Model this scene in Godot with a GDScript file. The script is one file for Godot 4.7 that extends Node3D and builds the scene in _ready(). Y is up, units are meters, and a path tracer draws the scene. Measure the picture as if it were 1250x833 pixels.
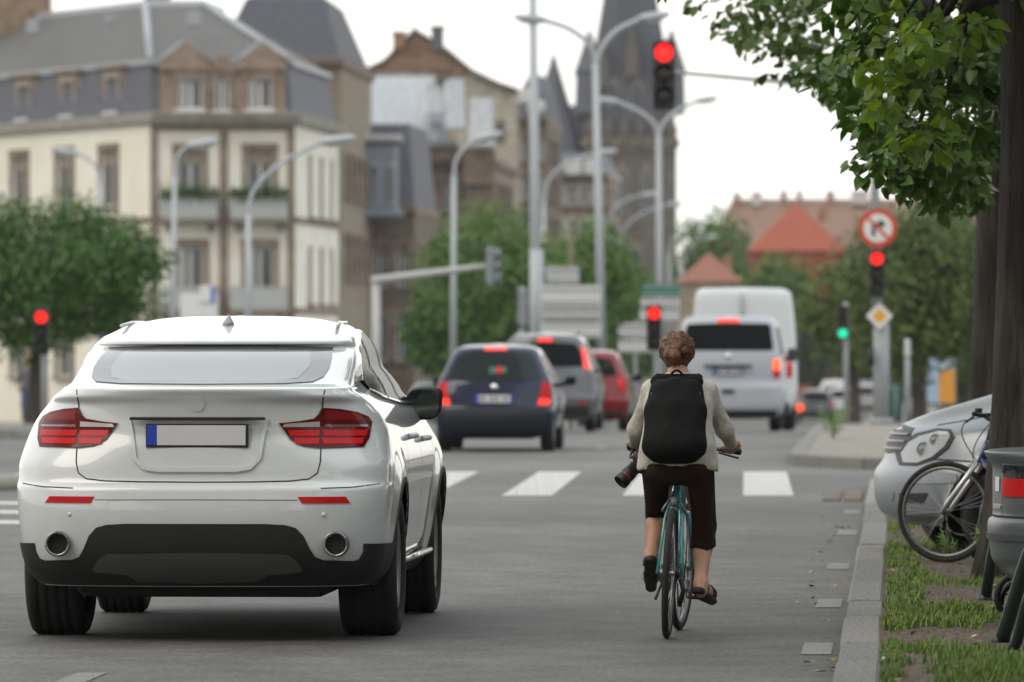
extends Node3D
# A tele view down a tree-lined avenue: white coupe SUV, cyclist, queue at the lights, old houses and a church behind.
const F := 8300.0          # pixels per unit of x/depth in the 1250-pixel picture
const EYE := 1.57          # eye height
const HOR := 412.0         # picture row of the horizon
const AL := 0.0566         # heading of the avenue, to the right of the view axis
var rng := RandomNumberGenerator.new()
var M := {}
var used := {}
var tex_cache := {}

# ---------- places ----------
func gy(d: float) -> float:                         # the avenue falls away gently beyond the junction
	return -0.0125 * clampf(d - 112.0, 0.0, 176.0)
func at(px: float, py: float, d: float) -> Vector3:
	return Vector3((px - 625.0) * d / F, EYE - (py - HOR) * d / F, -d)
func foot(px: float, d: float, h := 0.0) -> Vector3:   # a point on the ground
	return Vector3((px - 625.0) * d / F, gy(d) + h, -d)
func road(u: float, v: float, y := 0.0) -> Vector3:    # u across, v along the avenue
	return Vector3(u * cos(AL) + v * sin(AL), y, u * sin(AL) - v * cos(AL))

# ---------- materials ----------
func lin(r: float, g: float, b: float) -> Color:
	return Color(r, g, b).linear_to_srgb()
func mat(key: String, c: Color, rough := 0.7, metal := 0.0, more := {}) -> StandardMaterial3D:
	if M.has(key): return M[key]
	var m := StandardMaterial3D.new()
	m.resource_name = key
	m.albedo_color = c.linear_to_srgb() if not more.get("srgb", false) else c
	m.albedo_color.a = c.a
	m.roughness = rough
	m.metallic = metal
	if more.has("coat"):
		m.clearcoat_enabled = true; m.clearcoat = more.coat; m.clearcoat_roughness = 0.03
	if more.has("spec"): m.metallic_specular = more.spec
	if more.has("emit"):
		m.emission_enabled = true; m.emission = more.emit; m.emission_energy_multiplier = more.get("power", 1.0)
	if more.has("back"):
		m.backlight_enabled = true; m.backlight = more.back
	if more.has("vc"): m.vertex_color_use_as_albedo = true
	if more.has("rim"):
		m.rim_enabled = true; m.rim = more.rim; m.rim_tint = 0.5
	if more.has("tex"):
		m.albedo_texture = more.tex
		m.uv1_triplanar = more.get("tri", true)
		m.uv1_world_triplanar = more.get("world", false)
		m.uv1_scale = Vector3.ONE * float(more.get("scale", 1.0))
	if more.has("bump"):
		m.heightmap_enabled = true; m.heightmap_texture = more.bump; m.heightmap_scale = more.get("bump_cm", 0.3)
	if more.has("relief"):
		m.normal_enabled = true; m.normal_texture = more.relief; m.normal_scale = more.get("deep", 1.0)
		if not more.has("tex"):
			m.uv1_triplanar = true; m.uv1_scale = Vector3.ONE * float(more.get("scale", 1.0))
	M[key] = m
	return m
func relief(key: String, freq: float, octaves := 4, size := 256, strength := 6.0, stretch := 1.0, ridged := false) -> ImageTexture:      # a normal map of folds or grain
	if tex_cache.has(key): return tex_cache[key]
	var n := FastNoiseLite.new()
	n.seed = 13; n.frequency = freq; n.fractal_octaves = octaves
	n.noise_type = FastNoiseLite.TYPE_SIMPLEX_SMOOTH
	if ridged: n.fractal_type = FastNoiseLite.FRACTAL_RIDGED
	var a := n.get_seamless_image(size, int(size / stretch))
	if stretch != 1.0: a.resize(size, size, Image.INTERPOLATE_CUBIC)
	a.convert(Image.FORMAT_RGBA8)
	a.bump_map_to_normal_map(strength)
	a.generate_mipmaps()
	tex_cache[key] = ImageTexture.create_from_image(a)
	return tex_cache[key]
# grain: a grey texture round 1.0 that multiplies the albedo colour
func grain(key: String, freq: float, lo: float, hi: float, octaves := 4, size := 256, warm := 0.0, seed_ := 3, stretch := 1.0) -> ImageTexture:
	if tex_cache.has(key): return tex_cache[key]
	var n := FastNoiseLite.new()
	n.seed = seed_; n.frequency = freq; n.fractal_octaves = octaves
	n.noise_type = FastNoiseLite.TYPE_SIMPLEX_SMOOTH
	var a := n.get_seamless_image(size, int(size / stretch))
	if stretch != 1.0: a.resize(size, size, Image.INTERPOLATE_BILINEAR)
	var im := Image.create(size, size, true, Image.FORMAT_RGB8)
	for y in size:
		for x in size:
			var t := a.get_pixel(x, y).r
			var v := lerpf(lo, hi, t)
			im.set_pixel(x, y, Color(clampf(v * (1.0 + warm * (0.5 - t)), 0, 1), clampf(v, 0, 1), clampf(v * (1.0 - warm * (0.5 - t)), 0, 1)))
	im.generate_mipmaps()
	var t2 := ImageTexture.create_from_image(im)
	tex_cache[key] = t2
	return t2

# ---------- nodes ----------
func numbered(called: String) -> String:
	if not used.has(called):
		used[called] = 0
		return called
	used[called] += 1
	return "%s_%03d" % [called, used[called]]
func tag(o: Node, label: String, category: String, group := "") -> Node:
	o.set_meta("label", label); o.set_meta("category", category)
	if group != "": o.set_meta("group", group)
	return o
func thing(called: String, label: String, category: String, where := Vector3.ZERO, turn := 0.0, group := "") -> Node3D:
	var o := Node3D.new()
	o.name = numbered(called)
	add_child(o)
	o.position = where
	o.rotation.y = turn
	tag(o, label, category, group)
	return o
func put(called: String, mesh: Mesh, m: Material, parent: Node, where := Vector3.ZERO) -> MeshInstance3D:
	var o := MeshInstance3D.new()
	o.name = called if parent != self else numbered(called)
	o.mesh = mesh
	if m: o.material_override = m
	parent.add_child(o, true)
	o.position = where
	return o
func obj(called: String, st: SurfaceTool, m: Material, parent: Node) -> MeshInstance3D:
	st.generate_normals()
	return put(called, st.commit(), m, parent)
func ground_piece(called: String, st: SurfaceTool, m: Material) -> MeshInstance3D:
	var o := obj(called, st, m, self)
	o.set_meta("kind", "structure")
	return o
func flat() -> SurfaceTool:
	var st := SurfaceTool.new(); st.begin(Mesh.PRIMITIVE_TRIANGLES); st.set_smooth_group(-1); return st
func smooth() -> SurfaceTool:
	var st := SurfaceTool.new(); st.begin(Mesh.PRIMITIVE_TRIANGLES); st.set_smooth_group(0); return st

# ---------- shapes ----------
func tri(st: SurfaceTool, a: Vector3, b: Vector3, c: Vector3) -> void:
	st.add_vertex(a); st.add_vertex(b); st.add_vertex(c)
func quad(st: SurfaceTool, a: Vector3, b: Vector3, c: Vector3, d: Vector3) -> void:
	st.add_vertex(a); st.add_vertex(b); st.add_vertex(c)
	st.add_vertex(a); st.add_vertex(c); st.add_vertex(d)
# box with chamfered edges (c = 0: plain)
func box(st: SurfaceTool, o: Vector3, s: Vector3, c := 0.0, b := Basis.IDENTITY) -> void:
	var h := s * 0.5
	if c <= 0.0:
		var p := []
		for i in 8: p.append(o + b * Vector3(h.x * (1 if i & 1 else -1), h.y * (1 if i & 2 else -1), h.z * (1 if i & 4 else -1)))
		for f in [[0, 1, 3, 2], [5, 4, 6, 7], [4, 0, 2, 6], [1, 5, 7, 3], [2, 3, 7, 6], [4, 5, 1, 0]]:
			quad(st, p[f[0]], p[f[3]], p[f[2]], p[f[1]])
		return
	var cc := minf(c, minf(h.x, minf(h.y, h.z)) * 0.95)
	# an octagonal sweep: rows along y with rounded-corner rectangle outline
	var rows := [[-h.y, cc], [-h.y + cc, 0.0], [h.y - cc, 0.0], [h.y, cc]]
	var rings := []
	for r in rows:
		var hx: float = h.x - r[1]
		var hz: float = h.z - r[1]
		var k: float = minf(cc, minf(hx, hz) * 0.9)
		var ring := []
		for q in [[hx, -hz + k], [hx, hz - k], [hx - k, hz], [-hx + k, hz], [-hx, hz - k], [-hx, -hz + k], [-hx + k, -hz], [hx - k, -hz]]:
			ring.append(o + b * Vector3(q[0], r[0], q[1]))
		rings.append(ring)
	loft(st, rings, true, true)
# rings of equal length joined one to the next
func loft(st: SurfaceTool, rings: Array, closed := true, caps := false) -> void:
	var n: int = rings[0].size()
	for i in rings.size() - 1:
		for j in (n if closed else n - 1):
			var k := (j + 1) % n
			quad(st, rings[i][j], rings[i][k], rings[i + 1][k], rings[i + 1][j])
	if caps:
		for e in [0, rings.size() - 1]:
			var c := Vector3.ZERO
			for p in rings[e]: c += p
			c /= n
			for j in n:
				if e == 0: tri(st, c, rings[e][(j + 1) % n], rings[e][j])
				else: tri(st, c, rings[e][j], rings[e][(j + 1) % n])
# tapered tube along a path
func tube(st: SurfaceTool, path: Array, radii, n := 8, caps := true) -> void:
	var rings := []
	var up := Vector3.UP
	for i in path.size():
		var t: Vector3
		if i == 0: t = path[1] - path[0]
		elif i == path.size() - 1: t = path[i] - path[i - 1]
		else: t = (path[i + 1] - path[i]).normalized() + (path[i] - path[i - 1]).normalized()
		t = t.normalized()
		if i == 0: up = Vector3.RIGHT if absf(t.y) > 0.9 else Vector3.UP
		var a := t.cross(up).normalized()
		if a.length() < 0.5: a = t.cross(Vector3.FORWARD).normalized()
		var b := a.cross(t).normalized()
		up = b
		var r: float = radii[i] if radii is Array else radii
		var ring := []
		for k in n:
			var w := TAU * k / n
			ring.append(path[i] + a * cos(w) * r + b * sin(w) * r)
		rings.append(ring)
	loft(st, rings, true, caps)
# profile points (r, y) turned about an axis through o
func lathe(st: SurfaceTool, prof: Array, n := 24, o := Vector3.ZERO, b := Basis.IDENTITY, close := false) -> void:
	var rings := []
	for p in prof:
		var ring := []
		for k in n:
			var w := TAU * k / n
			ring.append(o + b * Vector3(cos(w) * p[0], p[1], sin(w) * p[0]))
		rings.append(ring)
	if close: rings.append(rings[0])
	loft(st, rings, true, false)
func bez(a: Vector3, b: Vector3, c: Vector3, d: Vector3, n := 8) -> Array:
	var out := []
	for i in n + 1:
		out.append(a.bezier_interpolate(b, c, d, float(i) / n))
	return out
# flat outline given a thickness: the outline lies in the plane (ax, ay) at o, thickness along -(ax x ay)
func plate(st: SurfaceTool, poly: PackedVector2Array, o: Vector3, ax: Vector3, ay: Vector3, thick: float) -> void:
	var nrm := ax.cross(ay).normalized() * thick
	var idx := Geometry2D.triangulate_polygon(poly)
	for i in range(0, idx.size(), 3):
		var q := []
		for k in 3: q.append(o + ax * poly[idx[i + k]].x + ay * poly[idx[i + k]].y)
		tri(st, q[0], q[1], q[2])
		tri(st, q[0] - nrm, q[2] - nrm, q[1] - nrm)
	for i in poly.size():
		var a := o + ax * poly[i].x + ay * poly[i].y
		var j := (i + 1) % poly.size()
		var b := o + ax * poly[j].x + ay * poly[j].y
		quad(st, a, b, b - nrm, a - nrm)
func disc(r: float, n := 24, c := Vector2.ZERO) -> PackedVector2Array:
	var p := PackedVector2Array()
	for k in n: p.append(c + Vector2(cos(TAU * k / n), sin(TAU * k / n)) * r)
	return p
func pv(a: Array) -> PackedVector2Array:
	var p := PackedVector2Array()
	for q in a: p.append(Vector2(q[0], q[1]))
	return p
func mirrored(p: PackedVector2Array) -> PackedVector2Array:
	var q := PackedVector2Array()
	for i in range(p.size() - 1, -1, -1): q.append(Vector2(-p[i].x, p[i].y))
	return q
func both_halves(p: PackedVector2Array) -> PackedVector2Array:   # right half outline from the middle to the middle
	var q := p.duplicate()
	for i in range(p.size() - 1, -1, -1):
		if p[i].x > 0.0001: q.append(Vector2(-p[i].x, p[i].y))
	return q
# an outline cut into cells and laid on a curved surface given by fn(point, offset); skirt > 0 adds an edge down to the surface
func patch(st: SurfaceTool, poly: PackedVector2Array, step: float, fn: Callable, off: float, skirt := 0.0) -> void:
	var lo := poly[0]
	var hi := poly[0]
	for p in poly:
		lo = lo.min(p); hi = hi.max(p)
	var nx := maxi(1, ceili((hi.x - lo.x) / step))
	var ny := maxi(1, ceili((hi.y - lo.y) / step))
	var sx := (hi.x - lo.x) / nx
	var sy := (hi.y - lo.y) / ny
	for i in nx:
		for j in ny:
			var c := PackedVector2Array([lo + Vector2(sx * i, sy * j), lo + Vector2(sx * (i + 1), sy * j), lo + Vector2(sx * (i + 1), sy * (j + 1)), lo + Vector2(sx * i, sy * (j + 1))])
			for piece in Geometry2D.intersect_polygons(c, poly):
				if Geometry2D.is_polygon_clockwise(piece): continue
				var idx := Geometry2D.triangulate_polygon(piece)
				for k in range(0, idx.size(), 3):
					st.add_vertex(fn.call(piece[idx[k]], off)); st.add_vertex(fn.call(piece[idx[k + 1]], off)); st.add_vertex(fn.call(piece[idx[k + 2]], off))
	if skirt > 0.0:
		for i in poly.size():
			var a := poly[i]
			var b := poly[(i + 1) % poly.size()]
			var m := maxi(1, ceili(a.distance_to(b) / step))
			for k in m:
				var p := a.lerp(b, float(k) / m)
				var q := a.lerp(b, float(k + 1) / m)
				quad(st, fn.call(p, off), fn.call(q, off), fn.call(q, off - skirt), fn.call(p, off - skirt))
func strip(pts: Array, w: float) -> PackedVector2Array:   # a thin band along a polyline
	var l := PackedVector2Array()
	var r := PackedVector2Array()
	for i in pts.size():
		var p := Vector2(pts[i][0], pts[i][1])
		var a := Vector2(pts[maxi(i - 1, 0)][0], pts[maxi(i - 1, 0)][1])
		var b := Vector2(pts[mini(i + 1, pts.size() - 1)][0], pts[mini(i + 1, pts.size() - 1)][1])
		var n := (b - a).normalized().orthogonal() * w * 0.5
		l.append(p + n); r.insert(0, p - n)
	l.append_array(r)
	return l

# ---------- soft bodies: bones with radii joined by a smooth union, meshed as surface nets ----------
# bone: [a, b, ra, rb]; cut: callable(p) -> signed distance that is kept below zero
func nets(st: SurfaceTool, bones: Array, cell: float, k: float, cut = null) -> void:
	var lo := Vector3(1e9, 1e9, 1e9)
	var hi := -lo
	for q in bones:
		var r := maxf(q[2], q[3]) + 3.0 * cell + k
		lo = lo.min(q[0] - Vector3.ONE * r).min(q[1] - Vector3.ONE * r)
		hi = hi.max(q[0] + Vector3.ONE * r).max(q[1] + Vector3.ONE * r)
	var nx := ceili((hi.x - lo.x) / cell) + 1
	var ny := ceili((hi.y - lo.y) / cell) + 1
	var nz := ceili((hi.z - lo.z) / cell) + 1
	var f := PackedFloat32Array()
	f.resize(nx * ny * nz)
	for q in bones:
		var a: Vector3 = q[0]
		var b: Vector3 = q[1]
		var ra: float = q[2]
		var rb: float = q[3]
		var reach := maxf(ra, rb) + 4.0 * k + cell
		var l0 := (a.min(b) - Vector3.ONE * reach - lo) / cell
		var l1 := (a.max(b) + Vector3.ONE * reach - lo) / cell
		var ab := b - a
		var len2 := maxf(ab.length_squared(), 1e-9)
		for iz in range(maxi(0, int(l0.z)), mini(nz, int(l1.z) + 1)):
			for iy in range(maxi(0, int(l0.y)), mini(ny, int(l1.y) + 1)):
				var row := (iz * ny + iy) * nx
				for ix in range(maxi(0, int(l0.x)), mini(nx, int(l1.x) + 1)):
					var p := lo + Vector3(ix, iy, iz) * cell - a
					var t := clampf(p.dot(ab) / len2, 0.0, 1.0)
					var d := (p - ab * t).length() - lerpf(ra, rb, t)
					if d < 5.0 * k: f[row + ix] += exp(minf(-d / k, 30.0))
	for i in f.size(): f[i] = -k * log(f[i] + 1e-7)
	if cut != null:
		for iz in nz:
			for iy in ny:
				var row := (iz * ny + iy) * nx
				for ix in nx:
					if f[row + ix] < 2.0 * cell: f[row + ix] = maxf(f[row + ix], cut.call(lo + Vector3(ix, iy, iz) * cell))
	var vid := {}
	var verts := []
	var sxy := nx * ny
	var offs := [0, 1, nx, nx + 1, sxy, sxy + 1, sxy + nx, sxy + nx + 1]
	var edges := [[0, 1], [2, 3], [4, 5], [6, 7], [0, 2], [1, 3], [4, 6], [5, 7], [0, 4], [1, 5], [2, 6], [3, 7]]
	for iz in nz - 1:
		for iy in ny - 1:
			var row := (iz * ny + iy) * nx
			for ix in nx - 1:
				var i := row + ix
				var s0 := f[i] < 0.0
				if s0 == (f[i + 1] < 0.0) and s0 == (f[i + nx] < 0.0) and s0 == (f[i + nx + 1] < 0.0) and s0 == (f[i + sxy] < 0.0) and s0 == (f[i + sxy + 1] < 0.0) and s0 == (f[i + sxy + nx] < 0.0) and s0 == (f[i + sxy + nx + 1] < 0.0): continue
				var c := Vector3.ZERO
				var n := 0
				for e in edges:
					var fa := f[i + offs[e[0]]]
					var fb := f[i + offs[e[1]]]
					if (fa < 0.0) == (fb < 0.0): continue
					var t := fa / (fa - fb)
					var e0 := Vector3(e[0] & 1, (e[0] >> 1) & 1, e[0] >> 2)
					var e1 := Vector3(e[1] & 1, (e[1] >> 1) & 1, e[1] >> 2)
					c += e0.lerp(e1, t); n += 1
				vid[i] = verts.size()
				verts.append(lo + (Vector3(ix, iy, iz) + c / n) * cell)
	for i in vid:
		var s0 := f[i] < 0.0
		for ax in 3:
			var step: int = [1, nx, sxy][ax]
			if s0 == (f[i + step] < 0.0): continue
			var u: int = [nx, sxy, 1][ax]
			var v: int = [sxy, 1, nx][ax]
			if not (vid.has(i - u) and vid.has(i - v) and vid.has(i - u - v)): continue
			var a: Vector3 = verts[vid[i]]
			var b: Vector3 = verts[vid[i - u]]
			var c: Vector3 = verts[vid[i - u - v]]
			var d: Vector3 = verts[vid[i - v]]
			if s0: quad(st, a, d, c, b)
			else: quad(st, a, b, c, d)

func set_camera_and_light() -> void:
	var cam := Camera3D.new()
	cam.name = "camera"
	add_child(cam)
	cam.position = Vector3(0, EYE, 0)
	cam.rotation.x = -4.5 / F
	cam.keep_aspect = Camera3D.KEEP_HEIGHT
	cam.fov = rad_to_deg(2.0 * atan(416.5 / F))
	cam.near = 0.5
	cam.far = 4000.0
	var ca := CameraAttributesPhysical.new()      # a long lens focused on the rider and the white car
	ca.frustum_focal_length = 239.1
	ca.frustum_focus_distance = 36.0
	ca.exposure_aperture = 4.8
	ca.frustum_near = 0.5
	ca.frustum_far = 4000.0
	cam.attributes = ca
	cam.current = true
	var env := Environment.new()
	env.background_mode = Environment.BG_SKY
	var sm := ProceduralSkyMaterial.new()         # bright, even overcast
	sm.sky_top_color = Color(0.95, 0.98, 1.0)
	sm.sky_horizon_color = Color(1.0, 0.985, 0.95)
	sm.sky_curve = 0.25
	sm.ground_bottom_color = Color(0.36, 0.35, 0.34)
	sm.ground_horizon_color = Color(0.5, 0.49, 0.47)
	sm.energy_multiplier = 1.52
	sm.sun_angle_max = 1.0
	var sky := Sky.new()
	sky.sky_material = sm
	env.sky = sky
	env.tonemap_mode = Environment.TONE_MAPPER_LINEAR
	env.tonemap_exposure = 1.0
	env.fog_enabled = true                        # light summer haze down the avenue
	env.fog_density = 0.00012
	env.fog_light_color = Color(0.93, 0.95, 0.98)
	env.sdfgi_enabled = true
	env.ssao_enabled = true
	env.ssil_enabled = true
	var we := WorldEnvironment.new()
	we.name = "environment"
	we.environment = env
	add_child(we)
	var sun := DirectionalLight3D.new()           # the sun behind cloud: high, from the left and behind
	sun.name = "veiled_sun"
	add_child(sun)
	sun.rotation = Vector3(deg_to_rad(-48), deg_to_rad(-52), 0)
	sun.light_color = Color(1.0, 0.97, 0.92)
	sun.light_energy = 0.5
	sun.light_angular_distance = 40.0
	sun.shadow_enabled = true

func _ready() -> void:
	rng.seed = 20240611
	set_camera_and_light()
	build_all()

func build_all() -> void:
	setting()
	town()
	terrace()
	greenery_after()
func greenery_after() -> void:
	near_trees()
	greenery()
	lamps()
	signals()
	boards()
	right_bits()
	traffic()
	white_suv()
	var p := foot(814, 35.4)
	var turn := -0.0857
	ridden_bicycle(p, turn, -0.045)
	cyclist(p, turn)
	backpack(p, turn)
	hand_camera(p, turn)
	racks()
	parked_bicycle()
	pedestrian()

# ---------- ground, road, kerb, verge ----------
func sheet(u0: float, u1: float, v0: float, v1: float, h: float, du: float, dv: float, uv := 4.0) -> SurfaceTool:      # a sheet in avenue coordinates that follows the fall of the ground
	var st := smooth()
	var nu := maxi(1, ceili((u1 - u0) / du))
	var nv := maxi(1, ceili((v1 - v0) / dv))
	for j in nv:
		for i in nu:
			var q := []
			for c in [[0, 0], [1, 0], [1, 1], [0, 1]]:
				var u := lerpf(u0, u1, float(i + c[0]) / nu)
				var v := lerpf(v0, v1, float(j + c[1]) / nv)
				var p := road(u, v)
				p.y = gy(-p.z) + h
				q.append([p, Vector2(u, v)])
			for k in [0, 3, 2, 0, 2, 1]:
				st.set_uv(q[k][1] / uv); st.set_uv2(q[k][1] / 37.0)
				st.add_vertex(q[k][0])
	return st
func asphalt_tex() -> ImageTexture:
	var n := FastNoiseLite.new()
	n.seed = 11; n.frequency = 0.16; n.noise_type = FastNoiseLite.TYPE_SIMPLEX_SMOOTH; n.fractal_octaves = 3
	var a := n.get_seamless_image(512, 512)
	var n2 := FastNoiseLite.new()
	n2.seed = 12; n2.frequency = 0.011; n2.fractal_octaves = 4
	var b := n2.get_seamless_image(512, 512)
	var rg := RandomNumberGenerator.new()
	rg.seed = 31
	var im := Image.create(512, 512, true, Image.FORMAT_RGB8)
	for y in 512:
		for x in 512:
			var v := 0.60 + 0.40 * (a.get_pixel(x, y).r - 0.5) + 0.16 * (b.get_pixel(x, y).r - 0.5) + rg.randf_range(-0.05, 0.05)
			if rg.randf() < 0.012: v += 0.16
			im.set_pixel(x, y, Color(v, v * 0.992, v * 0.98))
	im.generate_mipmaps()
	return ImageTexture.create_from_image(im)
func patches_tex() -> ImageTexture:      # old repairs, tyre polish and drips, as broad tone differences of the surfacing
	var im := Image.create(256, 256, true, Image.FORMAT_RGB8)
	var n := FastNoiseLite.new()
	n.seed = 5; n.frequency = 0.016; n.fractal_octaves = 5
	var a := n.get_seamless_image(256, 256)
	for y in 256:
		for x in 256:
			var v := 0.86 + 0.30 * (a.get_pixel(x, y).r - 0.5)
			im.set_pixel(x, y, Color(v, v, v))
	im.generate_mipmaps()
	return ImageTexture.create_from_image(im)
func marking(called: String, parent: Node, pts: Array, m: Material, h := 0.004) -> void:      # painted shape, corners in avenue coordinates
	var st := flat()
	var q := []
	for p in pts:
		var w := road(p[0], p[1]); w.y = gy(-w.z) + h
		q.append(w)
	quad(st, q[0], q[3], q[2], q[1])
	obj(called, st, m, parent)
func setting() -> void:
	var asphalt := mat("asphalt", Color(0.36, 0.354, 0.342), 0.75)
	asphalt.albedo_texture = asphalt_tex()
	asphalt.detail_enabled = true; asphalt.detail_albedo = patches_tex(); asphalt.detail_blend_mode = BaseMaterial3D.BLEND_MODE_MUL; asphalt.detail_uv_layer = BaseMaterial3D.DETAIL_UV_2
	asphalt.metallic_specular = 0.5
	ground_piece("ground", sheet(-900, 900, -60, 2200, -0.03, 300, 20), mat("far_ground", Color(0.11, 0.115, 0.09), 0.95, 0.0, {"tex": grain("earth_far", 0.03, 0.7, 1.0, 4, 128), "scale": 0.05, "world": true}))
	var rd := ground_piece("road", sheet(-60, 60, -20, 620, 0.0, 20, 8), asphalt)
	# markings
	var paint_ := mat("road_paint", Color(0.62, 0.62, 0.60), 0.7, 0.0, {"tex": grain("worn_paint", 0.05, 0.55, 1.12, 4, 256, 0.0, 21), "scale": 1.3, "world": true})
	var worn := mat("worn_road_paint", Color(0.33, 0.325, 0.305), 0.7, 0.0, {"tex": grain("worn_paint2", 0.09, 0.45, 1.05, 4, 256, 0.0, 22), "scale": 2.2, "world": true})
	for k in range(-5, 3):      # zebra crossing
		var x0 := 2.285 + (k - 2) * 1.195
		var a := Vector2(x0, 67.3)
		var q := []
		for c in [[0.0, 67.2, 0.0], [0.50, 67.2, 0.0], [0.50, 79.3, 0.42], [0.0, 79.3, 0.42]]:
			var xx: float = x0 + c[0] + c[2]
			var zz: float = c[1]
			q.append([xx * cos(AL) - zz * sin(AL), xx * sin(AL) + zz * cos(AL)])
		marking("zebra_stripe", rd, q, paint_)
	for v in [28.0, 34.25, 40.1, 46.6, 54.6, 61.2]: marking("edge_dash", rd, [[-0.475, v - 0.65], [-0.325, v - 0.65], [-0.325, v + 0.65], [-0.475, v + 0.65]], worn)
	for v in [30.4, 97.2, 110.0, 123.0]: marking("lane_dash", rd, [[-3.82 - (v - 30) * 0.007, v - 1.5], [-3.68 - (v - 30) * 0.007, v - 1.5], [-3.68 - (v - 30) * 0.007, v + 1.2], [-3.82 - (v - 30) * 0.007, v + 1.2]], worn)
	for v in [54.0, 57.2, 60.4, 63.6]: marking("hatch_bar", rd, [[-9.6, v], [-7.3, v - 0.6], [-7.3, v + 0.6], [-9.6, v + 1.2]], paint_)
	for v in [84.0, 90.0, 96.0]: marking("hatch_bar", rd, [[-6.6, v], [-6.45, v], [-6.45, v + 3.0], [-6.6, v + 3.0]], worn)
	# green cycle crossing and worn crossing bars at the side street
	marking("cycle_crossing", rd, [[0.3, 74.6], [9.0, 74.6], [9.0, 76.6], [0.3, 76.6]], mat("green_surfacing", Color(0.10, 0.16, 0.125), 0.9))
	marking("cycle_line", rd, [[-0.2, 77.0], [9.0, 77.0], [9.0, 78.2], [-0.2, 78.2]], worn)
	# low traffic island in the mouth of the side street, far side of the road
	var st := smooth()
	var ring0 := []
	var ring1 := []
	var ring2 := []
	for k in 24:
		var w := TAU * k / 24.0
		for e in [[1.0, 0.0, ring0], [0.98, 0.11, ring1], [0.8, 0.13, ring2]]:
			e[2].append(road(-11.4 + cos(w) * 2.6 * e[0], 70.5 + sin(w) * 2.6 * e[0], e[1]))
	loft(st, [ring0, ring1, ring2], true, true)
	ground_piece("traffic_island", st, mat("island_concrete", Color(0.2, 0.2, 0.17), 0.9))
	# verge
	var n := FastNoiseLite.new()
	n.seed = 77; n.frequency = 0.35; n.fractal_octaves = 4
	st = smooth()
	var nv := 220
	var nu := 34
	for j in nv:
		for i in nu:
			var q := []
			for c in [[0, 0], [1, 0], [1, 1], [0, 1]]:
				var u := -0.085 + pow(float(i + c[0]) / nu, 2.0) * 14.0
				var v := lerpf(4.0, 71.2, float(j + c[1]) / nv)
				q.append(road(u, v, 0.085 + 0.03 * n.get_noise_2d(u * 3.0, v * 2.0) * clampf((u + 0.085) * 8.0, 0, 1)))
			quad(st, q[0], q[3], q[2], q[1])
	var soil := mat("soil", Color(0.19, 0.135, 0.092), 0.97, 0.0, {"tex": grain("soil_grain", 0.05, 0.25, 1.1, 5, 512, 0.15, 41), "scale": 0.6, "world": true})
	ground_piece("verge", st, soil)
	# kerb stones
	var kerb := Node3D.new()
	kerb.name = "kerb"; add_child(kerb); kerb.set_meta("kind", "structure")
	var tones := []
	for k in 4: tones.append(mat("kerb_granite_%d" % k, [Color(0.27, 0.265, 0.255), Color(0.24, 0.237, 0.23), Color(0.29, 0.28, 0.265), Color(0.255, 0.25, 0.245)][k], 0.9, 0.0, {"tex": grain("granite", 0.09, 0.5, 1.1, 4, 256, 0.05, 51), "scale": 1.4, "world": true}))
	var rg := RandomNumberGenerator.new()
	rg.seed = 9
	var joints := [6.0, 9.0, 12.0, 15.0, 18.0, 21.0, 23.5, 26.0, 28.5, 31.0, 32.9, 36.1, 38.1, 41.2, 45.2, 48.3, 51.4, 54.6, 57.5, 60.4]
	for i in joints.size() - 1:
		st = flat()
		var ln: float = joints[i + 1] - joints[i] - 0.04
		box(st, Vector3.ZERO, Vector3(0.20, 0.22, ln), 0.016)
		var o := obj("kerb_stone", st, tones[i % 4], kerb)
		o.position = road(-0.175 + rg.randf_range(-0.008, 0.008), (joints[i] + joints[i + 1]) * 0.5, -0.012 + rg.randf_range(-0.006, 0.006))
		o.rotation.y = -AL + rg.randf_range(-0.0016, 0.0016)
	for i in 8:      # newer pale stones that sink towards the side street
		st = flat()
		box(st, Vector3.ZERO, Vector3(0.22, 0.22, 1.46), 0.016)
		var o := obj("kerb_stone", st, mat("kerb_pale", Color(0.42, 0.41, 0.38), 0.9, 0.0, {"tex": tex_cache["granite"], "scale": 1.4, "world": true}), kerb)
		o.position = road(-0.175, 61.2 + i * 1.5, -0.012 - 0.004 * i)
		o.rotation.y = -AL
	# red granite setts in the gutter by the side street
	for i in 4:
		for j in 2:
			st = flat()
			box(st, Vector3.ZERO, Vector3(0.19, 0.1, 0.95), 0.02)
			var o := obj("gutter_sett", st, mat("sett_red_%d" % ((i + j) % 2), [Color(0.24, 0.19, 0.165), Color(0.20, 0.17, 0.155)][(i + j) % 2], 0.9, 0.0, {"tex": tex_cache["granite"], "scale": 1.4, "world": true}), kerb)
			o.position = road(-0.42 - 0.21 * j, 65.5 + i * 1.0, -0.025 + rg.randf_range(-0.004, 0.004))
			o.rotation.y = -AL
	# pavement beyond the side street, with a rounded corner
	st = smooth()
	var top := mat("paving", Color(0.33, 0.315, 0.285), 0.92, 0.0, {"tex": grain("paving_grain", 0.05, 0.7, 1.05, 4, 256, 0.06, 61), "scale": 0.35, "world": true})
	var edge := []
	for k in 9:
		var w := PI / 2 * k / 8.0
		edge.append([4.2 - 5.5 * cos(w) + 0.05, 84.5 - 6.5 * sin(w)])
	edge.reverse()      # from the side street round to the avenue
	var inner := []
	for v in [92.0, 100.0, 112.0, 124.0, 140.0, 160.0, 200.0, 250.0, 300.0, 400.0, 600.0]: edge.append([-1.25, v])
	edge.push_front([30.0, 78.0])
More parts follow.
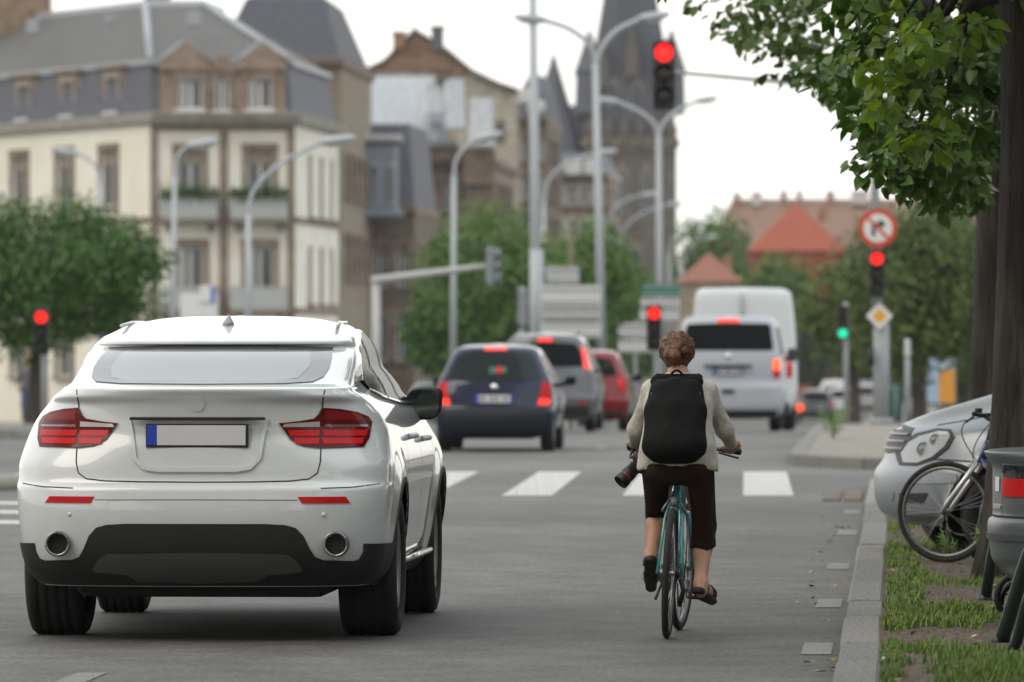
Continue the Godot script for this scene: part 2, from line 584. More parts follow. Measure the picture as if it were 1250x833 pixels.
	for i in edge.size() - 1:
		var a := road(edge[i][0], edge[i][1]); a.y = gy(-a.z)
		var b := road(edge[i + 1][0], edge[i + 1][1]); b.y = gy(-b.z)
		var c := road(maxf(edge[i][0], 30.0), edge[i][1] + (0.0 if i > 9 else 0.01)); c.y = gy(-c.z)
		var d := road(30.0, edge[i + 1][1]); d.y = gy(-d.z)
		var up := Vector3(0, 0.13, 0)
		quad(st, a + up, c + up, d + up, b + up)
		quad(st, a, a + up, b + up, b)
	ground_piece("pavement", st, top)
	# kerb of that pavement
	var kerb2 := Node3D.new()
	kerb2.name = "kerb_corner"; add_child(kerb2); kerb2.set_meta("kind", "structure")
	for i in range(1, 14):
		var a := road(edge[i][0], edge[i][1]); a.y = gy(-a.z)
		var b := road(edge[i + 1][0], edge[i + 1][1]); b.y = gy(-b.z)
		var l := a.distance_to(b)
		var m := maxi(1, roundi(l / 1.6))
		for k in m:
			st = flat()
			var p := a.lerp(b, (k + 0.5) / m)
			var dir := (b - a).normalized()
			box(st, Vector3.ZERO, Vector3(0.2, 0.2, l / m - 0.02), 0.015)
			var o := obj("kerb_stone", st, tones[(i + k) % 4], kerb2)
			o.position = p + Vector3(0, 0.042, 0)
			o.rotation.y = atan2(dir.x, dir.z)
	# pavement on the far left
	st = smooth()
	for v in range(104, 300, 6):
		var q := []
		for c in [[-60.0, v], [-13.5, v], [-13.5, v + 6], [-60.0, v + 6]]:
			var p := road(c[0], c[1]); p.y = gy(-p.z) + 0.13
			q.append(p)
		quad(st, q[0], q[3], q[2], q[1])
		quad(st, q[1], q[2], q[2] - Vector3(0, 0.13, 0), q[1] - Vector3(0, 0.13, 0))
		if v == 104: quad(st, q[0], q[1], q[1] - Vector3(0, 0.13, 0), q[0] - Vector3(0, 0.13, 0))
	ground_piece("pavement_left", st, top)
	grass(n)
	# dropped leaves on the verge and in the gutter
	var rg2 := RandomNumberGenerator.new()
	rg2.seed = 808
	var xs := []
	var cs := []
	for k in 130:
		var gutter := k % 5 == 0
		var u := rg2.randf_range(-0.62, -0.29) if gutter else rg2.randf_range(-0.05, 1.6)
		var v := rg2.randf_range(29.0, 60.0)
		var p := road(u, v, 0.012 if gutter else 0.105)
		xs.append(Transform3D(Basis(Vector3.UP, rg2.randf() * TAU) * Basis(Vector3.RIGHT, rg2.randf_range(-0.3, 0.5)) * Basis.from_scale(Vector3.ONE * rg2.randf_range(0.03, 0.07)), p))
		cs.append([Color(0.30, 0.24, 0.07), Color(0.20, 0.12, 0.05), Color(0.34, 0.30, 0.16), Color(0.42, 0.40, 0.36)][k % 4])
	var fl := many("fallen_leaves", leaf_mesh(false), xs, cs, mat("dry_leaf", Color(1, 1, 1), 0.8, 0.0, {"vc": true}), self)
	fl.set_meta("kind", "stuff"); fl.set_meta("label", "scattered dry leaves and scraps on the verge and gutter"); fl.set_meta("category", "leaves")
func grass(n: FastNoiseLite) -> void:
	var st := smooth()      # one blade, bent, of unit height
	quad(st, Vector3(-0.055, 0, 0), Vector3(-0.045, 0.5, 0.1), Vector3(0.045, 0.5, 0.1), Vector3(0.055, 0, 0))
	tri(st, Vector3(-0.045, 0.5, 0.1), Vector3(0, 1.0, 0.38), Vector3(0.045, 0.5, 0.1))
	st.generate_normals()
	var blade := st.commit()
	var xs := []
	var cs := []
	var rg := RandomNumberGenerator.new()
	rg.seed = 1234
	var bands := [[20.0, 31.9, 1.0], [34.2, 37.3, 1.0], [41.0, 42.8, 0.7], [46.6, 49.6, 0.75], [53.0, 55.0, 0.4], [57.0, 71.0, 0.6]]
	for i in 210000:
		var v := rg.randf_range(24.0, 70.0)
		var u := -0.07 + pow(rg.randf(), 1.3) * 2.8
		if v > 45.0 and i % 2: continue
		var dens := 0.0
		for b in bands:
			var wob := 2.2 * n.get_noise_2d(u * 3.0, v * 0.4 + 40.0) - 0.4 * u
			if v > b[0] + wob and v < b[1] + wob: dens = maxf(dens, b[2])
		if u < 0.14 + 0.1 * n.get_noise_2d(3.0, v * 3.0) and rg.randf() < 0.8 and v > 36: dens = maxf(dens, 0.6)
		dens *= smoothstep(-0.35, 0.12, n.get_noise_2d(u * 5.0 + 90.0, v * 1.6)) * 0.9 + 0.1
		if u < -0.04: dens *= 0.4
		dens = minf(1.0, pow(dens, 0.9) * 1.2) if dens > 0.2 else 0.015
		if rg.randf() > dens: continue
		var h := rg.randf_range(0.025, 0.068) * (0.6 + 0.4 * dens) * (1.0 + 0.5 * n.get_noise_2d(u * 4.0, v * 2.0))
		var t := Transform3D(Basis(Vector3.UP, rg.randf() * TAU) * Basis(Vector3.RIGHT, rg.randf_range(-0.35, 0.5)), Vector3.ZERO).scaled_local(Vector3(0.085, h, h))
		t.origin = road(u, v, 0.085 + 0.03 * n.get_noise_2d(u * 3.0, v * 2.0) * clampf((u + 0.085) * 8.0, 0, 1) - 0.004)
		xs.append(t)
		var k := rg.randf()
		var c := Color(0.10, 0.19, 0.03).lerp(Color(0.16, 0.235, 0.05), k)
		if rg.randf() < 0.12: c = Color(0.26, 0.22, 0.10)
		cs.append(c)
	var o := many("grass", blade, xs, cs, mat("grass_blade", Color(1, 1, 1), 0.7, 0.0, {"vc": true, "back": Color(0.35, 0.45, 0.1)}), self)
	o.set_meta("kind", "stuff"); o.set_meta("label", "short patchy green grass on the verge beside the kerb"); o.set_meta("category", "grass")
func many(called: String, mesh: Mesh, xs: Array, cs: Array, m: Material, parent: Node) -> MultiMeshInstance3D:
	var mm := MultiMesh.new()
	mm.transform_format = MultiMesh.TRANSFORM_3D
	mm.use_colors = true
	mm.mesh = mesh
	mm.instance_count = xs.size()
	for i in xs.size():
		mm.set_instance_transform(i, xs[i]); mm.set_instance_color(i, cs[i])
	var o := MultiMeshInstance3D.new()
	o.name = called if parent != self else numbered(called)
	o.multimesh = mm
	o.material_override = m
	parent.add_child(o, true)
	return o
func weed(label: String, pos: Vector3, h: float, n: int, seed_: int) -> void:
	var t := thing("weed", label, "weed", pos, 0.0, "weeds along the kerb")
	var rg := RandomNumberGenerator.new()
	rg.seed = seed_
	var m := mat("weed_leaf", Color(0.13, 0.23, 0.04), 0.6, 0.0, {"back": Color(0.4, 0.5, 0.1)})
	for k in n:
		var a := rg.randf() * TAU
		var out := Vector3(cos(a), 0, sin(a))
		var hh := h * rg.randf_range(0.5, 1.0)
		var tip := out * hh * 0.45 + Vector3(0, hh, 0)
		bar("stem", [Vector3.ZERO, out * hh * 0.12 + Vector3(0, hh * 0.55, 0), tip], [0.006, 0.005, 0.002], m, t, 5)
		for j in 5:
			var p := Vector3.ZERO.lerp(tip, 0.3 + 0.14 * j)
			var b := a + rg.randf_range(-1.5, 1.5)
			var o2 := Vector3(cos(b), 0.3, sin(b))
			var st := smooth()
			var w := o2.cross(Vector3.UP).normalized() * hh * 0.08
			var ln := hh * 0.26
			quad(st, p, p + o2 * ln * 0.5 + w, p + o2 * ln + Vector3(0, -ln * 0.25, 0), p + o2 * ln * 0.5 - w)
			obj("leaf", st, m, t)

# ---------- trees ----------
func leaf_mesh(heart: bool) -> ArrayMesh:      # unit leaf along +z, folded along its midrib
	var st := smooth()
	var half := [[0.0, 0.0], [0.30, -0.06], [0.46, 0.18], [0.42, 0.45], [0.26, 0.72], [0.0, 1.05]] if heart else [[0.0, 0.0], [0.32, 0.22], [0.36, 0.6], [0.0, 1.0]]
	for s in [-1, 1]:
		for i in range(1, half.size() - 1):
			var a := Vector3(0, 0, 0.12)
			var b := Vector3(s * half[i][0], absf(half[i][0]) * 0.28 - half[i][1] * half[i][1] * 0.12, half[i][1])
			var c := Vector3(s * half[i + 1][0], absf(half[i + 1][0]) * 0.28 - half[i + 1][1] * half[i + 1][1] * 0.12, half[i + 1][1])
			if s == 1: tri(st, a, b, c)
			else: tri(st, a, c, b)
		if s == 1: tri(st, Vector3.ZERO, Vector3(s * half[1][0], 0.07, half[1][1]), Vector3(0, 0, 0.12))
		else: tri(st, Vector3.ZERO, Vector3(0, 0, 0.12), Vector3(s * half[1][0], 0.07, half[1][1]))
	st.generate_normals()
	return st.commit()
func clumps_in(c: Vector3, r: Vector3, n: int, size: float, rg: RandomNumberGenerator) -> Array:
	var out := []
	for k in n:
		var d := Vector3(rg.randfn(), rg.randfn(), rg.randfn()).normalized() * pow(rg.randf(), 0.28)
		var s := size * rg.randf_range(0.65, 1.3)
		out.append([c + d * (r - Vector3.ONE * s * 0.6), Vector3(s, s * 0.78, s)])
	return out
func tree(called: String, label: String, base: Vector3, trunk_r: float, trunk_h: float, clumps: Array, leaf: float, count: int, green: Color, seed_: int, singles := 0, bark: Material = null, group := "") -> Node3D:
	var t := thing(called, label, "tree", base, 0.0, group)
	var rg := RandomNumberGenerator.new()
	rg.seed = seed_
	var bm := bark if bark else mat("bark_far", Color(0.055, 0.045, 0.036), 0.95)
	if trunk_r > 0.0:
		var st := smooth()
		var rings := []
		var nn := 18
		for i in 13:
			var h := trunk_h * i / 12.0
			var rad := trunk_r * (1.0 - 0.35 * i / 12.0) * (1.0 + 0.45 * exp(-h * 3.5))
			var ring := []
			for k in nn:
				var w := TAU * k / nn
				var ww := 1.0 + 0.05 * sin(w * 5.0 + h) + 0.03 * rg.randf_range(-1, 1)
				ring.append(Vector3(cos(w) * rad * ww + 0.03 * sin(h * 1.3 + seed_), h - 0.05, sin(w) * rad * ww + 0.03 * cos(h * 1.1)))
			rings.append(ring)
		loft(st, rings, true, true)
		obj("trunk", st, bm, t)
		var top := Vector3(0, trunk_h * 0.93, 0)
		for i in mini(clumps.size(), 22):
			var e: Vector3 = clumps[(i * 7) % clumps.size()][0] - base
			var mid := top.lerp(e, 0.5) + Vector3(0, 0.12 * e.distance_to(top), 0)
			bar("limb", bez(top - Vector3(0, trunk_h * 0.15, 0), mid, mid, e, 5), [trunk_r * 0.32, trunk_r * 0.26, trunk_r * 0.2, trunk_r * 0.13, trunk_r * 0.08, trunk_r * 0.03], bm, t, 6)
	var vol := []
	var total := 0.0
	for c in clumps:
		total += c[1].x * c[1].y
		vol.append(total)
	var lm := leaf_mesh(singles > 0)
	var xs := []
	var cs := []
	for i in count:
		var pick := rg.randf() * total
		var k := vol.bsearch(pick)
		var c = clumps[mini(k, clumps.size() - 1)]
		var d := Vector3(rg.randfn(), rg.randfn(), rg.randfn()).normalized() * pow(rg.randf(), 0.42)
		var p: Vector3 = c[0] + d * c[1] - base
		var out := (d + Vector3(rg.randf_range(-0.8, 0.8), rg.randf_range(-1.1, 0.3), rg.randf_range(-0.8, 0.8))).normalized()
		var up := (Vector3.UP * 0.6 + d * 0.8 + Vector3(rg.randf_range(-0.7, 0.7), rg.randf_range(-0.3, 0.7), rg.randf_range(-0.7, 0.7))).normalized()
		var x := up.cross(out)
		if x.length() < 0.05: continue
		x = x.normalized()
		var y := out.cross(x).normalized()
		var s := leaf * rg.randf_range(0.65, 1.15)
		xs.append(Transform3D(Basis(x * s, y * s, out * s), p))
		var hue := rg.randf_range(-0.12, 0.12)      # each leaf a little yellower or bluer than the next
		cs.append(Color(green.r * (1.0 + hue), green.g, green.b * (1.0 - hue)))
	var lmat := mat("leaf_near" if singles > 0 else "leaf_far", Color(1, 1, 1), 0.42 if singles > 0 else 0.6, 0.0, {"vc": true, "back": Color(0.5, 0.6, 0.12)})
	if singles > 0:
		var order := []
		for i in xs.size():
			var w: Vector3 = xs[i].origin + base
			var px := 625.0 + w.x * F / -w.z
			var py := HOR + (EYE - w.y) * F / -w.z
			if px > 800 and px < 1250 and py > 0 and py < 300: order.append([-w.z, i])
		order.sort_custom(func(a, b): return a[0] < b[0])
		var gone := {}
		var single := mat("leaf_single", green, 0.42, 0.0, {"back": Color(0.5, 0.6, 0.12)})
		for j in mini(singles, order.size()):
			var i: int = order[j][1]
			gone[i] = true
			var o := put("leaf", lm, single, t)
			o.transform = xs[i]
		var xs2 := []
		var cs2 := []
		for i in xs.size():
			if not gone.has(i):
				xs2.append(xs[i]); cs2.append(cs[i])
		xs = xs2; cs = cs2
	var crown := many("crown", lm, xs, cs, lmat, t)
	crown.set_meta("kind", "stuff")
	return t
func round_tree(called: String, label: String, px: float, top: float, bottom: float, half_w: float, d: float, green: Color, seed_: int, dens := 1.0, leaf := 0.2, group := "") -> void:      # a crown given by its extent in the picture, at distance d
	var rg := RandomNumberGenerator.new()
	rg.seed = seed_
	var base := foot(px, d)
	var yt := at(px, top, d).y
	var yb := at(px, bottom, d).y
	var r := Vector3(half_w * d / F, (yt - yb) * 0.5, half_w * d / F)
	var c := Vector3(base.x, (yt + yb) * 0.5, base.z)
	var n := int(95 + 40 * r.x)
	var cl := clumps_in(c, r, n, maxf(0.30 * minf(r.x, r.y), 0.3), rg)
	var count := int(dens * 5.5 * r.x * r.y * PI / (0.5 * leaf * leaf))
	tree(called, label, base, 0.12 + 0.04 * r.x, maxf(yb - base.y, 0.6) + r.y * 0.7, cl, leaf, mini(count, 42000), green, seed_, 0, null, group)
func near_trees() -> void:
	var n := grain("bark_grain", 0.02, 0.35, 1.0, 5, 512, 0.1, 71, 4.0)
	var bark := mat("bark_near", Color(0.085, 0.068, 0.056), 0.95, 0.0, {"tex": n, "scale": 0.55, "relief": relief("bark_relief", 0.03, 4, 512, 10.0, 5.0, true), "deep": 1.2})
	bark.uv1_scale = Vector3(1.4, 0.35, 1.4)
	var g := Color(0.075, 0.145, 0.018)
	var rg := RandomNumberGenerator.new()
	rg.seed = 404
	# first tree: overhanging branch into the picture, wide crown above the frame
	var cl := []
	for q in [[1180, 45, 44.5], [1150, 35, 41], [1115, 55, 40], [1092, 105, 41], [1132, 125, 42], [1158, 150, 43], [1112, 180, 42], [1142, 205, 43], [1172, 190, 44], [1082, 25, 42], [1052, 55, 43], [1042, 95, 44], [1066, 135, 44], [1185, 105, 45], [1122, 228, 43], [1152, 232, 44], [1100, 150, 44], [1180, 90, 45], [1140, 75, 44], [1085, 195, 43], [1160, 225, 44.5], [1125, 90, 46], [1150, 180, 46], [1180, 225, 47], [1182, 170, 46]]:
		var p := at(q[0], q[1], q[2])
		for k in 3: cl.append([p + Vector3(rg.randf_range(-0.16, 0.16), rg.randf_range(-0.12, 0.14), rg.randf_range(-0.9, 0.9)), Vector3(0.17, 0.13, 0.2) * rg.randf_range(0.7, 1.25)])
	for k in 60: cl.append([at(rg.randf_range(960, 1500), rg.randf_range(-380, -60), rg.randf_range(36, 47)), Vector3(0.5, 0.32, 0.55) * rg.randf_range(0.7, 1.2)])
	for k in 10: cl.append([at(rg.randf_range(1330, 1480), rg.randf_range(0, 160), rg.randf_range(38, 45)), Vector3(0.4, 0.3, 0.45)])
	for k in 55: cl.append([road(rg.randf_range(1.5, 6.0), rg.randf_range(43, 50), rg.randf_range(3.1, 7.0)), Vector3(0.6, 0.45, 0.6) * rg.randf_range(0.8, 1.3)])
	cl.append([at(806, -16, 41), Vector3(0.09, 0.07, 0.1)])
	cl.append([at(850, -45, 41), Vector3(0.22, 0.1, 0.2)])
	var b1 := road(0.80, 42.0, 0.08)
	tree("plane_tree", "near dark-barked tree whose leafy branches hang over the top right", b1, 0.24, 4.6, cl, 0.098, 46000, g, 17, 260, bark, "trees along the verge")
	# second tree behind the parked van
	cl = []
	for q in [[875, 12, 60], [905, 30, 60], [930, 52, 61], [955, 72, 61], [985, 92, 62], [1008, 60, 60], [962, 25, 62], [1012, 112, 63], [1035, 40, 61], [990, 20, 60], [1030, 85, 62], [1060, 100, 64], [1090, 140, 64], [1010, 30, 64], [940, 10, 64], [1120, 210, 66], [1150, 235, 66], [1100, 60, 65], [1180, 240, 64], [1140, 120, 66]]:
		var p := at(q[0], q[1], q[2])
		for k in 3: cl.append([p + Vector3(rg.randf_range(-0.22, 0.22), rg.randf_range(-0.16, 0.16), rg.randf_range(-1, 1)), Vector3(0.22, 0.17, 0.25) * rg.randf_range(0.6, 1.25)])
	for k in 45: cl.append([at(rg.randf_range(880, 1480), rg.randf_range(-260, -30), rg.randf_range(55, 68)), Vector3(0.8, 0.5, 0.9) * rg.randf_range(0.7, 1.2)])
	for k in 8: cl.append([at(rg.randf_range(1240, 1400), rg.randf_range(0, 230), rg.randf_range(57, 66)), Vector3(0.6, 0.45, 0.6)])
	for k in 70: cl.append([road(rg.randf_range(1.8, 6.5), rg.randf_range(58, 69), rg.randf_range(3.0, 7.5)), Vector3(0.7, 0.5, 0.7) * rg.randf_range(0.8, 1.3)])
	tree("plane_tree", "second dark tree trunk standing beyond the silver parked van", road(0.86, 62.0, 0.08), 0.2, 5.0, cl, 0.13, 22000, Color(0.07, 0.12, 0.02), 23, 0, bark, "trees along the verge")

# ---------- houses ----------
# wall panel with real openings; wins: [x, y, w, h, kind] in metres from its lower left corner
func facade(b: Node3D, o: Vector3, r: Vector3, w: float, h: float, wins: Array, wall: Material, trim: Material, opts := {}) -> void:
	var n := r.cross(Vector3.UP).normalized()
	var xs := [0.0, w]
	var ys := [0.0, h]
	for q in wins:
		xs.append_array([q[0], q[0] + q[2]]); ys.append_array([q[1], q[1] + q[3]])
	xs.sort(); ys.sort()
	var st := flat()
	var deep := -n * 0.24
	for i in xs.size() - 1:
		for j in ys.size() - 1:
			if xs[i + 1] - xs[i] < 0.001 or ys[j + 1] - ys[j] < 0.001: continue
			var cx: float = (xs[i] + xs[i + 1]) * 0.5
			var cy: float = (ys[j] + ys[j + 1]) * 0.5
			var hole := false
			for q in wins:
				if cx > q[0] and cx < q[0] + q[2] and cy > q[1] and cy < q[1] + q[3]: hole = true
			if hole: continue
			quad(st, o + r * xs[i] + Vector3.UP * ys[j], o + r * xs[i] + Vector3.UP * ys[j + 1], o + r * xs[i + 1] + Vector3.UP * ys[j + 1], o + r * xs[i + 1] + Vector3.UP * ys[j])
	for q in wins:
		var a: Vector3 = o + r * q[0] + Vector3.UP * q[1]
		var c := [a, a + r * q[2], a + r * q[2] + Vector3.UP * q[3], a + Vector3.UP * q[3]]
		for k in 4: quad(st, c[k], c[(k + 1) % 4], c[(k + 1) % 4] + deep, c[k] + deep)
	obj("wall", st, wall, b)
	var bs := Basis(r, Vector3.UP, n)
	for q in wins:
		var c: Vector3 = o + r * (q[0] + q[2] * 0.5) + Vector3.UP * (q[1] + q[3] * 0.5)
		var kind: String = q[4]
		var ww: float = q[2]
		var hh: float = q[3]
		st = flat()      # frame
		var f := 0.075
		for e in [[-ww / 2 + f / 2, 0.0, f, hh], [ww / 2 - f / 2, 0.0, f, hh], [0.0, hh / 2 - f / 2, ww - 2 * f, f], [0.0, -hh / 2 + f / 2, ww - 2 * f, f], [0.0, -0.04, 0.11, hh - 2 * f - 0.1]]: box(st, c - n * 0.16 + r * e[0] + Vector3.UP * e[1], Vector3(e[2], e[3], 0.08), 0.0, bs)
		var win := obj("window", st, opts.get("frame", mat("window_frame", Color(0.5, 0.5, 0.48), 0.6)), b)
		if kind == "shut":
			for k in 2:
				st = flat()
				box(st, c - n * 0.06 + r * (ww * 0.25 * (2 * k - 1)), Vector3(ww * 0.47, hh * 0.97, 0.06), 0.0, bs)
				for s in 7: box(st, c - n * 0.025 + r * (ww * 0.25 * (2 * k - 1)) + Vector3.UP * hh * (-0.42 + 0.14 * s), Vector3(ww * 0.4, hh * 0.05, 0.03), 0.0, bs)
				obj("shutter", st, mat("shutter_beige", Color(0.24, 0.21, 0.17), 0.8), win)
		else:
			for k in 2:
				st = flat()
				box(st, c - n * 0.19 + r * (ww * 0.25 * (2 * k - 1)), Vector3(ww * 0.5 - 0.07, hh - 0.1, 0.015), 0.0, bs)
				obj("pane", st, mat("pane_dark", Color(0.03, 0.035, 0.038), 0.05, 0.0, {"spec": 0.6}), win)
			if kind == "blind":
				st = flat(); box(st, c - n * 0.13 + Vector3.UP * hh * 0.36, Vector3(ww - 0.04, hh * 0.28, 0.05), 0.0, bs); obj("roller_blind", st, mat("blind_tan", Color(0.22, 0.19, 0.155), 0.8), win)
			if kind == "curtain":
				st = flat(); box(st, c - n * 0.175 + r * ww * -0.3, Vector3(ww * 0.16, hh * 0.92, 0.012), 0.0, bs); obj("curtain", st, mat("curtain_white", Color(0.55, 0.55, 0.53), 0.9), win)
		st = flat(); box(st, c + n * 0.06 - Vector3.UP * (hh * 0.5 + 0.07), Vector3(ww + 0.34, 0.13, 0.34), 0.02, bs); obj("sill", st, opts.get("sill", trim), win)
		if opts.get("surround", true):
			st = flat()
			for s in [-1, 1]: box(st, c + n * 0.04 + r * s * (ww * 0.5 + 0.11), Vector3(0.2, hh, 0.1), 0.0, bs)
			box(st, c + n * 0.05 + Vector3.UP * (hh * 0.5 + 0.14), Vector3(ww + 0.46, 0.26, 0.14), 0.0, bs)
			obj("surround", st, trim, win)
func ledge(called: String, b: Node3D, o: Vector3, r: Vector3, x: float, w: float, y: float, h: float, out: float, m: Material, back := 0.1) -> void:
	var n := r.cross(Vector3.UP).normalized()
	var st := flat()
	box(st, o + r * (x + w * 0.5) + Vector3.UP * (y + h * 0.5) + n * (out - back) * 0.5, Vector3(w, h, out + back), minf(0.03, h * 0.3), Basis(r, Vector3.UP, n))
	obj(called, st, m, b)
func balcony(b: Node3D, o: Vector3, r: Vector3, x: float, w: float, y: float, flowers: bool, seed_: int) -> void:
	var n := r.cross(Vector3.UP).normalized()
	var bs := Basis(r, Vector3.UP, n)
	var c := o + r * (x + w * 0.5) + Vector3.UP * y + n * 0.45
	var st := flat()
	box(st, c, Vector3(w, 0.16, 0.95), 0.03, bs)
	for s in [-1, 1]: box(st, c + r * s * w * 0.36 - Vector3.UP * 0.26 - n * 0.2, Vector3(0.2, 0.38, 0.5), 0.03, bs)
	var bl := obj("balcony", st, mat("balcony_stone", Color(0.20, 0.175, 0.15), 0.9), b)
	st = flat()
	for k in int(w / 0.14) + 1: box(st, c + r * (-w * 0.5 + 0.04 + k * 0.14) + n * 0.42 + Vector3.UP * 0.55, Vector3(0.03, 0.94, 0.03), 0.0, bs)
	for s in [-1, 1]:
		for k in 6: box(st, c + r * s * (w * 0.5 - 0.03) + n * (-0.4 + k * 0.15) + Vector3.UP * 0.55, Vector3(0.03, 0.94, 0.03), 0.0, bs)
	box(st, c + n * 0.42 + Vector3.UP * 1.04, Vector3(w, 0.05, 0.06), 0.0, bs)
	box(st, c + n * 0.42 + Vector3.UP * 0.14, Vector3(w, 0.04, 0.05), 0.0, bs)
	obj("railing", st, mat("railing_grey", Color(0.33, 0.35, 0.35), 0.6), bl)
	st = flat(); box(st, c + n * 0.39 + Vector3.UP * 0.55, Vector3(w - 0.1, 0.86, 0.02), 0.0, bs); obj("railing_screen", st, mat("railing_screen", Color(0.44, 0.465, 0.455), 0.6), bl)
	if flowers:
		var rg := RandomNumberGenerator.new()
		rg.seed = seed_
		var xs := []
		var cs := []
		for k in 420:
			var p := c + r * rg.randf_range(-w * 0.5, w * 0.5) + n * (0.42 + rg.randf_range(-0.14, 0.2)) + Vector3.UP * (1.12 + rg.randfn() * 0.12)
			xs.append(Transform3D(Basis(Quaternion(Vector3(rg.randfn(), rg.randfn(), rg.randfn()).normalized(), rg.randf() * TAU)).scaled(Vector3.ONE * 0.16), p))
			cs.append(Color(0.035, 0.08, 0.02).lerp(Color(0.08, 0.14, 0.03), rg.randf()))
		var o2 := many("planter_greenery", leaf_mesh(false), xs, cs, mat("leaf_far", Color(1, 1, 1), 0.6, 0.0, {"vc": true, "back": Color(0.5, 0.6, 0.12)}), bl)
		o2.set_meta("kind", "stuff")
func ring_of(pts: Array, y: float, k: float, c: Vector3) -> Array:
	var out := []
	for p in pts:
		var q: Vector3 = c + (p - c) * k
		out.append(Vector3(q.x, y, q.z))
	return out
func slab(called: String, b: Node3D, rings: Array, m: Material, caps := true) -> MeshInstance3D:
	var st := flat()
	loft(st, rings, true, caps)
	return obj(called, st, m, b)
func brickish(called: String, b: Node3D, c: Vector3, s: Vector3, m: Material, turn := 0.0) -> void:
	var st := flat()
	box(st, c, s, 0.05, Basis(Vector3.UP, turn))
	box(st, c + Vector3(0, s.y * 0.5, 0), Vector3(s.x + 0.2, 0.18, s.z + 0.2), 0.03, Basis(Vector3.UP, turn))
	obj(called, st, m, b)
func stone(key: String, c: Color, scale := 0.22) -> Material:
	return mat(key, c, 0.93, 0.0, {"tex": grain("stone_weather", 0.02, 0.80, 1.06, 5, 256, 0.08, 91), "scale": scale, "world": true, "relief": relief("stone_relief", 0.05, 4, 256, 4.0), "deep": 0.5})
func roofing(key: String, c: Color, rough := 0.7) -> Material:
	return mat(key, c, rough, 0.0, {"tex": grain("roof_weather", 0.03, 0.8, 1.05, 5, 256, 0.06, 95), "scale": 0.3, "world": true})
func corner_house() -> void:
	var d := 277.0
	var y0 := gy(d) - 0.3
	var P := [Vector3((-130.0 - 625) * 305 / F, y0, -305.0), Vector3((183.0 - 625) * d / F, y0, -d), Vector3((360.0 - 625) * d / F, y0, -d), Vector3((413.0 - 625) * 293 / F, y0, -293.0), Vector3((380.0 - 625) * 318 / F, y0, -318.0), Vector3((-130.0 - 625) * 322 / F, y0, -322.0)]
	var t := thing("corner_house", "cream corner house with brown window surrounds and a slate mansard roof", "building", Vector3.ZERO)
	var cream := mat("cream_render", Color(0.76, 0.735, 0.65), 0.93, 0.0, {"tex": grain("render_weather", 0.012, 0.92, 1.02, 4, 256, 0.04, 92), "scale": 0.09, "world": true})
	var brown := stone("brown_sandstone", Color(0.255, 0.195, 0.155))
	var pale := stone("pale_cornice", Color(0.42, 0.40, 0.365))
	var eave := at(0, 150, d).y - y0
	var yy := func(py: float) -> float: return at(0, py, d).y - y0
	# chamfered front
	var r := (P[2] - P[1]) as Vector3
	var w := r.length()
	r = r.normalized()
	var k := d / F
	var wins := []
	for c in [232.0, 317.0]:
		wins.append([(c - 183) * k - 0.52, yy.call(246), 1.04, yy.call(183) - yy.call(246), "blind"])
		wins.append([(c - 183) * k - 0.55, yy.call(354), 1.1, yy.call(300) - yy.call(354), "curtain"])
		wins.append([(c - 183) * k - 0.55, yy.call(462), 1.1, yy.call(408) - yy.call(462), "plain"])
	facade(t, P[1], r, w, eave, wins, cream, brown)
	for c in [[183.0, 9.0], [268.0, 10.0], [351.0, 9.0]]: ledge("pilaster", t, P[1], r, (c[0] - 183) * k, c[1] * k, 0.0, eave - 0.3, 0.14, brown)
	for c in [232.0, 317.0]:
		balcony(t, P[1], r, (c - 183) * k - 1.18, 2.36, yy.call(270), true, int(c))
		balcony(t, P[1], r, (c - 183) * k - 1.18, 2.36, yy.call(381), false, int(c))
	for y in [272.0, 383.0]: ledge("string_course", t, P[1], r, 0.0, w, yy.call(y), 0.25, 0.1, brown)
	ledge("frieze", t, P[1], r, 0.0, w, yy.call(160), 0.42, 0.08, brown)
	# left front, receding
	var r2 := (P[1] - P[0]) as Vector3
	var w2 := r2.length()
	r2 = r2.normalized()
	wins = []
	for c in [133.0, 79.0, 24.0, -31.0, -86.0]:
		var f: float = (c + 130.0) / 313.0
		# where the picture column meets the receding wall
		var lo := 0.0
		var hi := w2
		for it in 24:
			var mid := (lo + hi) * 0.5
			var p: Vector3 = P[0] + r2 * mid
			if 625.0 + p.x * F / -p.z < c: lo = mid
			else: hi = mid
		wins.append([lo - 0.9, yy.call(250), 1.8, 2.35, "blind"])
		wins.append([lo - 0.9, yy.call(356), 1.8, 2.0, "plain"])
		wins.append([lo - 0.9, yy.call(462), 1.8, 2.0, "plain"])
	facade(t, P[0], r2, w2, eave, wins, cream, brown)
	for y in [272.0, 383.0]: ledge("string_course", t, P[0], r2, 0.0, w2, yy.call(y), 0.25, 0.1, brown)
	# right front along the avenue
	var r3 := (P[3] - P[2]) as Vector3
	var w3 := r3.length()
	r3 = r3.normalized()
	facade(t, P[2], r3, w3, eave, [[4.6, yy.call(262), 1.6, 2.6, "shut"], [8.8, yy.call(262), 1.6, 2.6, "shut"], [4.6, yy.call(370), 1.6, 2.4, "shut"], [8.8, yy.call(370), 1.6, 2.4, "shut"], [12.8, yy.call(262), 1.4, 2.6, "shut"], [12.8, yy.call(370), 1.4, 2.4, "shut"]], cream, brown, {"surround": false})
	for y in [272.0, 383.0]: ledge("string_course", t, P[2], r3, 0.0, w3, yy.call(y), 0.25, 0.1, brown)
	for e in [[P[3], P[4]], [P[4], P[5]], [P[5], P[0]]]:
		var rr: Vector3 = e[1] - e[0]
		facade(t, e[0], rr.normalized(), rr.length(), eave, [], cream, brown)
	var ce := Vector3.ZERO
	for p in P: ce += p / 6.0
	var ye := y0 + eave
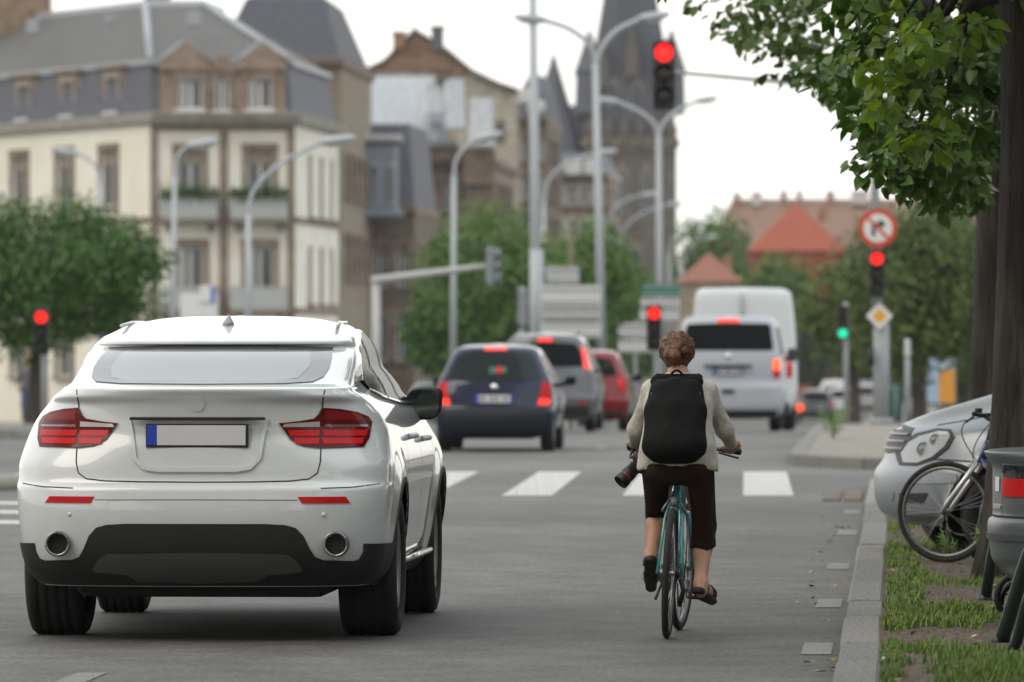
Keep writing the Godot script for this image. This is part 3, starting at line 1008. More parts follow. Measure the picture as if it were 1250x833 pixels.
	slab("cornice", t, [ring_of(P, ye - 0.12, 1.0, ce), ring_of(P, ye + 0.05, 1.035, ce), ring_of(P, ye + 0.38, 1.05, ce), ring_of(P, ye + 0.44, 1.0, ce)], pale)
	var slate := roofing("slate_blue", Color(0.10, 0.105, 0.13))
	var slate2 := roofing("slate_brown", Color(0.10, 0.096, 0.092))
	var ym := at(0, 76, d).y
	slab("mansard", t, [ring_of(P, ye + 0.42, 0.985, ce), ring_of(P, ym, 0.95, ce)], slate, false)
	slab("mansard_ledge", t, [ring_of(P, ym - 0.05, 0.965, ce), ring_of(P, ym + 0.16, 0.965, ce)], mat("zinc", Color(0.30, 0.32, 0.35), 0.45, 0.3))
	var top := at(0, 8, d + 14).y
	var roof := slab("roof", t, [ring_of(P, ym + 0.14, 0.955, ce), ring_of(P, top, 0.42, ce)], slate2)
	slab("ridge_zinc", t, [ring_of(P, top - 0.05, 0.43, ce), ring_of(P, top + 0.2, 0.42, ce)], mat("zinc", Color(0.30, 0.32, 0.35), 0.45, 0.3))
	# zinc hips
	for i in [1, 2]:
		var a: Vector3 = ring_of(P, ym + 0.2, 0.955, ce)[i]
		var b: Vector3 = ring_of(P, top + 0.05, 0.42, ce)[i]
		bar("hip_cap", [a, b], 0.16, M["zinc"], t, 6)
	# stone dormer block over the chamfer
	var fo: Vector3 = P[1] + r * (196 - 183) * k - r.cross(Vector3.UP) * 0.25
	fo.y = ye + 0.42
	var dw := (346.0 - 196) * k
	var dh: float = at(0, 86, d).y - fo.y
	facade(t, fo, r, dw, dh, [[(218 - 196) * k, 0.15, 0.95, dh - 0.45, "curtain"], [(262 - 196) * k, 0.1, 0.55, dh - 0.3, "plain"], [(303 - 196) * k, 0.15, 0.95, dh - 0.45, "curtain"]], stone("dormer_sandstone", Color(0.29, 0.22, 0.175)), brown, {"sill": mat("sill_white", Color(0.55, 0.55, 0.55), 0.7), "frame": mat("frame_white", Color(0.6, 0.6, 0.6), 0.6)})
	ledge("dormer_cornice", t, fo, r, -0.1, dw + 0.2, dh, 0.2, 0.2, brown, 1.2)
	var nn := r.cross(Vector3.UP).normalized()
	for s in [0.0, 1.0]:
		var sx: float = s * (dw + 0.06) - 0.03
		var st := flat()
		box(st, fo + r * sx + Vector3.UP * dh * 0.5 - nn * 0.7, Vector3(0.06, dh, 1.4), 0.0, Basis(r, Vector3.UP, nn))
		obj("dormer_cheek", st, brown, t)
	for c in [224.0, 319.0]:
		var st := flat()
		plate(st, pv([[-1.12, 0.0], [1.12, 0.0], [0.5, 0.55], [0.0, 0.95], [-0.5, 0.55]]), fo + r * (c - 196) * k + Vector3.UP * (dh + 0.18) + nn * 0.16, r, Vector3.UP, 1.6)
		obj("pediment", st, stone("dormer_sandstone", Color(0.29, 0.22, 0.175)), t)
		for s in [-1, 1]:
			bar("pediment_coping", [fo + r * ((c - 196) * k + s * 1.25) + Vector3.UP * (dh + 0.2) + nn * 0.1, fo + r * ((c - 196) * k) + Vector3.UP * (dh + 1.2) + nn * 0.1], 0.1, M["zinc"] if s < 0 else brown, t, 6)
	var st3 := flat(); box(st3, fo + r * dw * 0.5 + Vector3.UP * (dh + 0.4), Vector3(0.5, 0.5, 0.4), 0.05); obj("finial_block", st3, brown, t)
	# dormers on the left slope
	for c in [130.0, 76.0, 22.0, -32.0]:
		var lo := 0.0
		var hi := w2
		for it in 24:
			var mid := (lo + hi) * 0.5
			var p: Vector3 = P[0] + r2 * mid
			if 625.0 + p.x * F / -p.z < c: lo = mid
			else: hi = mid
		var n2 := r2.cross(Vector3.UP).normalized()
		var o2: Vector3 = P[0] + r2 * (lo - 1.35) - n2 * 0.3
		o2.y = ye + 0.42
		facade(t, o2, r2, 2.7, 1.95, [[0.72, 0.2, 1.26, 1.35, "curtain"]], brown, stone("dormer_pale", Color(0.34, 0.29, 0.24)), {"sill": mat("sill_white", Color(0.55, 0.55, 0.55), 0.7), "frame": mat("frame_white", Color(0.6, 0.6, 0.6), 0.6)})
		ledge("dormer_roof", t, o2, r2, -0.2, 3.1, 1.95, 0.16, 0.2, brown, 1.6)
		for s in [0.0, 2.7]:
			st3 = flat(); box(st3, o2 + r2 * s + Vector3.UP * 0.97 - n2 * 0.6, Vector3(0.05, 1.95, 1.2), 0.0, Basis(r2, Vector3.UP, n2)); obj("dormer_cheek", st3, brown, t)
	for q in [[40.0, 33.0], [136.0, 28.0], [236.0, 24.0]]:      # skylights
		st3 = flat(); box(st3, at(q[0], q[1], d + (14.0 if q[0] < 200 else 4.0)), Vector3(0.55, 0.6, 0.6), 0.04); obj("skylight", st3, mat("zinc", Color(0.30, 0.32, 0.35), 0.45, 0.3), t)
	brickish("chimney", t, at(192, -2, d + 18), Vector3(1.1, 1.6, 0.9), stone("chimney_brick", Color(0.33, 0.19, 0.115)))
	brickish("chimney", t, at(18, 5, d + 26), Vector3(3.2, 3.0, 1.2), stone("chimney_tan", Color(0.27, 0.195, 0.135)))
# a house block given by picture columns: front face turned to the camera, side face receding along the avenue
func house(called: String, label: String, px0: float, px1: float, py_eave: float, d: float, deep: float, wall: Material, trim: Material, cols: Array, rows: Array, opts := {}) -> Node3D:
	var y0 := gy(d) - 0.3
	var t := thing(called, label, "building", Vector3.ZERO, 0.0, opts.get("group", ""))
	var a := Vector3((px0 - 625) * d / F, y0, -d)
	var b := Vector3((px1 - 625) * d / F, y0, -d)
	var dirv := Vector3(sin(AL), 0, -cos(AL)) * deep
	var eave := at(0, py_eave, d).y - y0
	var k := d / F
	var wins := []
	for c in cols:
		for q in rows: wins.append([(c[0] - px0) * k, at(0, q[1], d).y - y0, c[1] * k, (q[1] - q[0]) * k, q[2] if q.size() > 2 else "plain"])
	facade(t, a, Vector3.RIGHT, b.x - a.x, eave, wins, wall, trim)
	var sw := []
	for q in rows:
		var i := 0
		while 2.0 + i * 3.2 < deep - 2.0:
			sw.append([2.0 + i * 3.2, at(0, q[1], d).y - y0, 1.2, (q[1] - q[0]) * k, "plain"]); i += 1
	facade(t, b, dirv.normalized(), deep, eave, sw, wall, trim)
	facade(t, b + dirv, Vector3.LEFT, b.x - a.x, eave, [], wall, trim)
	facade(t, a + dirv, -dirv.normalized(), deep, eave, [], wall, trim)
	var P := [a, b, b + dirv, a + dirv]
	var ce: Vector3 = (a + b) * 0.5 + dirv * 0.5
	if opts.get("cornice", true): slab("cornice", t, [ring_of(P, y0 + eave - 0.1, 1.0, ce), ring_of(P, y0 + eave + 0.1, 1.05, ce), ring_of(P, y0 + eave + 0.4, 1.06, ce), ring_of(P, y0 + eave + 0.45, 1.0, ce)], trim)
	for e in opts.get("roofs", []):      # [top picture row, scale at top, material]
		pass
	var y := y0 + eave + 0.4
	var s0 := 1.0
	for e in opts.get("roofs", []):
		var yt := at(0, e[0], d).y
		slab("roof", t, [ring_of(P, y, s0 * 0.995, ce), ring_of(P, yt, e[1], ce)], e[2])
		y = yt; s0 = e[1]
	return t
func town() -> void:
	corner_house()
	var brown := stone("brown_sandstone", Color(0.255, 0.195, 0.155))
	var dark := stone("dark_sandstone", Color(0.175, 0.135, 0.10))
	var tan := stone("tan_sandstone", Color(0.29, 0.235, 0.175))
	var slate := roofing("slate_blue", Color(0.10, 0.105, 0.13))
	var slate3 := roofing("slate_dark", Color(0.062, 0.065, 0.082))
	var zinc := mat("zinc_pale", Color(0.46, 0.485, 0.53), 0.42, 0.15, {"tex": grain("zinc_weather", 0.03, 0.82, 1.05, 4, 256, 0.0, 97), "scale": 0.3, "world": true})
	# tall house behind the corner house, steep slate roof
	var t := house("slate_roofed_house", "dark steep slate roof rising behind the cream corner house", 262, 416, 82, 312, 18, tan, brown, [[388, 10]], [[190, 240], [290, 340]], {"roofs": [[70, 0.985, slate3], [-6, 0.62, slate3], [-30, 0.2, slate3]]})
	brickish("chimney", t, at(388, 36, 316), Vector3(0.8, 2.1, 1.0), mat("chimney_slate", Color(0.10, 0.105, 0.115), 0.8))
	# house with the metal oriel
	t = house("stone_house", "brown sandstone town house with a blue-grey metal bay window", 412, 506, 262, 330, 16, dark, brown, [[428, 16], [456, 16], [484, 14]], [[300, 350, "blind"], [385, 440, "plain"]], {"roofs": [[150, 0.80, slate]]})
	var d := 328.0
	var k := d / F
	var st := flat()
	var o := at(424, 262, d)
	box(st, o + Vector3(31 * k, 44 * k, 0.2), Vector3(62 * k, 88 * k, 2.2), 0.2)
	obj("bay", st, mat("bay_metal", Color(0.20, 0.225, 0.27), 0.5, 0.2), t)
	for c in [436.0, 458.0, 477.0]:
		st = flat(); box(st, at(c, 226, d) + Vector3(0, 0, 1.34), Vector3(13 * k, 50 * k, 0.1), 0.02); var wn := obj("bay_window", st, mat("frame_blue", Color(0.34, 0.37, 0.41), 0.5), t)
		st = flat(); box(st, at(c, 226, d) + Vector3(0, 0, 1.4), Vector3(9 * k, 44 * k, 0.05), 0.0); obj("pane", st, mat("pane_dark", Color(0.03, 0.035, 0.038), 0.05, 0.0, {"spec": 0.6}), wn)
	for y in [170.0, 262.0]:
		st = flat(); box(st, at(456, y, d) + Vector3(0, 0, 0.3), Vector3(72 * k, 9 * k, 2.7), 0.1); obj("bay_cornice", st, mat("bay_metal", Color(0.20, 0.225, 0.27), 0.5, 0.2) if y > 200 else mat("bay_lead", Color(0.42, 0.40, 0.42), 0.5), t)
	brickish("chimney", t, at(430, 140, d + 4), Vector3(0.8, 1.4, 0.8), stone("chimney_brick", Color(0.33, 0.19, 0.115)))
	# house with the pale zinc roof
	t = house("zinc_roofed_house", "tan stone house with a wide pale zinc roof and turret", 424, 604, 205, 375, 20, tan, brown, [[505, 18], [540, 16], [572, 14]], [[225, 260, "plain"], [285, 330, "plain"], [360, 410, "plain"]], {})
	d = 373.0; k = d / F
	var ya := at(0, 172, d).y
	var yb := at(0, 90, d).y
	for i in 14:      # standing-seam zinc, bay by bay
		var x0 := lerpf(421, 545, i / 14.0)
		var x1 := lerpf(421, 545, (i + 1) / 14.0)
		st = flat()
		var a := at(x0, 0, d).x; var b := at(x1, 0, d).x - 0.03
		var q := [Vector3(a, ya, -d + 0.6), Vector3(b, ya, -d + 0.6), Vector3(b, yb, -d - 4.0), Vector3(a, yb, -d - 4.0)]
		quad(st, q[0], q[3], q[2], q[1]); quad(st, q[1], q[2], q[2] - Vector3(0, 0.12, 0), q[1] - Vector3(0, 0.12, 0)); quad(st, q[0], q[0] - Vector3(0, 0.12, 0), q[3] - Vector3(0, 0.12, 0), q[3])
		obj("zinc_sheet", st, zinc, t)
	st = flat(); box(st, at(483, 132, d) + Vector3(0, 0, -7.5), Vector3(124 * k, 74 * k, 5.0), 0.05); obj("attic", st, tan, t)
	st = flat(); box(st, at(488, 176, d) + Vector3(0, 0, 0.4), Vector3(140 * k, 7 * k, 1.0), 0.04); obj("gutter", st, mat("gutter_blue", Color(0.20, 0.22, 0.26), 0.5, 0.3), t)
	st = flat(); box(st, at(500, 188, d) + Vector3(0, 0, 0.05), Vector3(150 * k, 16 * k, 0.6), 0.04); obj("parapet", st, brown, t)
	for q in [[531, 120, 26, 40, 1.2], [556, 128, 24, 60, 2.2], [588, 150, 32, 58, 2.6]]:      # dormer and turret roofs of pale zinc
		st = flat()
		var c := at(q[0], q[1], d) + Vector3(0, 0, q[4])
		var hw: float = q[2] * k * 0.5
		var hh: float = q[3] * k * 0.5
		var r0 := [c + Vector3(-hw, -hh, 0.6), c + Vector3(hw, -hh, 0.6), c + Vector3(hw, -hh, -2), c + Vector3(-hw, -hh, -2)]
		var r1 := [c + Vector3(-hw * 0.82, hh, -0.3), c + Vector3(hw * 0.82, hh, -0.3), c + Vector3(hw * 0.82, hh, -2), c + Vector3(-hw * 0.82, hh, -2)]
		loft(st, [r0, r1], true, true)
		obj("turret_roof", st, zinc, t)
	for q in [[586, 205, 38, 46, 1.2], [590, 260, 30, 60, 0.9]]:
		st = flat(); box(st, at(q[0], q[1], d) + Vector3(0, 0, q[4]), Vector3(q[2] * k, q[3] * k, 2.4), 0.1); obj("turret", st, dark, t)
	brickish("chimney", t, at(542, 92, d - 1), Vector3(1.0, 0.7, 0.8), dark)
	# tall gable of the next house, with brick attic and chimneys
	d = 430.0; k = d / F
	t = thing("gabled_house", "tall beige gable with brick top and two chimneys above the zinc roof", "building", Vector3.ZERO)
	var c0 := at(520, 462, d)
	var outline := PackedVector2Array()
	for q in [[416, 462], [636, 462], [632, 112], [608, 104], [585, 92], [562, 76], [505, 72], [470, 76], [445, 88], [416, 98]]: outline.append(Vector2((q[0] - 520) * k, (462 - q[1]) * k))
	outline.reverse()
	st = flat(); plate(st, outline, c0, Vector3.RIGHT, Vector3.UP, 14.0); obj("wall", st, stone("beige_gable", Color(0.42, 0.385, 0.32)), t)
	var top := PackedVector2Array()
	for q in [[452, 84], [470, 75], [482, 60], [506, 38], [522, 48], [545, 63], [575, 88], [560, 90], [520, 84]]: top.append(Vector2((q[0] - 520) * k, (462 - q[1]) * k))
	top.reverse()
	st = flat(); plate(st, top, c0 + Vector3(0, 0, 0.25), Vector3.RIGHT, Vector3.UP, 12.0); obj("brick_attic", st, stone("attic_brick", Color(0.34, 0.20, 0.13)), t)
	for q in [[487, 50], [534, 48]]: brickish("chimney", t, at(q[0], q[1], d - 1), Vector3(0.75, 1.0 if q[0] < 500 else 1.5, 1.0), stone("chimney_brick", Color(0.33, 0.19, 0.115)) if q[0] < 500 else mat("chimney_slate", Color(0.10, 0.105, 0.115), 0.8))
	bar("coping", [at(416, 97, d - 0.3), at(445, 87, d - 0.3), at(470, 75, d - 0.3), at(506, 37, d - 0.3), at(545, 62, d - 0.3), at(575, 87, d - 0.3), at(608, 103, d - 0.3), at(632, 111, d - 0.3)], 0.2, dark, t, 6)
	bar("lightning_rod", [at(507, 40, d - 1), at(507, 5, d - 1)], 0.04, galv(), t, 5)
	for q in [[610, 160, 12, 26], [610, 210, 12, 26], [585, 225, 12, 26]]:
		st = flat(); box(st, at(q[0], q[1], d) + Vector3(0, 0, 0.05), Vector3(q[2] * k, q[3] * k, 0.14), 0.02); var wn2 := obj("window", st, brown, t)
		st = flat(); box(st, at(q[0], q[1], d) + Vector3(0, 0, 0.13), Vector3(q[2] * k * 0.7, q[3] * k * 0.85, 0.05), 0.0); obj("pane", st, mat("pane_dark", Color(0.03, 0.035, 0.038), 0.05, 0.0, {"spec": 0.6}), wn2)
	# narrow houses before the church
	t = house("narrow_house", "narrow dark house with white-framed dormers left of the small spire", 628, 668, 150, 470, 20, dark, brown, [[634, 8], [646, 8], [657, 8]], [[170, 195], [215, 245], [265, 300]], {"roofs": [[112, 0.8, slate3], [88, 0.4, slate3]]})
	st = flat(); box(st, at(636, 118, 468), Vector3(1.4, 1.0, 1.5), 0.1); obj("dormer", st, mat("dormer_white", Color(0.5, 0.5, 0.5), 0.7), t)
	st = flat(); box(st, at(655, 130, 468), Vector3(1.2, 0.8, 1.5), 0.1); obj("dormer", st, mat("dormer_white", Color(0.5, 0.5, 0.5), 0.7), t)
	t = house("brick_house", "reddish-brown house with pale quoins below the church tower", 672, 742, 215, 500, 22, stone("rust_brick", Color(0.23, 0.14, 0.105)), stone("quoin_pale", Color(0.42, 0.40, 0.36)), [[678, 9], [694, 9], [710, 9], [726, 9]], [[228, 250], [268, 292], [308, 335]], {"roofs": [[185, 0.7, slate]]})
	for c in [676.0, 700.0, 724.0]:
		st = flat(); box(st, at(c, 205, 498), Vector3(1.2, 1.1, 1.4), 0.1); obj("dormer", st, mat("dormer_white", Color(0.5, 0.5, 0.5), 0.7), t)
	church(dark, tan, slate, slate3)
	# red roofs on the right
	roof_house("red_roofed_house", "house with a steep bright red tiled roof right of the vans", [[985, 250], [914, 306], [1036, 345]], 430.0, Color(0.34, 0.075, 0.035))
	roof_house("low_red_house", "low red-brown tiled roof beside the white van's top", [[868, 310], [828, 344], [908, 360]], 400.0, Color(0.27, 0.10, 0.06))
	d = 520.0; k = d / F
	t = thing("long_roofed_house", "long weathered brown tiled roof with chimneys on the skyline", "building", Vector3.ZERO)
	st = flat()
	var yr := at(0, 241, d).y
	var ye := at(0, 300, d).y
	var xa := at(872, 0, d).x
	var xb := at(1215, 0, d).x
	quad(st, Vector3(xa, ye, -d), Vector3(xa + 1.6, yr, -d - 6), Vector3(xb, yr, -d - 6), Vector3(xb, ye, -d))
	quad(st, Vector3(xa, ye, -d - 12), Vector3(xb, ye, -d - 12), Vector3(xb, yr, -d - 6), Vector3(xa + 1.6, yr, -d - 6))
	tri(st, Vector3(xa, ye, -d), Vector3(xa, ye, -d - 12), Vector3(xa + 1.6, yr, -d - 6))
	obj("roof", st, roofing("tile_weathered", Color(0.26, 0.155, 0.11)), t)
	st = flat(); box(st, Vector3((xa + xb) * 0.5, (ye + gy(d)) * 0.5, -d - 6), Vector3(xb - xa - 0.8, ye - gy(d), 11.2)); obj("wall", st, stone("beige_gable", Color(0.42, 0.385, 0.32)), t)
	for q in [[924, 244, 0.7, true], [900, 242, 0.4, false], [957, 240, 0.4, false], [1014, 240, 0.5, false], [1050, 242, 1.3, true], [976, 240, 0.35, false]]: brickish("chimney", t, at(q[0], q[1], d + 5), Vector3(q[2], 1.0 if q[3] else 0.6, 0.7), mat("chimney_white", Color(0.5, 0.49, 0.47), 0.8) if q[3] else stone("chimney_brick", Color(0.33, 0.19, 0.115)))
func roof_house(called: String, label: String, q: Array, d: float, c: Color) -> void:
	var t := thing(called, label, "building", Vector3.ZERO)
	var apex := at(q[0][0], q[0][1], d + 4)
	var l := at(q[1][0], q[1][1], d)
	var rt := at(q[2][0], q[1][1], d)
	var tile := roofing("tile_" + called, c)
	var ce := Vector3((l.x + rt.x) * 0.5, 0, -d - 4)
	var P := [Vector3(l.x, 0, -d), Vector3(rt.x, 0, -d), Vector3(rt.x, 0, -d - 8), Vector3(l.x, 0, -d - 8)]
	# courses of tiles: stepped bands up the slope
	var n := 9
	for i in n:
		var y0 := lerpf(l.y, apex.y, float(i) / n)
		var y1 := lerpf(l.y, apex.y, float(i + 1) / n)
		var a := ring_of(P, y0 - 0.03, 1.0 - 0.93 * i / n, ce)
		var b := ring_of(P, y1, 1.0 - 0.93 * (i + 1) / n - 0.012, ce)
		slab("tile_course", t, [a, b], tile)
	slab("wall", t, [ring_of(P, gy(d) - 0.3, 0.94, ce), ring_of(P, l.y, 0.94, ce)], stone("wall_" + called, Color(0.30, 0.085, 0.05) if called == "red_roofed_house" else Color(0.35, 0.28, 0.2)))
	var st := flat(); box(st, Vector3(apex.x + 1.0, apex.y - 0.6, -d - 4), Vector3(0.5, 1.0, 0.5), 0.04); obj("chimney", st, stone("chimney_brick", Color(0.33, 0.19, 0.115)), t)
func church(dark: Material, tan: Material, slate: Material, slate3: Material) -> void:
	var d := 640.0
	var k := d / F
	var t := thing("church", "grey-brown stone church with a broad slate spire and a small pointed turret", "church", Vector3.ZERO)
	var st1 := stone("church_stone", Color(0.125, 0.108, 0.09), 0.1)
	var cx := at(770, 0, d).x
	var hw := 56.0 * k
	var sq := func(h: float, y: float, oct := 0.0) -> Array:      # square to octagon
		var out := []
		for i in 8:
			var w := TAU * (i + 0.5) / 8.0
			var p := Vector2(cos(w), sin(w)) / cos(PI / 8.0)
			var s := Vector2(signf(p.x), signf(p.y))
			var m := Vector2(clampf(p.x * 2.4, -1, 1), clampf(p.y * 2.4, -1, 1))
			var v := m.lerp(p, oct) * h
			out.append(Vector3(cx + v.x, y, -d - hw + v.y))
		return out
	var yb := at(0, 470, d).y
	var y1 := at(0, 178, d).y
	var y2 := at(0, 150, d).y
	var y3 := at(0, 92, d).y
	slab("tower", t, [sq.call(hw, yb), sq.call(hw, y1)], st1)
	slab("tower_cornice", t, [sq.call(hw * 1.0, y1 - 0.4), sq.call(hw * 1.07, y1), sq.call(hw * 1.07, y1 + 0.5), sq.call(hw * 0.98, y1 + 0.9)], tan)
	slab("belfry", t, [sq.call(hw * 0.97, y1 + 0.6), sq.call(hw * 0.95, y3, 0.1)], slate)
	slab("spire", t, [sq.call(hw * 0.93, y3 - 0.2, 0.15), sq.call(hw * 0.76, at(0, 55, d).y, 0.7), sq.call(hw * 0.60, at(0, 0, d).y, 1.0), sq.call(hw * 0.03, at(0, -190, d).y, 1.0)], slate3)
	for s in [-1, 1]:
		for e in [0, 1]:      # corner pinnacles
			var px = cx + s * hw * 0.9
			var pz := -d - hw + (hw * 0.9 if e == 0 else -hw * 0.9)
			var st := flat()
			lathe(st, [[1.3, y3 - 3.5], [1.2, y3 + 0.2], [1.4, y3 + 0.4], [0.0, y3 + 4.6]], 8, Vector3(px, 0, pz))
			obj("pinnacle", st, slate, t)
	# tall belfry lancets and lower windows on the front, louvred
	for q in [[748, 100, 14, 46, true], [778, 100, 14, 46, true], [806, 108, 10, 34, true], [760, 205, 16, 60, false], [790, 205, 16, 60, false], [775, 300, 18, 60, false], [818, 215, 7, 50, false]]:
		var w: float = q[2] * k * 0.5
		var h: float = q[3] * k
		var c := at(q[0], q[1] + q[3], d) + Vector3(0, 0, 0.02)
		var poly := PackedVector2Array([Vector2(-w, 0), Vector2(w, 0), Vector2(w, h * 0.7), Vector2(w * 0.6, h * 0.87), Vector2(0, h), Vector2(-w * 0.6, h * 0.87), Vector2(-w, h * 0.7)])
		var st := flat(); plate(st, scaled2(poly, 1.18), c + Vector3(0, -h * 0.05, 0.12), Vector3.RIGHT, Vector3.UP, 0.5); var wn := obj("window", st, tan, t)
		st = flat(); plate(st, poly, c + Vector3(0, 0, 0.2), Vector3.RIGHT, Vector3.UP, 0.1); obj("pane", st, slate3 if q[4] else mat("pane_dark", Color(0.03, 0.035, 0.038), 0.05, 0.0, {"spec": 0.6}), wn)
	# gablets and lucarnes round the foot of the spire
	for q in [[736, 96, 15, 60], [771, 84, 17, 66], [804, 96, 13, 56]]:
		var st0 := flat()
		var w: float = q[2] * k
		var h: float = q[3] * k
		plate(st0, PackedVector2Array([Vector2(-w * 0.5, 0), Vector2(w * 0.5, 0), Vector2(w * 0.5, h * 0.5), Vector2(0, h), Vector2(-w * 0.5, h * 0.5)]), at(q[0], q[1] + 12, d) + Vector3(0, 0, 0.5), Vector3.RIGHT, Vector3.UP, 2.5)
		var gb := obj("gablet", st0, st1, t)
		st0 = flat(); plate(st0, PackedVector2Array([Vector2(-w * 0.2, 0), Vector2(w * 0.2, 0), Vector2(w * 0.2, h * 0.32), Vector2(0, h * 0.45), Vector2(-w * 0.2, h * 0.32)]), at(q[0], q[1] + 6, d) + Vector3(0, 0, 0.56), Vector3.RIGHT, Vector3.UP, 0.1); obj("pane", st0, mat("pane_dark", Color(0.03, 0.035, 0.038), 0.05, 0.0, {"spec": 0.6}), gb)
	for q in [[722, 178], [742, 178], [762, 178], [782, 178], [802, 178], [820, 178]]:
		var st0 := flat()
		lathe(st0, [[0.55, 0.0], [0.5, 1.3], [0.62, 1.4], [0.0, 3.0]], 6, at(q[0], q[1], d) + Vector3(0, 0, 0.3))
		obj("gallery_pinnacle", st0, st1, t)
	# stair turret with the small spire, nave roof
	var tx := at(676, 0, d).x
	var st := flat(); lathe(st, [[3.0, yb], [3.0, at(0, 215, d).y], [3.4, at(0, 205, d).y], [2.6, at(0, 170, d).y], [1.2, at(0, 112, d).y], [0.05, at(0, 62, d).y]], 8, Vector3(tx, 0, -d - 3)); obj("turret_spire", st, slate, t)
	st = flat()
	var n0 := at(640, 250, d + 6)
	var n1 := at(735, 250, d + 6)
	var yr := at(0, 128, d + 10).y
	var yn := at(0, 190, d).y
	quad(st, Vector3(n0.x + 3, yn, -d - 2), Vector3(n0.x + 4.5, yr, -d - 10), Vector3(n1.x, yr, -d - 10), Vector3(n1.x, yn, -d - 2))
	obj("nave_roof", st, slate3, t)
	st = flat(); box(st, Vector3((n0.x + n1.x) * 0.5 + 1.5, (yn + yb) * 0.5, -d - 8), Vector3(n1.x - n0.x - 3, yn - yb, 12)); obj("nave_wall", st, st1, t)
	st = flat(); box(st, Vector3((n0.x + n1.x) * 0.5 + 4, yr, -d - 10), Vector3(n1.x - n0.x - 8, 0.9, 0.6), 0.1); obj("ridge", st, mat("zinc_pale", Color(0.46, 0.485, 0.53), 0.42, 0.15), t)
func terrace() -> void:      # the houses along the right of the avenue, just outside the frame: the cars' sides mirror them
	var tones := [Color(0.36, 0.31, 0.25), Color(0.28, 0.20, 0.16), Color(0.42, 0.40, 0.35), Color(0.32, 0.26, 0.2)]
	for i in 5:
		var v0 := -34.0 + i * 20.0
		var h: float = [12.5, 14.0, 11.5, 13.5, 12.0][i]
		var t := thing("terrace_house", ["tan", "red-brown", "pale", "ochre", "tan gabled"][i] + " town house on the right beyond the parked cars, outside the frame", "building", Vector3.ZERO, 0.0, "houses along the right of the avenue")
		var a := road(19.0, v0 + 19.6, -0.1)
		var b := road(19.0, v0, -0.1)
		var r := (b - a).normalized()
		var wins := []
		for f in 3:
			for c in 5: wins.append([1.6 + c * 3.6, 1.4 + f * 3.7, 1.2, 2.1, ["plain", "blind", "curtain"][(f + c + i) % 3]])
		facade(t, a, r, 19.6, h, wins, stone("terrace_stone_%d" % i, tones[i % 4]), stone("pale_cornice", Color(0.42, 0.40, 0.365)), {"surround": false})
		var back := -r.cross(Vector3.UP).normalized() * 11.0
		slab("side_wall", t, [[a, a + back, b + back, b], [a + Vector3(0, h, 0), a + back + Vector3(0, h, 0), b + back + Vector3(0, h, 0), b + Vector3(0, h, 0)]].map(func(q): return [q[0] + back * 0.03, q[1], q[2], q[3] + back * 0.03]), stone("terrace_stone_%d" % i, tones[i % 4]))
		var ce := (a + b + back) * 0.5
		var P := [a, b, b + back, a + back]
		slab("roof", t, [ring_of(P, h - 0.1, 1.03, ce), ring_of(P, h + 4.0, 0.45, ce)], roofing("slate_blue", Color(0.10, 0.105, 0.13)))
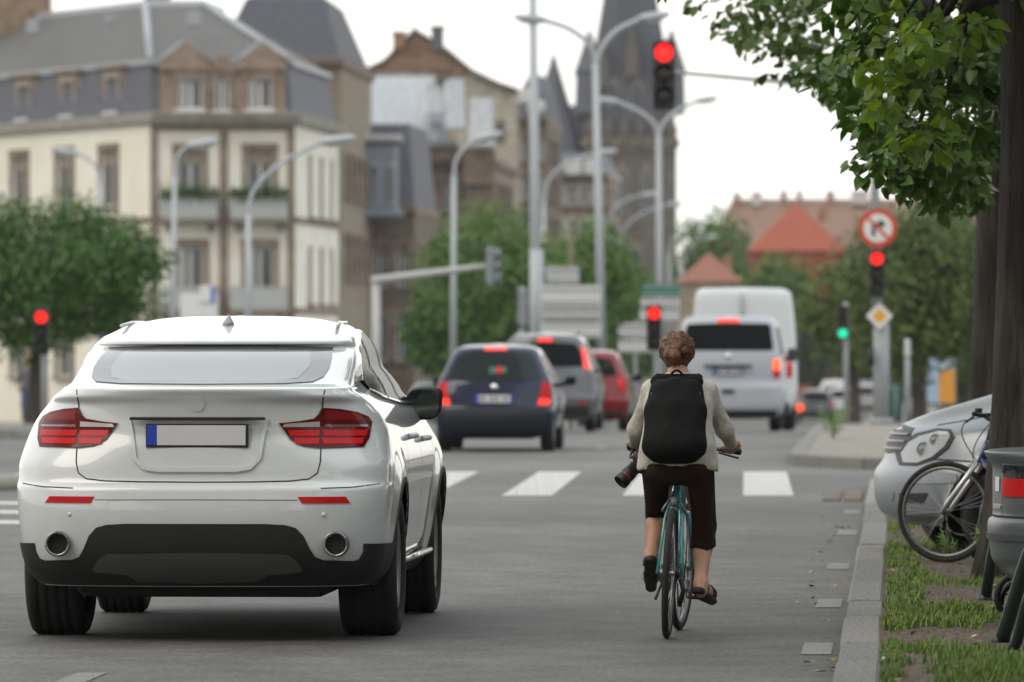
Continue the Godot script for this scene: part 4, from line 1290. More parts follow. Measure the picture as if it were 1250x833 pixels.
func greenery() -> void:
	var mid := Color(0.085, 0.17, 0.026)
	var deep := Color(0.052, 0.125, 0.014)
	var light := Color(0.085, 0.125, 0.022)
	round_tree("clipped_tree", "dense clipped round tree before the cream corner house", 45, 232, 440, 168, 152.0, deep, 31, 2.0, 0.13)
	round_tree("bushy_tree", "bushy green tree behind the edge-on signal", 598, 240, 470, 100, 222.0, mid, 32, 1.3, 0.18)
	round_tree("bushy_tree", "rounded green tree filling the gap behind the sign boards", 712, 258, 480, 84, 246.0, mid, 33, 1.3, 0.19)
	round_tree("dark_tree", "dark low tree behind the rider's head and green board", 766, 318, 480, 58, 262.0, deep, 34, 1.2, 0.24)
	round_tree("dark_tree", "dark green tree right of the brown stone house's foot", 534, 345, 470, 46, 218.0, deep, 43, 1.3, 0.22)
	round_tree("green_tree", "green tree between the church and the red roofs", 872, 245, 410, 56, 470.0, mid, 35, 1.1, 0.4)
	round_tree("green_tree", "leafy tree in front of the steep red roof", 950, 296, 430, 50, 372.0, mid, 36, 1.2, 0.32)
	round_tree("yellow_green_tree", "large yellow-green tree behind the round sign", 1122, 240, 475, 118, 186.0, light, 37, 1.8, 0.16)
	round_tree("yellow_green_tree", "yellow-green tree reaching towards the red roof", 1042, 308, 458, 66, 196.0, light, 38, 1.8, 0.16)
	round_tree("yellow_green_tree", "green tree seen beside the dark tree trunks", 1190, 226, 475, 84, 206.0, deep, 39, 1.4, 0.22)
	var i := 0
	for q in [[1000, 392, 480, 48, 410.0], [1062, 398, 490, 50, 380.0], [1120, 400, 495, 45, 300.0], [1172, 405, 500, 50, 290.0], [960, 390, 470, 36, 440.0], [1225, 380, 500, 46, 270.0]]:
		round_tree("shady_tree", ["dark far tree above the queue's distant cars", "dark far tree behind the signal mast", "dark tree behind the poster panel", "dark tree right of the poster panel", "dark far tree just right of the white van", "dark tree behind the near trunks"][i], q[0], q[1], q[2], q[3], q[4], Color(0.04, 0.08, 0.024), 50 + i, 1.0, 0.35, "dark trees down the avenue")
		i += 1
	# trees of the same rows outside the frame: they shade the near road and show in the cars' paint
	var k := 0
	for q in [[1.6, 24.0, "row tree on the verge just before the near trunk"], [1.6, 6.0, "row tree on the verge beside the viewpoint"], [1.6, -12.0, "row tree on the verge behind the viewpoint"], [-10.5, 18.0, "row tree across the road, nearer than the white car"], [-10.5, 2.0, "row tree across the road, level with the viewpoint"], [-10.5, -14.0, "row tree across the road, behind the viewpoint"], [1.6, -30.0, "row tree on the verge, second behind the viewpoint"], [-10.5, -32.0, "row tree across the road, second behind the viewpoint"], [-4.5, -62.0, "tall tree closing the view far behind the viewpoint"], [5.5, -58.0, "bushy tree closing the view behind the verge"], [-14.5, -60.0, "bushy tree closing the view behind the far row"]]:
		var b := road(q[0], q[1], 0.08)
		var rg := RandomNumberGenerator.new()
		rg.seed = 60 + k
		tree("verge_tree", q[2], b, 0.22, 5.0, clumps_in(b + road(0.0 if k > 6 else (-1.5 if k < 3 else 3.5), 0.0, 7.4 if k < 8 else 5.4), Vector3(5.0, 2.5, 6.5) if k < 8 else Vector3(6.0, 5.0, 4.0), 110 if k < 8 else 120, 1.1 if k < 8 else 1.5, rg), 0.24 if k < 8 else 0.3, 11000, mid, 60 + k, 0, M["bark_near"], "trees along the verge")
		k += 1

# ---------- street furniture ----------
func lit(key: String, c: Color, power: float) -> Material:
	return mat(key, Color(c.r * 0.4, c.g * 0.4, c.b * 0.4), 0.3, 0.0, {"emit": c, "power": power})
func red_on() -> Material: return lit("signal_red_on", Color(1.0, 0.09, 0.07), 1.6)
func signal_head(t: Node, c: Vector3, lens: float, on: int, face := Vector3.BACK) -> void:      # three-lamp head, red on top
	var dark := mat("signal_black", Color(0.012, 0.012, 0.013), 0.5)
	var b := Basis.looking_at(-face, Vector3.UP)
	var st := flat()
	var h := lens * 3.75
	box(st, c + b * Vector3(0, 0, -0.02), Vector3(lens * 1.22, h, lens * 0.7), lens * 0.12, b)
	var hd := obj("signal_head", st, dark, t)
	for k in 3:
		var p := c + Vector3(0, lens * 1.17 * (1 - k), 0) + face * (lens * 0.36 - 0.02)
		var lb := Basis(b.x, face, b.x.cross(face))
		st = smooth()
		lathe(st, [[lens * 0.5, 0.0], [lens * 0.42, 0.02], [lens * 0.2, 0.035], [0.0, 0.04]], 24, p, lb)
		var col := red_on() if k == 0 and on == 0 else (lit("signal_green_on", Color(0.05, 1.0, 0.75), 0.9) if k == 2 and on == 2 else mat(["signal_red_off", "signal_amber_off", "signal_green_off"][k], [Color(0.03, 0.008, 0.008), Color(0.02, 0.014, 0.008), Color(0.01, 0.016, 0.014)][k], 0.35))
		obj("signal_lens", st, col, hd)
		st = smooth()      # visor: the upper part of a short tube
		var r0 := []
		var r1 := []
		for j in 13:
			var w := PI * (j / 12.0) * 1.3 - PI * 0.15
			r0.append(p + (b.x * cos(w) + Vector3.UP * sin(w)) * lens * 0.54)
			r1.append(p + (b.x * cos(w) + Vector3.UP * sin(w)) * lens * 0.54 + face * lens * (0.2 + 0.35 * maxf(sin(w), 0.0)))
		loft(st, [r0, r1], false)
		obj("visor", st, dark, hd)
func galv() -> Material: return mat("galvanised", Color(0.26, 0.275, 0.29), 0.55, 0.1)
func street_lamp(label: String, base: Vector3, r: float, path: Array, arms: Array, head: float) -> void:      # path: the pole; arms: polylines ending at the lantern
	var t := thing("street_lamp", label, "street lamp", base, 0.0, "street lamps along the avenue")
	var g := mat("lamp_grey", Color(0.37, 0.40, 0.43), 0.5, 0.1)
	var top: Vector3 = path[path.size() - 1] - base
	r *= 0.86
	bar("base_sleeve", [Vector3(0, -0.1, 0), Vector3(0, 1.4, 0)], r * 1.5, g, t, 12)
	if label.contains("thick lower"): bar("lower_post", [Vector3(0, 1.4, 0), Vector3(0, at(0, 305, -base.z).y - base.y, 0)], r * 1.42, g, t, 14)
	bar("pole", [Vector3(0, 1.3, 0), top], [r * 1.15, r * 0.8], g, t, 12)
	for a in arms:
		var pts := []
		for p in a: pts.append(p - base)
		var n := pts.size()
		var sm := []
		for i in n - 1:
			for k in 4: sm.append(pts[i].cubic_interpolate(pts[i + 1], pts[maxi(i - 1, 0)], pts[mini(i + 2, n - 1)], k / 4.0))
		sm.append(pts[n - 1])
		bar("arm", sm, r * 0.62, g, t, 8)
		var e: Vector3 = pts[n - 1]
		var dir: Vector3 = (pts[n - 1] - pts[n - 2]).normalized()
		dir = (dir * Vector3(1, 0.3, 1)).normalized()
		var side := dir.cross(Vector3.UP).normalized()
		var st := smooth()
		var rings := []
		for q in [[-0.15, 0.35, 0.05], [0.0, 0.8, 0.09], [0.4, 1.0, 0.10], [0.75, 0.85, 0.08], [0.92, 0.4, 0.04]]:
			var ring := []
			for k in 12:
				var w := TAU * k / 12.0
				ring.append(e + dir * q[0] * head + side * cos(w) * q[1] * 0.17 * head / 0.7 + Vector3.UP * sin(w) * q[2] * head / 0.7)
			rings.append(ring)
		loft(st, rings, true, true)
		var hd := obj("lantern", st, g, t)
		st = smooth()
		nets(st, [[e + dir * head * 0.2 + Vector3(0, -0.06, 0), e + dir * head * 0.65 + Vector3(0, -0.06, 0), 0.085, 0.075]], 0.03, 0.01)
		obj("diffuser", st, mat("lantern_glass", Color(0.6, 0.6, 0.58), 0.2), hd)
func lamps() -> void:
	var P := func(a: Array, d: float) -> Array:
		var out := []
		for q in a: out.append(at(q[0], q[1], d))
		return out
	var rows := [
		["tall grey lamp mast with a thick lower half left of the sign backs", 655, 165, 0.14, [[655, 305], [650, -40]], [[[650, -30], [652, -60], [675, -80]]]],
		["tall double-armed grey lamp left of the church tower", 735, 165, 0.115, [[733, 300], [727, 78]], [[[727, 85], [722, 58], [697, 36], [662, 24]], [[727, 85], [733, 62], [752, 38], [784, 22]]]],
		["double-armed grey lamp standing below the hanging red signal", 806, 228, 0.125, [[806, 300], [804, 165]], [[[804, 172], [799, 152], [780, 136], [752, 124]], [[804, 172], [809, 152], [826, 136], [852, 123]]]],
		["single-armed grey lamp between the stone houses and the green tree", 553, 178, 0.09, [[553, 300], [554, 215]], [[[554, 222], [556, 198], [566, 182], [582, 170]]]],
		["long curved grey lamp in front of the cream corner house", 302, 150, 0.085, [[302, 330], [303, 262]], [[[303, 270], [308, 236], [335, 205], [370, 184], [396, 173]]]],
		["grey lamp with short curved arm above the clipped tree", 209, 170, 0.085, [[209, 330], [213, 215]], [[[213, 225], [215, 196], [224, 182], [234, 177]]]],
		["small grey lamp leaning left over the clipped tree", 123, 215, 0.085, [[124, 330], [122, 225]], [[[122, 235], [119, 208], [107, 194], [92, 187]]]],
		["grey lamp whose arm shows between the two tall masts", 664, 226, 0.085, [[664, 330], [664, 246]], [[[664, 252], [669, 222], [690, 200], [728, 187]]]],
		["first of the far grey lamps right of the double mast", 744, 300, 0.09, [[744, 350], [744, 270]], [[[744, 275], [748, 258], [765, 244], [786, 238]]]],
		["second of the far grey lamps, arm crossing the church wall", 757, 316, 0.09, [[757, 360], [757, 300]], [[[757, 306], [761, 280], [785, 260], [816, 250]]]],
		["third of the far grey lamps, below the church tower", 817, 372, 0.09, [[817, 370], [817, 310]], [[[817, 314], [820, 296], [832, 280], [846, 273]]]],
		["farthest grey lamp in front of the low red roof", 833, 415, 0.09, [[833, 380], [833, 325]], [[[833, 330], [836, 308], [848, 295], [864, 290]]]]]
	for q in rows:
		var arms := []
		for a in q[5]: arms.append(P.call(a, q[2]))
		street_lamp(q[0], foot(q[1], q[2]), q[3], P.call(q[4], q[2]), arms, 0.75)
	# thick lower half of the tall mast
func signals() -> void:
	var g := galv()
	# mast on the pavement with the long arm, the hanging signal, and the signs
	var d := 113.0
	var base := foot(1076, d, 0.12)
	var t := thing("signal_mast", "grey mast with a long arm carrying the red signal over the road", "traffic light", base)
	var top := at(1066, 60, d) - base
	bar("post", [Vector3.ZERO, at(1076, 395, d) - base], 0.135, g, t, 14)
	bar("upper_post", [at(1071, 400, d) - base, top], [0.085, 0.07], g, t, 12)
	bar("base_cap", [Vector3(0, -0.02, 0), Vector3(0, 0.12, 0)], 0.2, g, t, 14)
	var a0 := at(1067, 110, d) - base
	var a1 := at(822, 88, 104.0) - base
	bar("arm", [a0, a1, a1 + (a1 - a0).normalized() * 0.12], [0.05, 0.028, 0.028], g, t, 8)
	bar("stay", [at(1067, 70, d) - base, a0.lerp(a1, 0.4)], 0.01, g, t, 6)
	signal_head(t, at(810.5, 91, 104.0) - base, 0.285, 0)
	# lower repeater on the mast
	signal_head(t, at(1070.5, 334, d - 0.25) - base, 0.21, 0)
	bar("push_button", [at(1064, 425, d - 0.2) - base, at(1064, 447, d - 0.2) - base], 0.05, mat("signal_black", Color(0.012, 0.012, 0.013), 0.5), t)
	# round sign
	var s := thing("no_right_turn_sign", "round red and white no right turn sign on the grey mast", "road sign", at(1072, 278.5, d - 0.2))
	var back := mat("sign_back", Color(0.34, 0.35, 0.37), 0.5, 0.4)
	var red := mat("sign_red", Color(0.5, 0.045, 0.025), 0.45)
	var wht := mat("sign_white", Color(0.62, 0.62, 0.6), 0.45)
	var blk := mat("sign_black", Color(0.02, 0.02, 0.022), 0.5)
	var r := 23.5 * d / F
	var st := smooth(); st.set_smooth_group(-1)
	plate(st, disc(r, 36), Vector3.ZERO, Vector3.RIGHT, Vector3.UP, 0.03)
	obj("plate", st, red, s)
	st = flat(); plate(st, disc(r * 0.75, 32), Vector3(0, 0, 0.005), Vector3.RIGHT, Vector3.UP, 0.004); obj("field", st, wht, s)
	st = flat()
	plate(st, scaled2(pv([[-0.32, -0.42], [-0.14, -0.42], [-0.14, 0.02], [-0.05, 0.12], [0.1, 0.12], [0.1, -0.06], [0.42, 0.21], [0.1, 0.48], [0.1, 0.3], [-0.12, 0.3], [-0.32, 0.12]]), r), Vector3(0, 0, 0.009), Vector3.RIGHT, Vector3.UP, 0.003)
	obj("arrow", st, blk, s)
	st = flat(); plate(st, scaled2(pv([[-0.58, 0.47], [-0.47, 0.58], [0.58, -0.47], [0.47, -0.58]]), r), Vector3(0, 0, 0.013), Vector3.RIGHT, Vector3.UP, 0.003); obj("slash", st, red, s)
	# diamond
	s = thing("priority_road_sign", "white diamond sign with yellow-orange centre below the red repeater", "road sign", at(1074, 386, d - 0.2))
	var q := 16.5 * d / F
	st = flat(); plate(st, pv([[0, -q], [q, 0], [0, q], [-q, 0]]), Vector3.ZERO, Vector3.RIGHT, Vector3.UP, 0.03); obj("plate", st, wht, s)
	st = flat(); plate(st, scaled2(pv([[0, -0.55], [0.55, 0], [0, 0.55], [-0.55, 0]]), q), Vector3(0, 0, 0.005), Vector3.RIGHT, Vector3.UP, 0.004); obj("field", st, mat("sign_amber", Color(0.62, 0.33, 0.03), 0.45), s)
	# the red signal above the rider's head
	post_signal("red traffic signal just above the cyclist's head", 798.5, 400, 112.0, 0.2, 0)
	post_signal("red traffic signal in front of the clipped tree", 50, 405, 110.0, 0.2, 0)
	post_signal("small green traffic signal far down the avenue", 1029, 394, 150.0, 0.2, 2)
	# cantilever signal seen from the side
	d = 170.0
	base = foot(459, d)
	t = thing("cantilever_signal", "pale grey gantry arm with a signal seen edge-on", "traffic light", base)
	var lg := mat("pale_post", Color(0.42, 0.43, 0.44), 0.5, 0.2)
	bar("post", [Vector3.ZERO, at(459, 341, d) - base], 0.11, lg, t, 10)
	bar("arm", [at(456, 342, d) - base, at(594, 325, d - 3) - base], [0.10, 0.07], lg, t, 10)
	st = flat(); box(st, at(598, 325, d - 3) - base, Vector3(0.18, 0.95, 0.5), 0.04); obj("signal_head", st, mat("signal_shell", Color(0.20, 0.22, 0.25), 0.5), t)
	for k in 3:
		st = smooth(); lathe(st, [[0.12, 0.0], [0.13, 0.18], [0.11, 0.18]], 14, at(598, 325, d - 3) - base + Vector3(0.09, 0.3 - 0.3 * k, 0), Basis(Vector3.UP, Vector3.RIGHT, Vector3.FORWARD)); obj("visor", st, mat("signal_shell", Color(0.20, 0.22, 0.25), 0.5), t)
	# signal seen edge-on beside the tall mast
	d = 160.0
	base = foot(638, d)
	t = thing("edge_on_signal", "blue-grey back of a signal beside the tall lamp mast", "traffic light", base)
	bar("post", [Vector3.ZERO, at(638, 350, d) - base], 0.06, g, t)
	st = flat(); box(st, at(638, 375, d - 0.2) - base, Vector3(0.22, 0.9, 0.3), 0.04); obj("signal_head", st, mat("signal_shell", Color(0.20, 0.22, 0.25), 0.5), t)
func scaled2(p: PackedVector2Array, k: float) -> PackedVector2Array:
	var o := PackedVector2Array()
	for v in p: o.append(v * k)
	return o
func post_signal(label: String, px: float, py: float, d: float, lens: float, on: int) -> void:
	var base := foot(px + 4, d, 0.0)
	var t := thing("traffic_signal", label, "traffic light", base, 0.0, "traffic signals at the junction")
	bar("post", [Vector3.ZERO, at(px + 4, py - 25, d) - base], 0.06, galv(), t, 10)
	signal_head(t, at(px, py, d - 0.25) - base, lens, on)
func board(label: String, cx: float, cy: float, w: float, h: float, d: float, col: Material, point: int) -> void:      # direction board, pixels wide and high
	var k := d / F
	var s := thing("direction_board", label, "road sign", at(cx, cy, d), 0.0, "direction boards behind the queue")
	var hw := w * k * 0.5
	var hh := h * k * 0.5
	var pts := [[-hw, -hh], [hw, -hh], [hw, hh], [-hw, hh]]
	if point == -1: pts = [[-hw + hh, -hh], [hw, -hh], [hw, hh], [-hw + hh, hh], [-hw, 0]]
	var st := flat(); plate(st, pv(pts), Vector3.ZERO, Vector3.RIGHT, Vector3.UP, 0.04); obj("plate", st, col, s)
	for y in [-0.3, 0.3]:
		st = flat(); box(st, Vector3(0, y * hh * 2.0, 0.012), Vector3(hw * 1.9, 0.035, 0.02)); obj("rail", st, mat("sign_rail", Color(0.32, 0.33, 0.34), 0.5, 0.3), s)
func boards() -> void:
	var grey := mat("board_grey", Color(0.42, 0.43, 0.44), 0.55, 0.15)
	var pale := mat("board_pale", Color(0.52, 0.53, 0.54), 0.55)
	var d := 163.5
	board("topmost and shortest grey board between the two tall masts", 687, 336, 40, 21, d, grey, 0)
	board("second grey board between the two tall masts", 697, 361, 74, 25, d, pale, 0)
	board("third grey board between the two tall masts", 697, 383, 74, 15, d, grey, 0)
	board("lowest grey board between the two tall masts", 697, 403, 74, 19, d, pale, 0)
	d = 150.0
	board("green board left of the vans", 807, 354.5, 46, 15, d, mat("board_green", Color(0.012, 0.16, 0.12), 0.5), 0)
	board("white board directly under the green one", 806, 369.5, 48, 11, d, pale, 0)
	board("second white board under the green one", 805, 385, 48, 14, d, pale, 0)
	board("grey arrow-shaped board pointing left beside the red signal", 776, 404, 46, 19, d, grey, -1)
	board("low grey board above the red car", 776, 423, 42, 15, d, pale, 0)
	for q in [[697, 163.8, 270, "thin brown post behind the grey boards"], [806, 150.4, 345, "post carrying the green direction board"], [776, 150.4, 392, "post carrying the arrow-shaped board"]]:
		var b := foot(q[0], q[1])
		var t := thing("sign_post", q[3], "post", b, 0.0, "sign posts behind the queue")
		bar("post", [Vector3.ZERO, at(q[0], q[2], q[1]) - b], 0.045, mat("post_brown", Color(0.16, 0.13, 0.10), 0.7) if q[0] == 697 else galv(), t)
		bar("cap", [at(q[0], q[2], q[1]) - b, at(q[0], q[2], q[1]) - b + Vector3(0, 0.02, 0)], 0.05, galv(), t)
func right_bits() -> void:
	# white and blue board on a post before the cream house
	var wb := foot(246, 200.0)
	var ws := thing("site_board", "white board with a blue end panel before the cream house, above the white car", "sign", wb)
	var kk := 200.0 / F
	var wst := flat(); box(wst, at(243, 374, 200.0) - wb, Vector3(46 * kk, 30 * kk, 0.08), 0.02); obj("board", wst, mat("board_white", Color(0.6, 0.61, 0.63), 0.5), ws)
	wst = flat(); box(wst, at(251, 359, 200.0) - wb + Vector3(0, 0, 0.06), Vector3(14 * kk, 20 * kk, 0.1), 0.02); obj("upper_panel", wst, mat("board_white", Color(0.6, 0.61, 0.63), 0.5), ws)
	wst = flat(); box(wst, at(259.5, 360, 200.0) - wb + Vector3(0, 0, 0.06), Vector3(4.5 * kk, 19 * kk, 0.1), 0.01); obj("blue_panel", wst, mat("board_blue", Color(0.05, 0.09, 0.4), 0.5), ws)
	bar("post", [Vector3.ZERO, at(246, 385, 200.0) - wb], 0.05, galv(), ws)
	# advertising panel
	var d := 205.0
	var b := foot(1147, d, 0.12)
	var t := thing("advert_panel", "lit-blue and orange poster panel standing on the pavement", "poster panel", b)
	var k := d / F
	var st := flat(); box(st, at(1147, 466, d) - b, Vector3(42 * k, 60 * k, 0.18), 0.03); obj("case", st, mat("case_grey", Color(0.12, 0.13, 0.14), 0.4), t)
	st = flat(); box(st, at(1137, 465, d) - b + Vector3(0, 0, 0.1), Vector3(18 * k, 54 * k, 0.02)); obj("poster", st, mat("poster_blue", Color(0.30, 0.42, 0.56), 0.3), t)
	st = flat(); box(st, at(1156, 472, d) - b + Vector3(0, 0, 0.1), Vector3(19.5 * k, 40 * k, 0.024)); obj("poster_panel", st, mat("poster_orange", Color(0.62, 0.27, 0.04), 0.3), t)
	st = flat(); box(st, at(1156, 445, d) - b + Vector3(0, 0, 0.1), Vector3(19.5 * k, 13 * k, 0.022)); obj("poster_head", st, mat("poster_pale", Color(0.36, 0.46, 0.56), 0.3), t)
	bar("foot", [Vector3.ZERO, at(1147, 492, d) - b], 0.12, mat("case_grey", Color(0.12, 0.13, 0.14), 0.4), t)
	# small post with a pale head
	d = 128.0
	b = foot(1108, d, 0.12)
	t = thing("pavement_post", "thin grey post with a pale cap right of the signal mast", "post", b)
	bar("post", [Vector3.ZERO, at(1108, 436, d) - b], 0.05, galv(), t)
	st = flat(); box(st, at(1108, 425, d) - b, Vector3(0.11, 0.34, 0.12), 0.03); obj("head", st, mat("post_head", Color(0.5, 0.51, 0.52), 0.5), t)
	# bins
	for q in [["green street bin right of the signal mast", 1093, 235.0, 470, Color(0.012, 0.10, 0.085)]]:
		b = foot(q[1], q[2], 0.12)
		t = thing("street_bin", q[0], "bin", b, 0.0, "street bins")
		var h: float = at(q[1], q[3], q[2]).y - b.y
		st = smooth(); lathe(st, [[0.0, 0.0], [0.26, 0.0], [0.30, h * 0.85], [0.31, h * 0.86], [0.29, h * 0.95], [0.12, h], [0.0, h]], 16); obj("drum", st, mat("bin_%d" % int(q[1]), q[4], 0.6), t)
		bar("stand", [Vector3(0, 0, 0.28), Vector3(0, h * 0.9, 0.32)], 0.03, galv(), t)
func racks() -> void:
	# bent green tubes of the bicycle stands
	var g := mat("rack_green", Color(0.016, 0.034, 0.028), 0.42)
	var rows := [
		["green bicycle stand leaning beside the silver van's wheel", [[1189, 695, 45.5], [1197, 655, 45.4], [1209, 600, 45.2], [1219, 562, 45.0], [1228, 543, 44.8], [1238, 535, 44.5]], 0.036, "front"],
		["green bicycle stand with its foot by the grey car's bumper", [[1203, 722, 38.5], [1211, 680, 38.4], [1224, 620, 38.2], [1234, 590, 38.0]], 0.032, "mid"],
		["green bicycle stand in the near corner of the verge", [[1222, 797, 33.2], [1232, 755, 33.1], [1244, 715, 33.0], [1256, 678, 32.9], [1266, 655, 32.6]], 0.036, "near"],
		["dark thin bicycle stand in the very corner of the picture", [[1236, 812, 32.4], [1243, 780, 32.3], [1253, 740, 32.2], [1263, 705, 32.0]], 0.028, "corner"]]
	for q in rows:
		var p0: Array = q[1][0]
		var b := at(p0[0], p0[1], p0[2])
		b.y = 0.075
		var t := thing("bicycle_stand", q[0], "bicycle stand", b, 0.0, "bicycle stands on the verge")
		var pts := []
		for p in q[1]: pts.append(at(p[0], p[1], p[2]) - b)
		pts[0] = Vector3(pts[0].x, 0, pts[0].z)
		var l: Vector3 = pts[pts.size() - 1]
		pts.append(l + Vector3(0.12, 0.0, -0.02)); pts.append(l + Vector3(0.3, -0.12, -0.05)); pts.append(l + Vector3(0.5, -l.y, -0.05))
		bar("hoop", pts, q[2], g, t, 12)
		bar("ground_collar", [Vector3(0, -0.02, 0), Vector3(0, 0.035, 0)], q[2] * 1.35, g, t, 12)
	# black lock hanging between them
	var b2 := at(1218, 745, 36.0)
	b2.y = 0.085
	var lk := thing("cable_lock", "black cable lock wound round the foot of a stand below the grey car", "lock", b2)
	var pts2 := []
	for k in 24:
		var w := TAU * 1.5 * k / 23.0
		pts2.append(Vector3(0.07 + cos(w) * 0.085 + 0.03 * k / 23.0, 0.13 + sin(w) * 0.10 - 0.06 * k / 23.0, sin(w * 0.7) * 0.05))
	bar("cable", pts2, 0.018, mat("bike_black", Color(0.014, 0.014, 0.014), 0.6), lk, 8)
	bar("barrel", [Vector3(0.16, 0.06, 0.02), Vector3(0.23, 0.03, 0.03)], 0.024, mat("bike_steel", Color(0.13, 0.13, 0.135), 0.4, 0.8), lk, 10)
func parked_bicycle() -> void:
	# the parked one stands across the verge: wheel seen nearly side-on, bars turned
	var d := 44.7
	var base := at(1180, 690, d); base.y = 0.085
	var t := thing("parked_bicycle", "dark blue bicycle parked beside the silver van, front wheel towards the road", "bicycle", base, PI / 2 - 0.5)
	var r := 0.335
	var blue := paint("blue_frame", Color(0.02, 0.035, 0.12), 0.4)
	var dark := mat("bike_black", Color(0.014, 0.014, 0.014), 0.6)
	var alloy := mat("fork_alloy", Color(0.55, 0.56, 0.57), 0.3, 0.7)
	var fa := Vector3(0, r, -0.15)
	var head0 := Vector3(0, 0.66, 0.10)
	var head1 := Vector3(0, 0.80, 0.155)
	bike_wheel(t, fa, r, 0.12)
	bike_wheel(t, Vector3(0, r, 0.90), r, 0.0)
	for s in [-1, 1]:
		bar("fork_blade", [head0 + Vector3(s * 0.045, 0.0, 0), fa + Vector3(s * 0.06, 0.06, 0.04), fa + Vector3(s * 0.055, 0, 0)], [0.02, 0.017, 0.012], alloy, t)
		bar("chain_stay", [Vector3(s * 0.03, 0.28, 0.46), Vector3(s * 0.06, r, 0.90)], 0.01, blue, t)
		bar("seat_stay", [Vector3(s * 0.012, 0.78, 0.62), Vector3(s * 0.06, r, 0.90)], 0.009, blue, t)
		bar("grip", [Vector3(s * 0.20, 0.985, 0.16), Vector3(s * 0.31, 0.985, 0.20)], 0.018, dark, t)
		bar("brake_lever", [Vector3(s * 0.16, 0.97, 0.13), Vector3(s * 0.26, 0.93, 0.12)], 0.007, dark, t)
	bar("head_tube", [head0, head1], 0.024, blue, t)
	bar("down_tube", [head0 + Vector3(0, 0.03, 0.01), Vector3(0, 0.28, 0.46)], 0.024, blue, t)
	bar("top_tube", [head1, Vector3(0, 0.76, 0.60)], 0.02, blue, t)
	bar("seat_tube", [Vector3(0, 0.28, 0.46), Vector3(0, 0.84, 0.64)], 0.018, blue, t)
	bar("stem", [head1, Vector3(0, 0.93, 0.19), Vector3(0, 0.97, 0.13)], 0.016, dark, t)
	bar("handlebar", [Vector3(-0.31, 0.985, 0.20), Vector3(-0.1, 0.975, 0.13), Vector3(0.1, 0.975, 0.13), Vector3(0.31, 0.985, 0.20)], 0.013, dark, t)
	var st := smooth()
	nets(st, [[Vector3(-0.06, 0.93, 0.75), Vector3(0.06, 0.93, 0.75), 0.035, 0.035], [Vector3(0, 0.93, 0.72), Vector3(0, 0.93, 0.52), 0.035, 0.02]], 0.012, 0.012)
	obj("saddle", st, dark, t)
	bar("brake_cable", bez(Vector3(-0.2, 0.96, 0.13), Vector3(-0.15, 0.9, -0.02), Vector3(-0.02, 0.8, -0.02), Vector3(0.02, 0.68, 0.06)), 0.004, dark, t, 5)
	bar("brake_cable", bez(Vector3(0.2, 0.96, 0.13), Vector3(0.2, 0.85, 0.0), Vector3(0.06, 0.75, -0.02), Vector3(0.03, 0.62, 0.05)), 0.004, dark, t, 5)
	bar("bell", [Vector3(-0.09, 0.99, 0.13), Vector3(-0.09, 1.02, 0.13)], 0.026, dark, t)
	weed("leafy weed growing round the parked bicycle's handlebar and stand", road(0.62, 44.0, 0.08), 0.3, 14, 3)
	weed("vine leaves by the foot of the leaning green stand", road(0.35, 45.6, 0.08), 0.22, 12, 8)
	weed("green weed sprouting from the pavement corner beyond the side street", road(-0.9, 96.0, 0.12), 0.52, 16, 4)
	weed("small weed tuft at the pale end of the kerb", road(-0.12, 58.8, 0.085), 0.12, 9, 6)
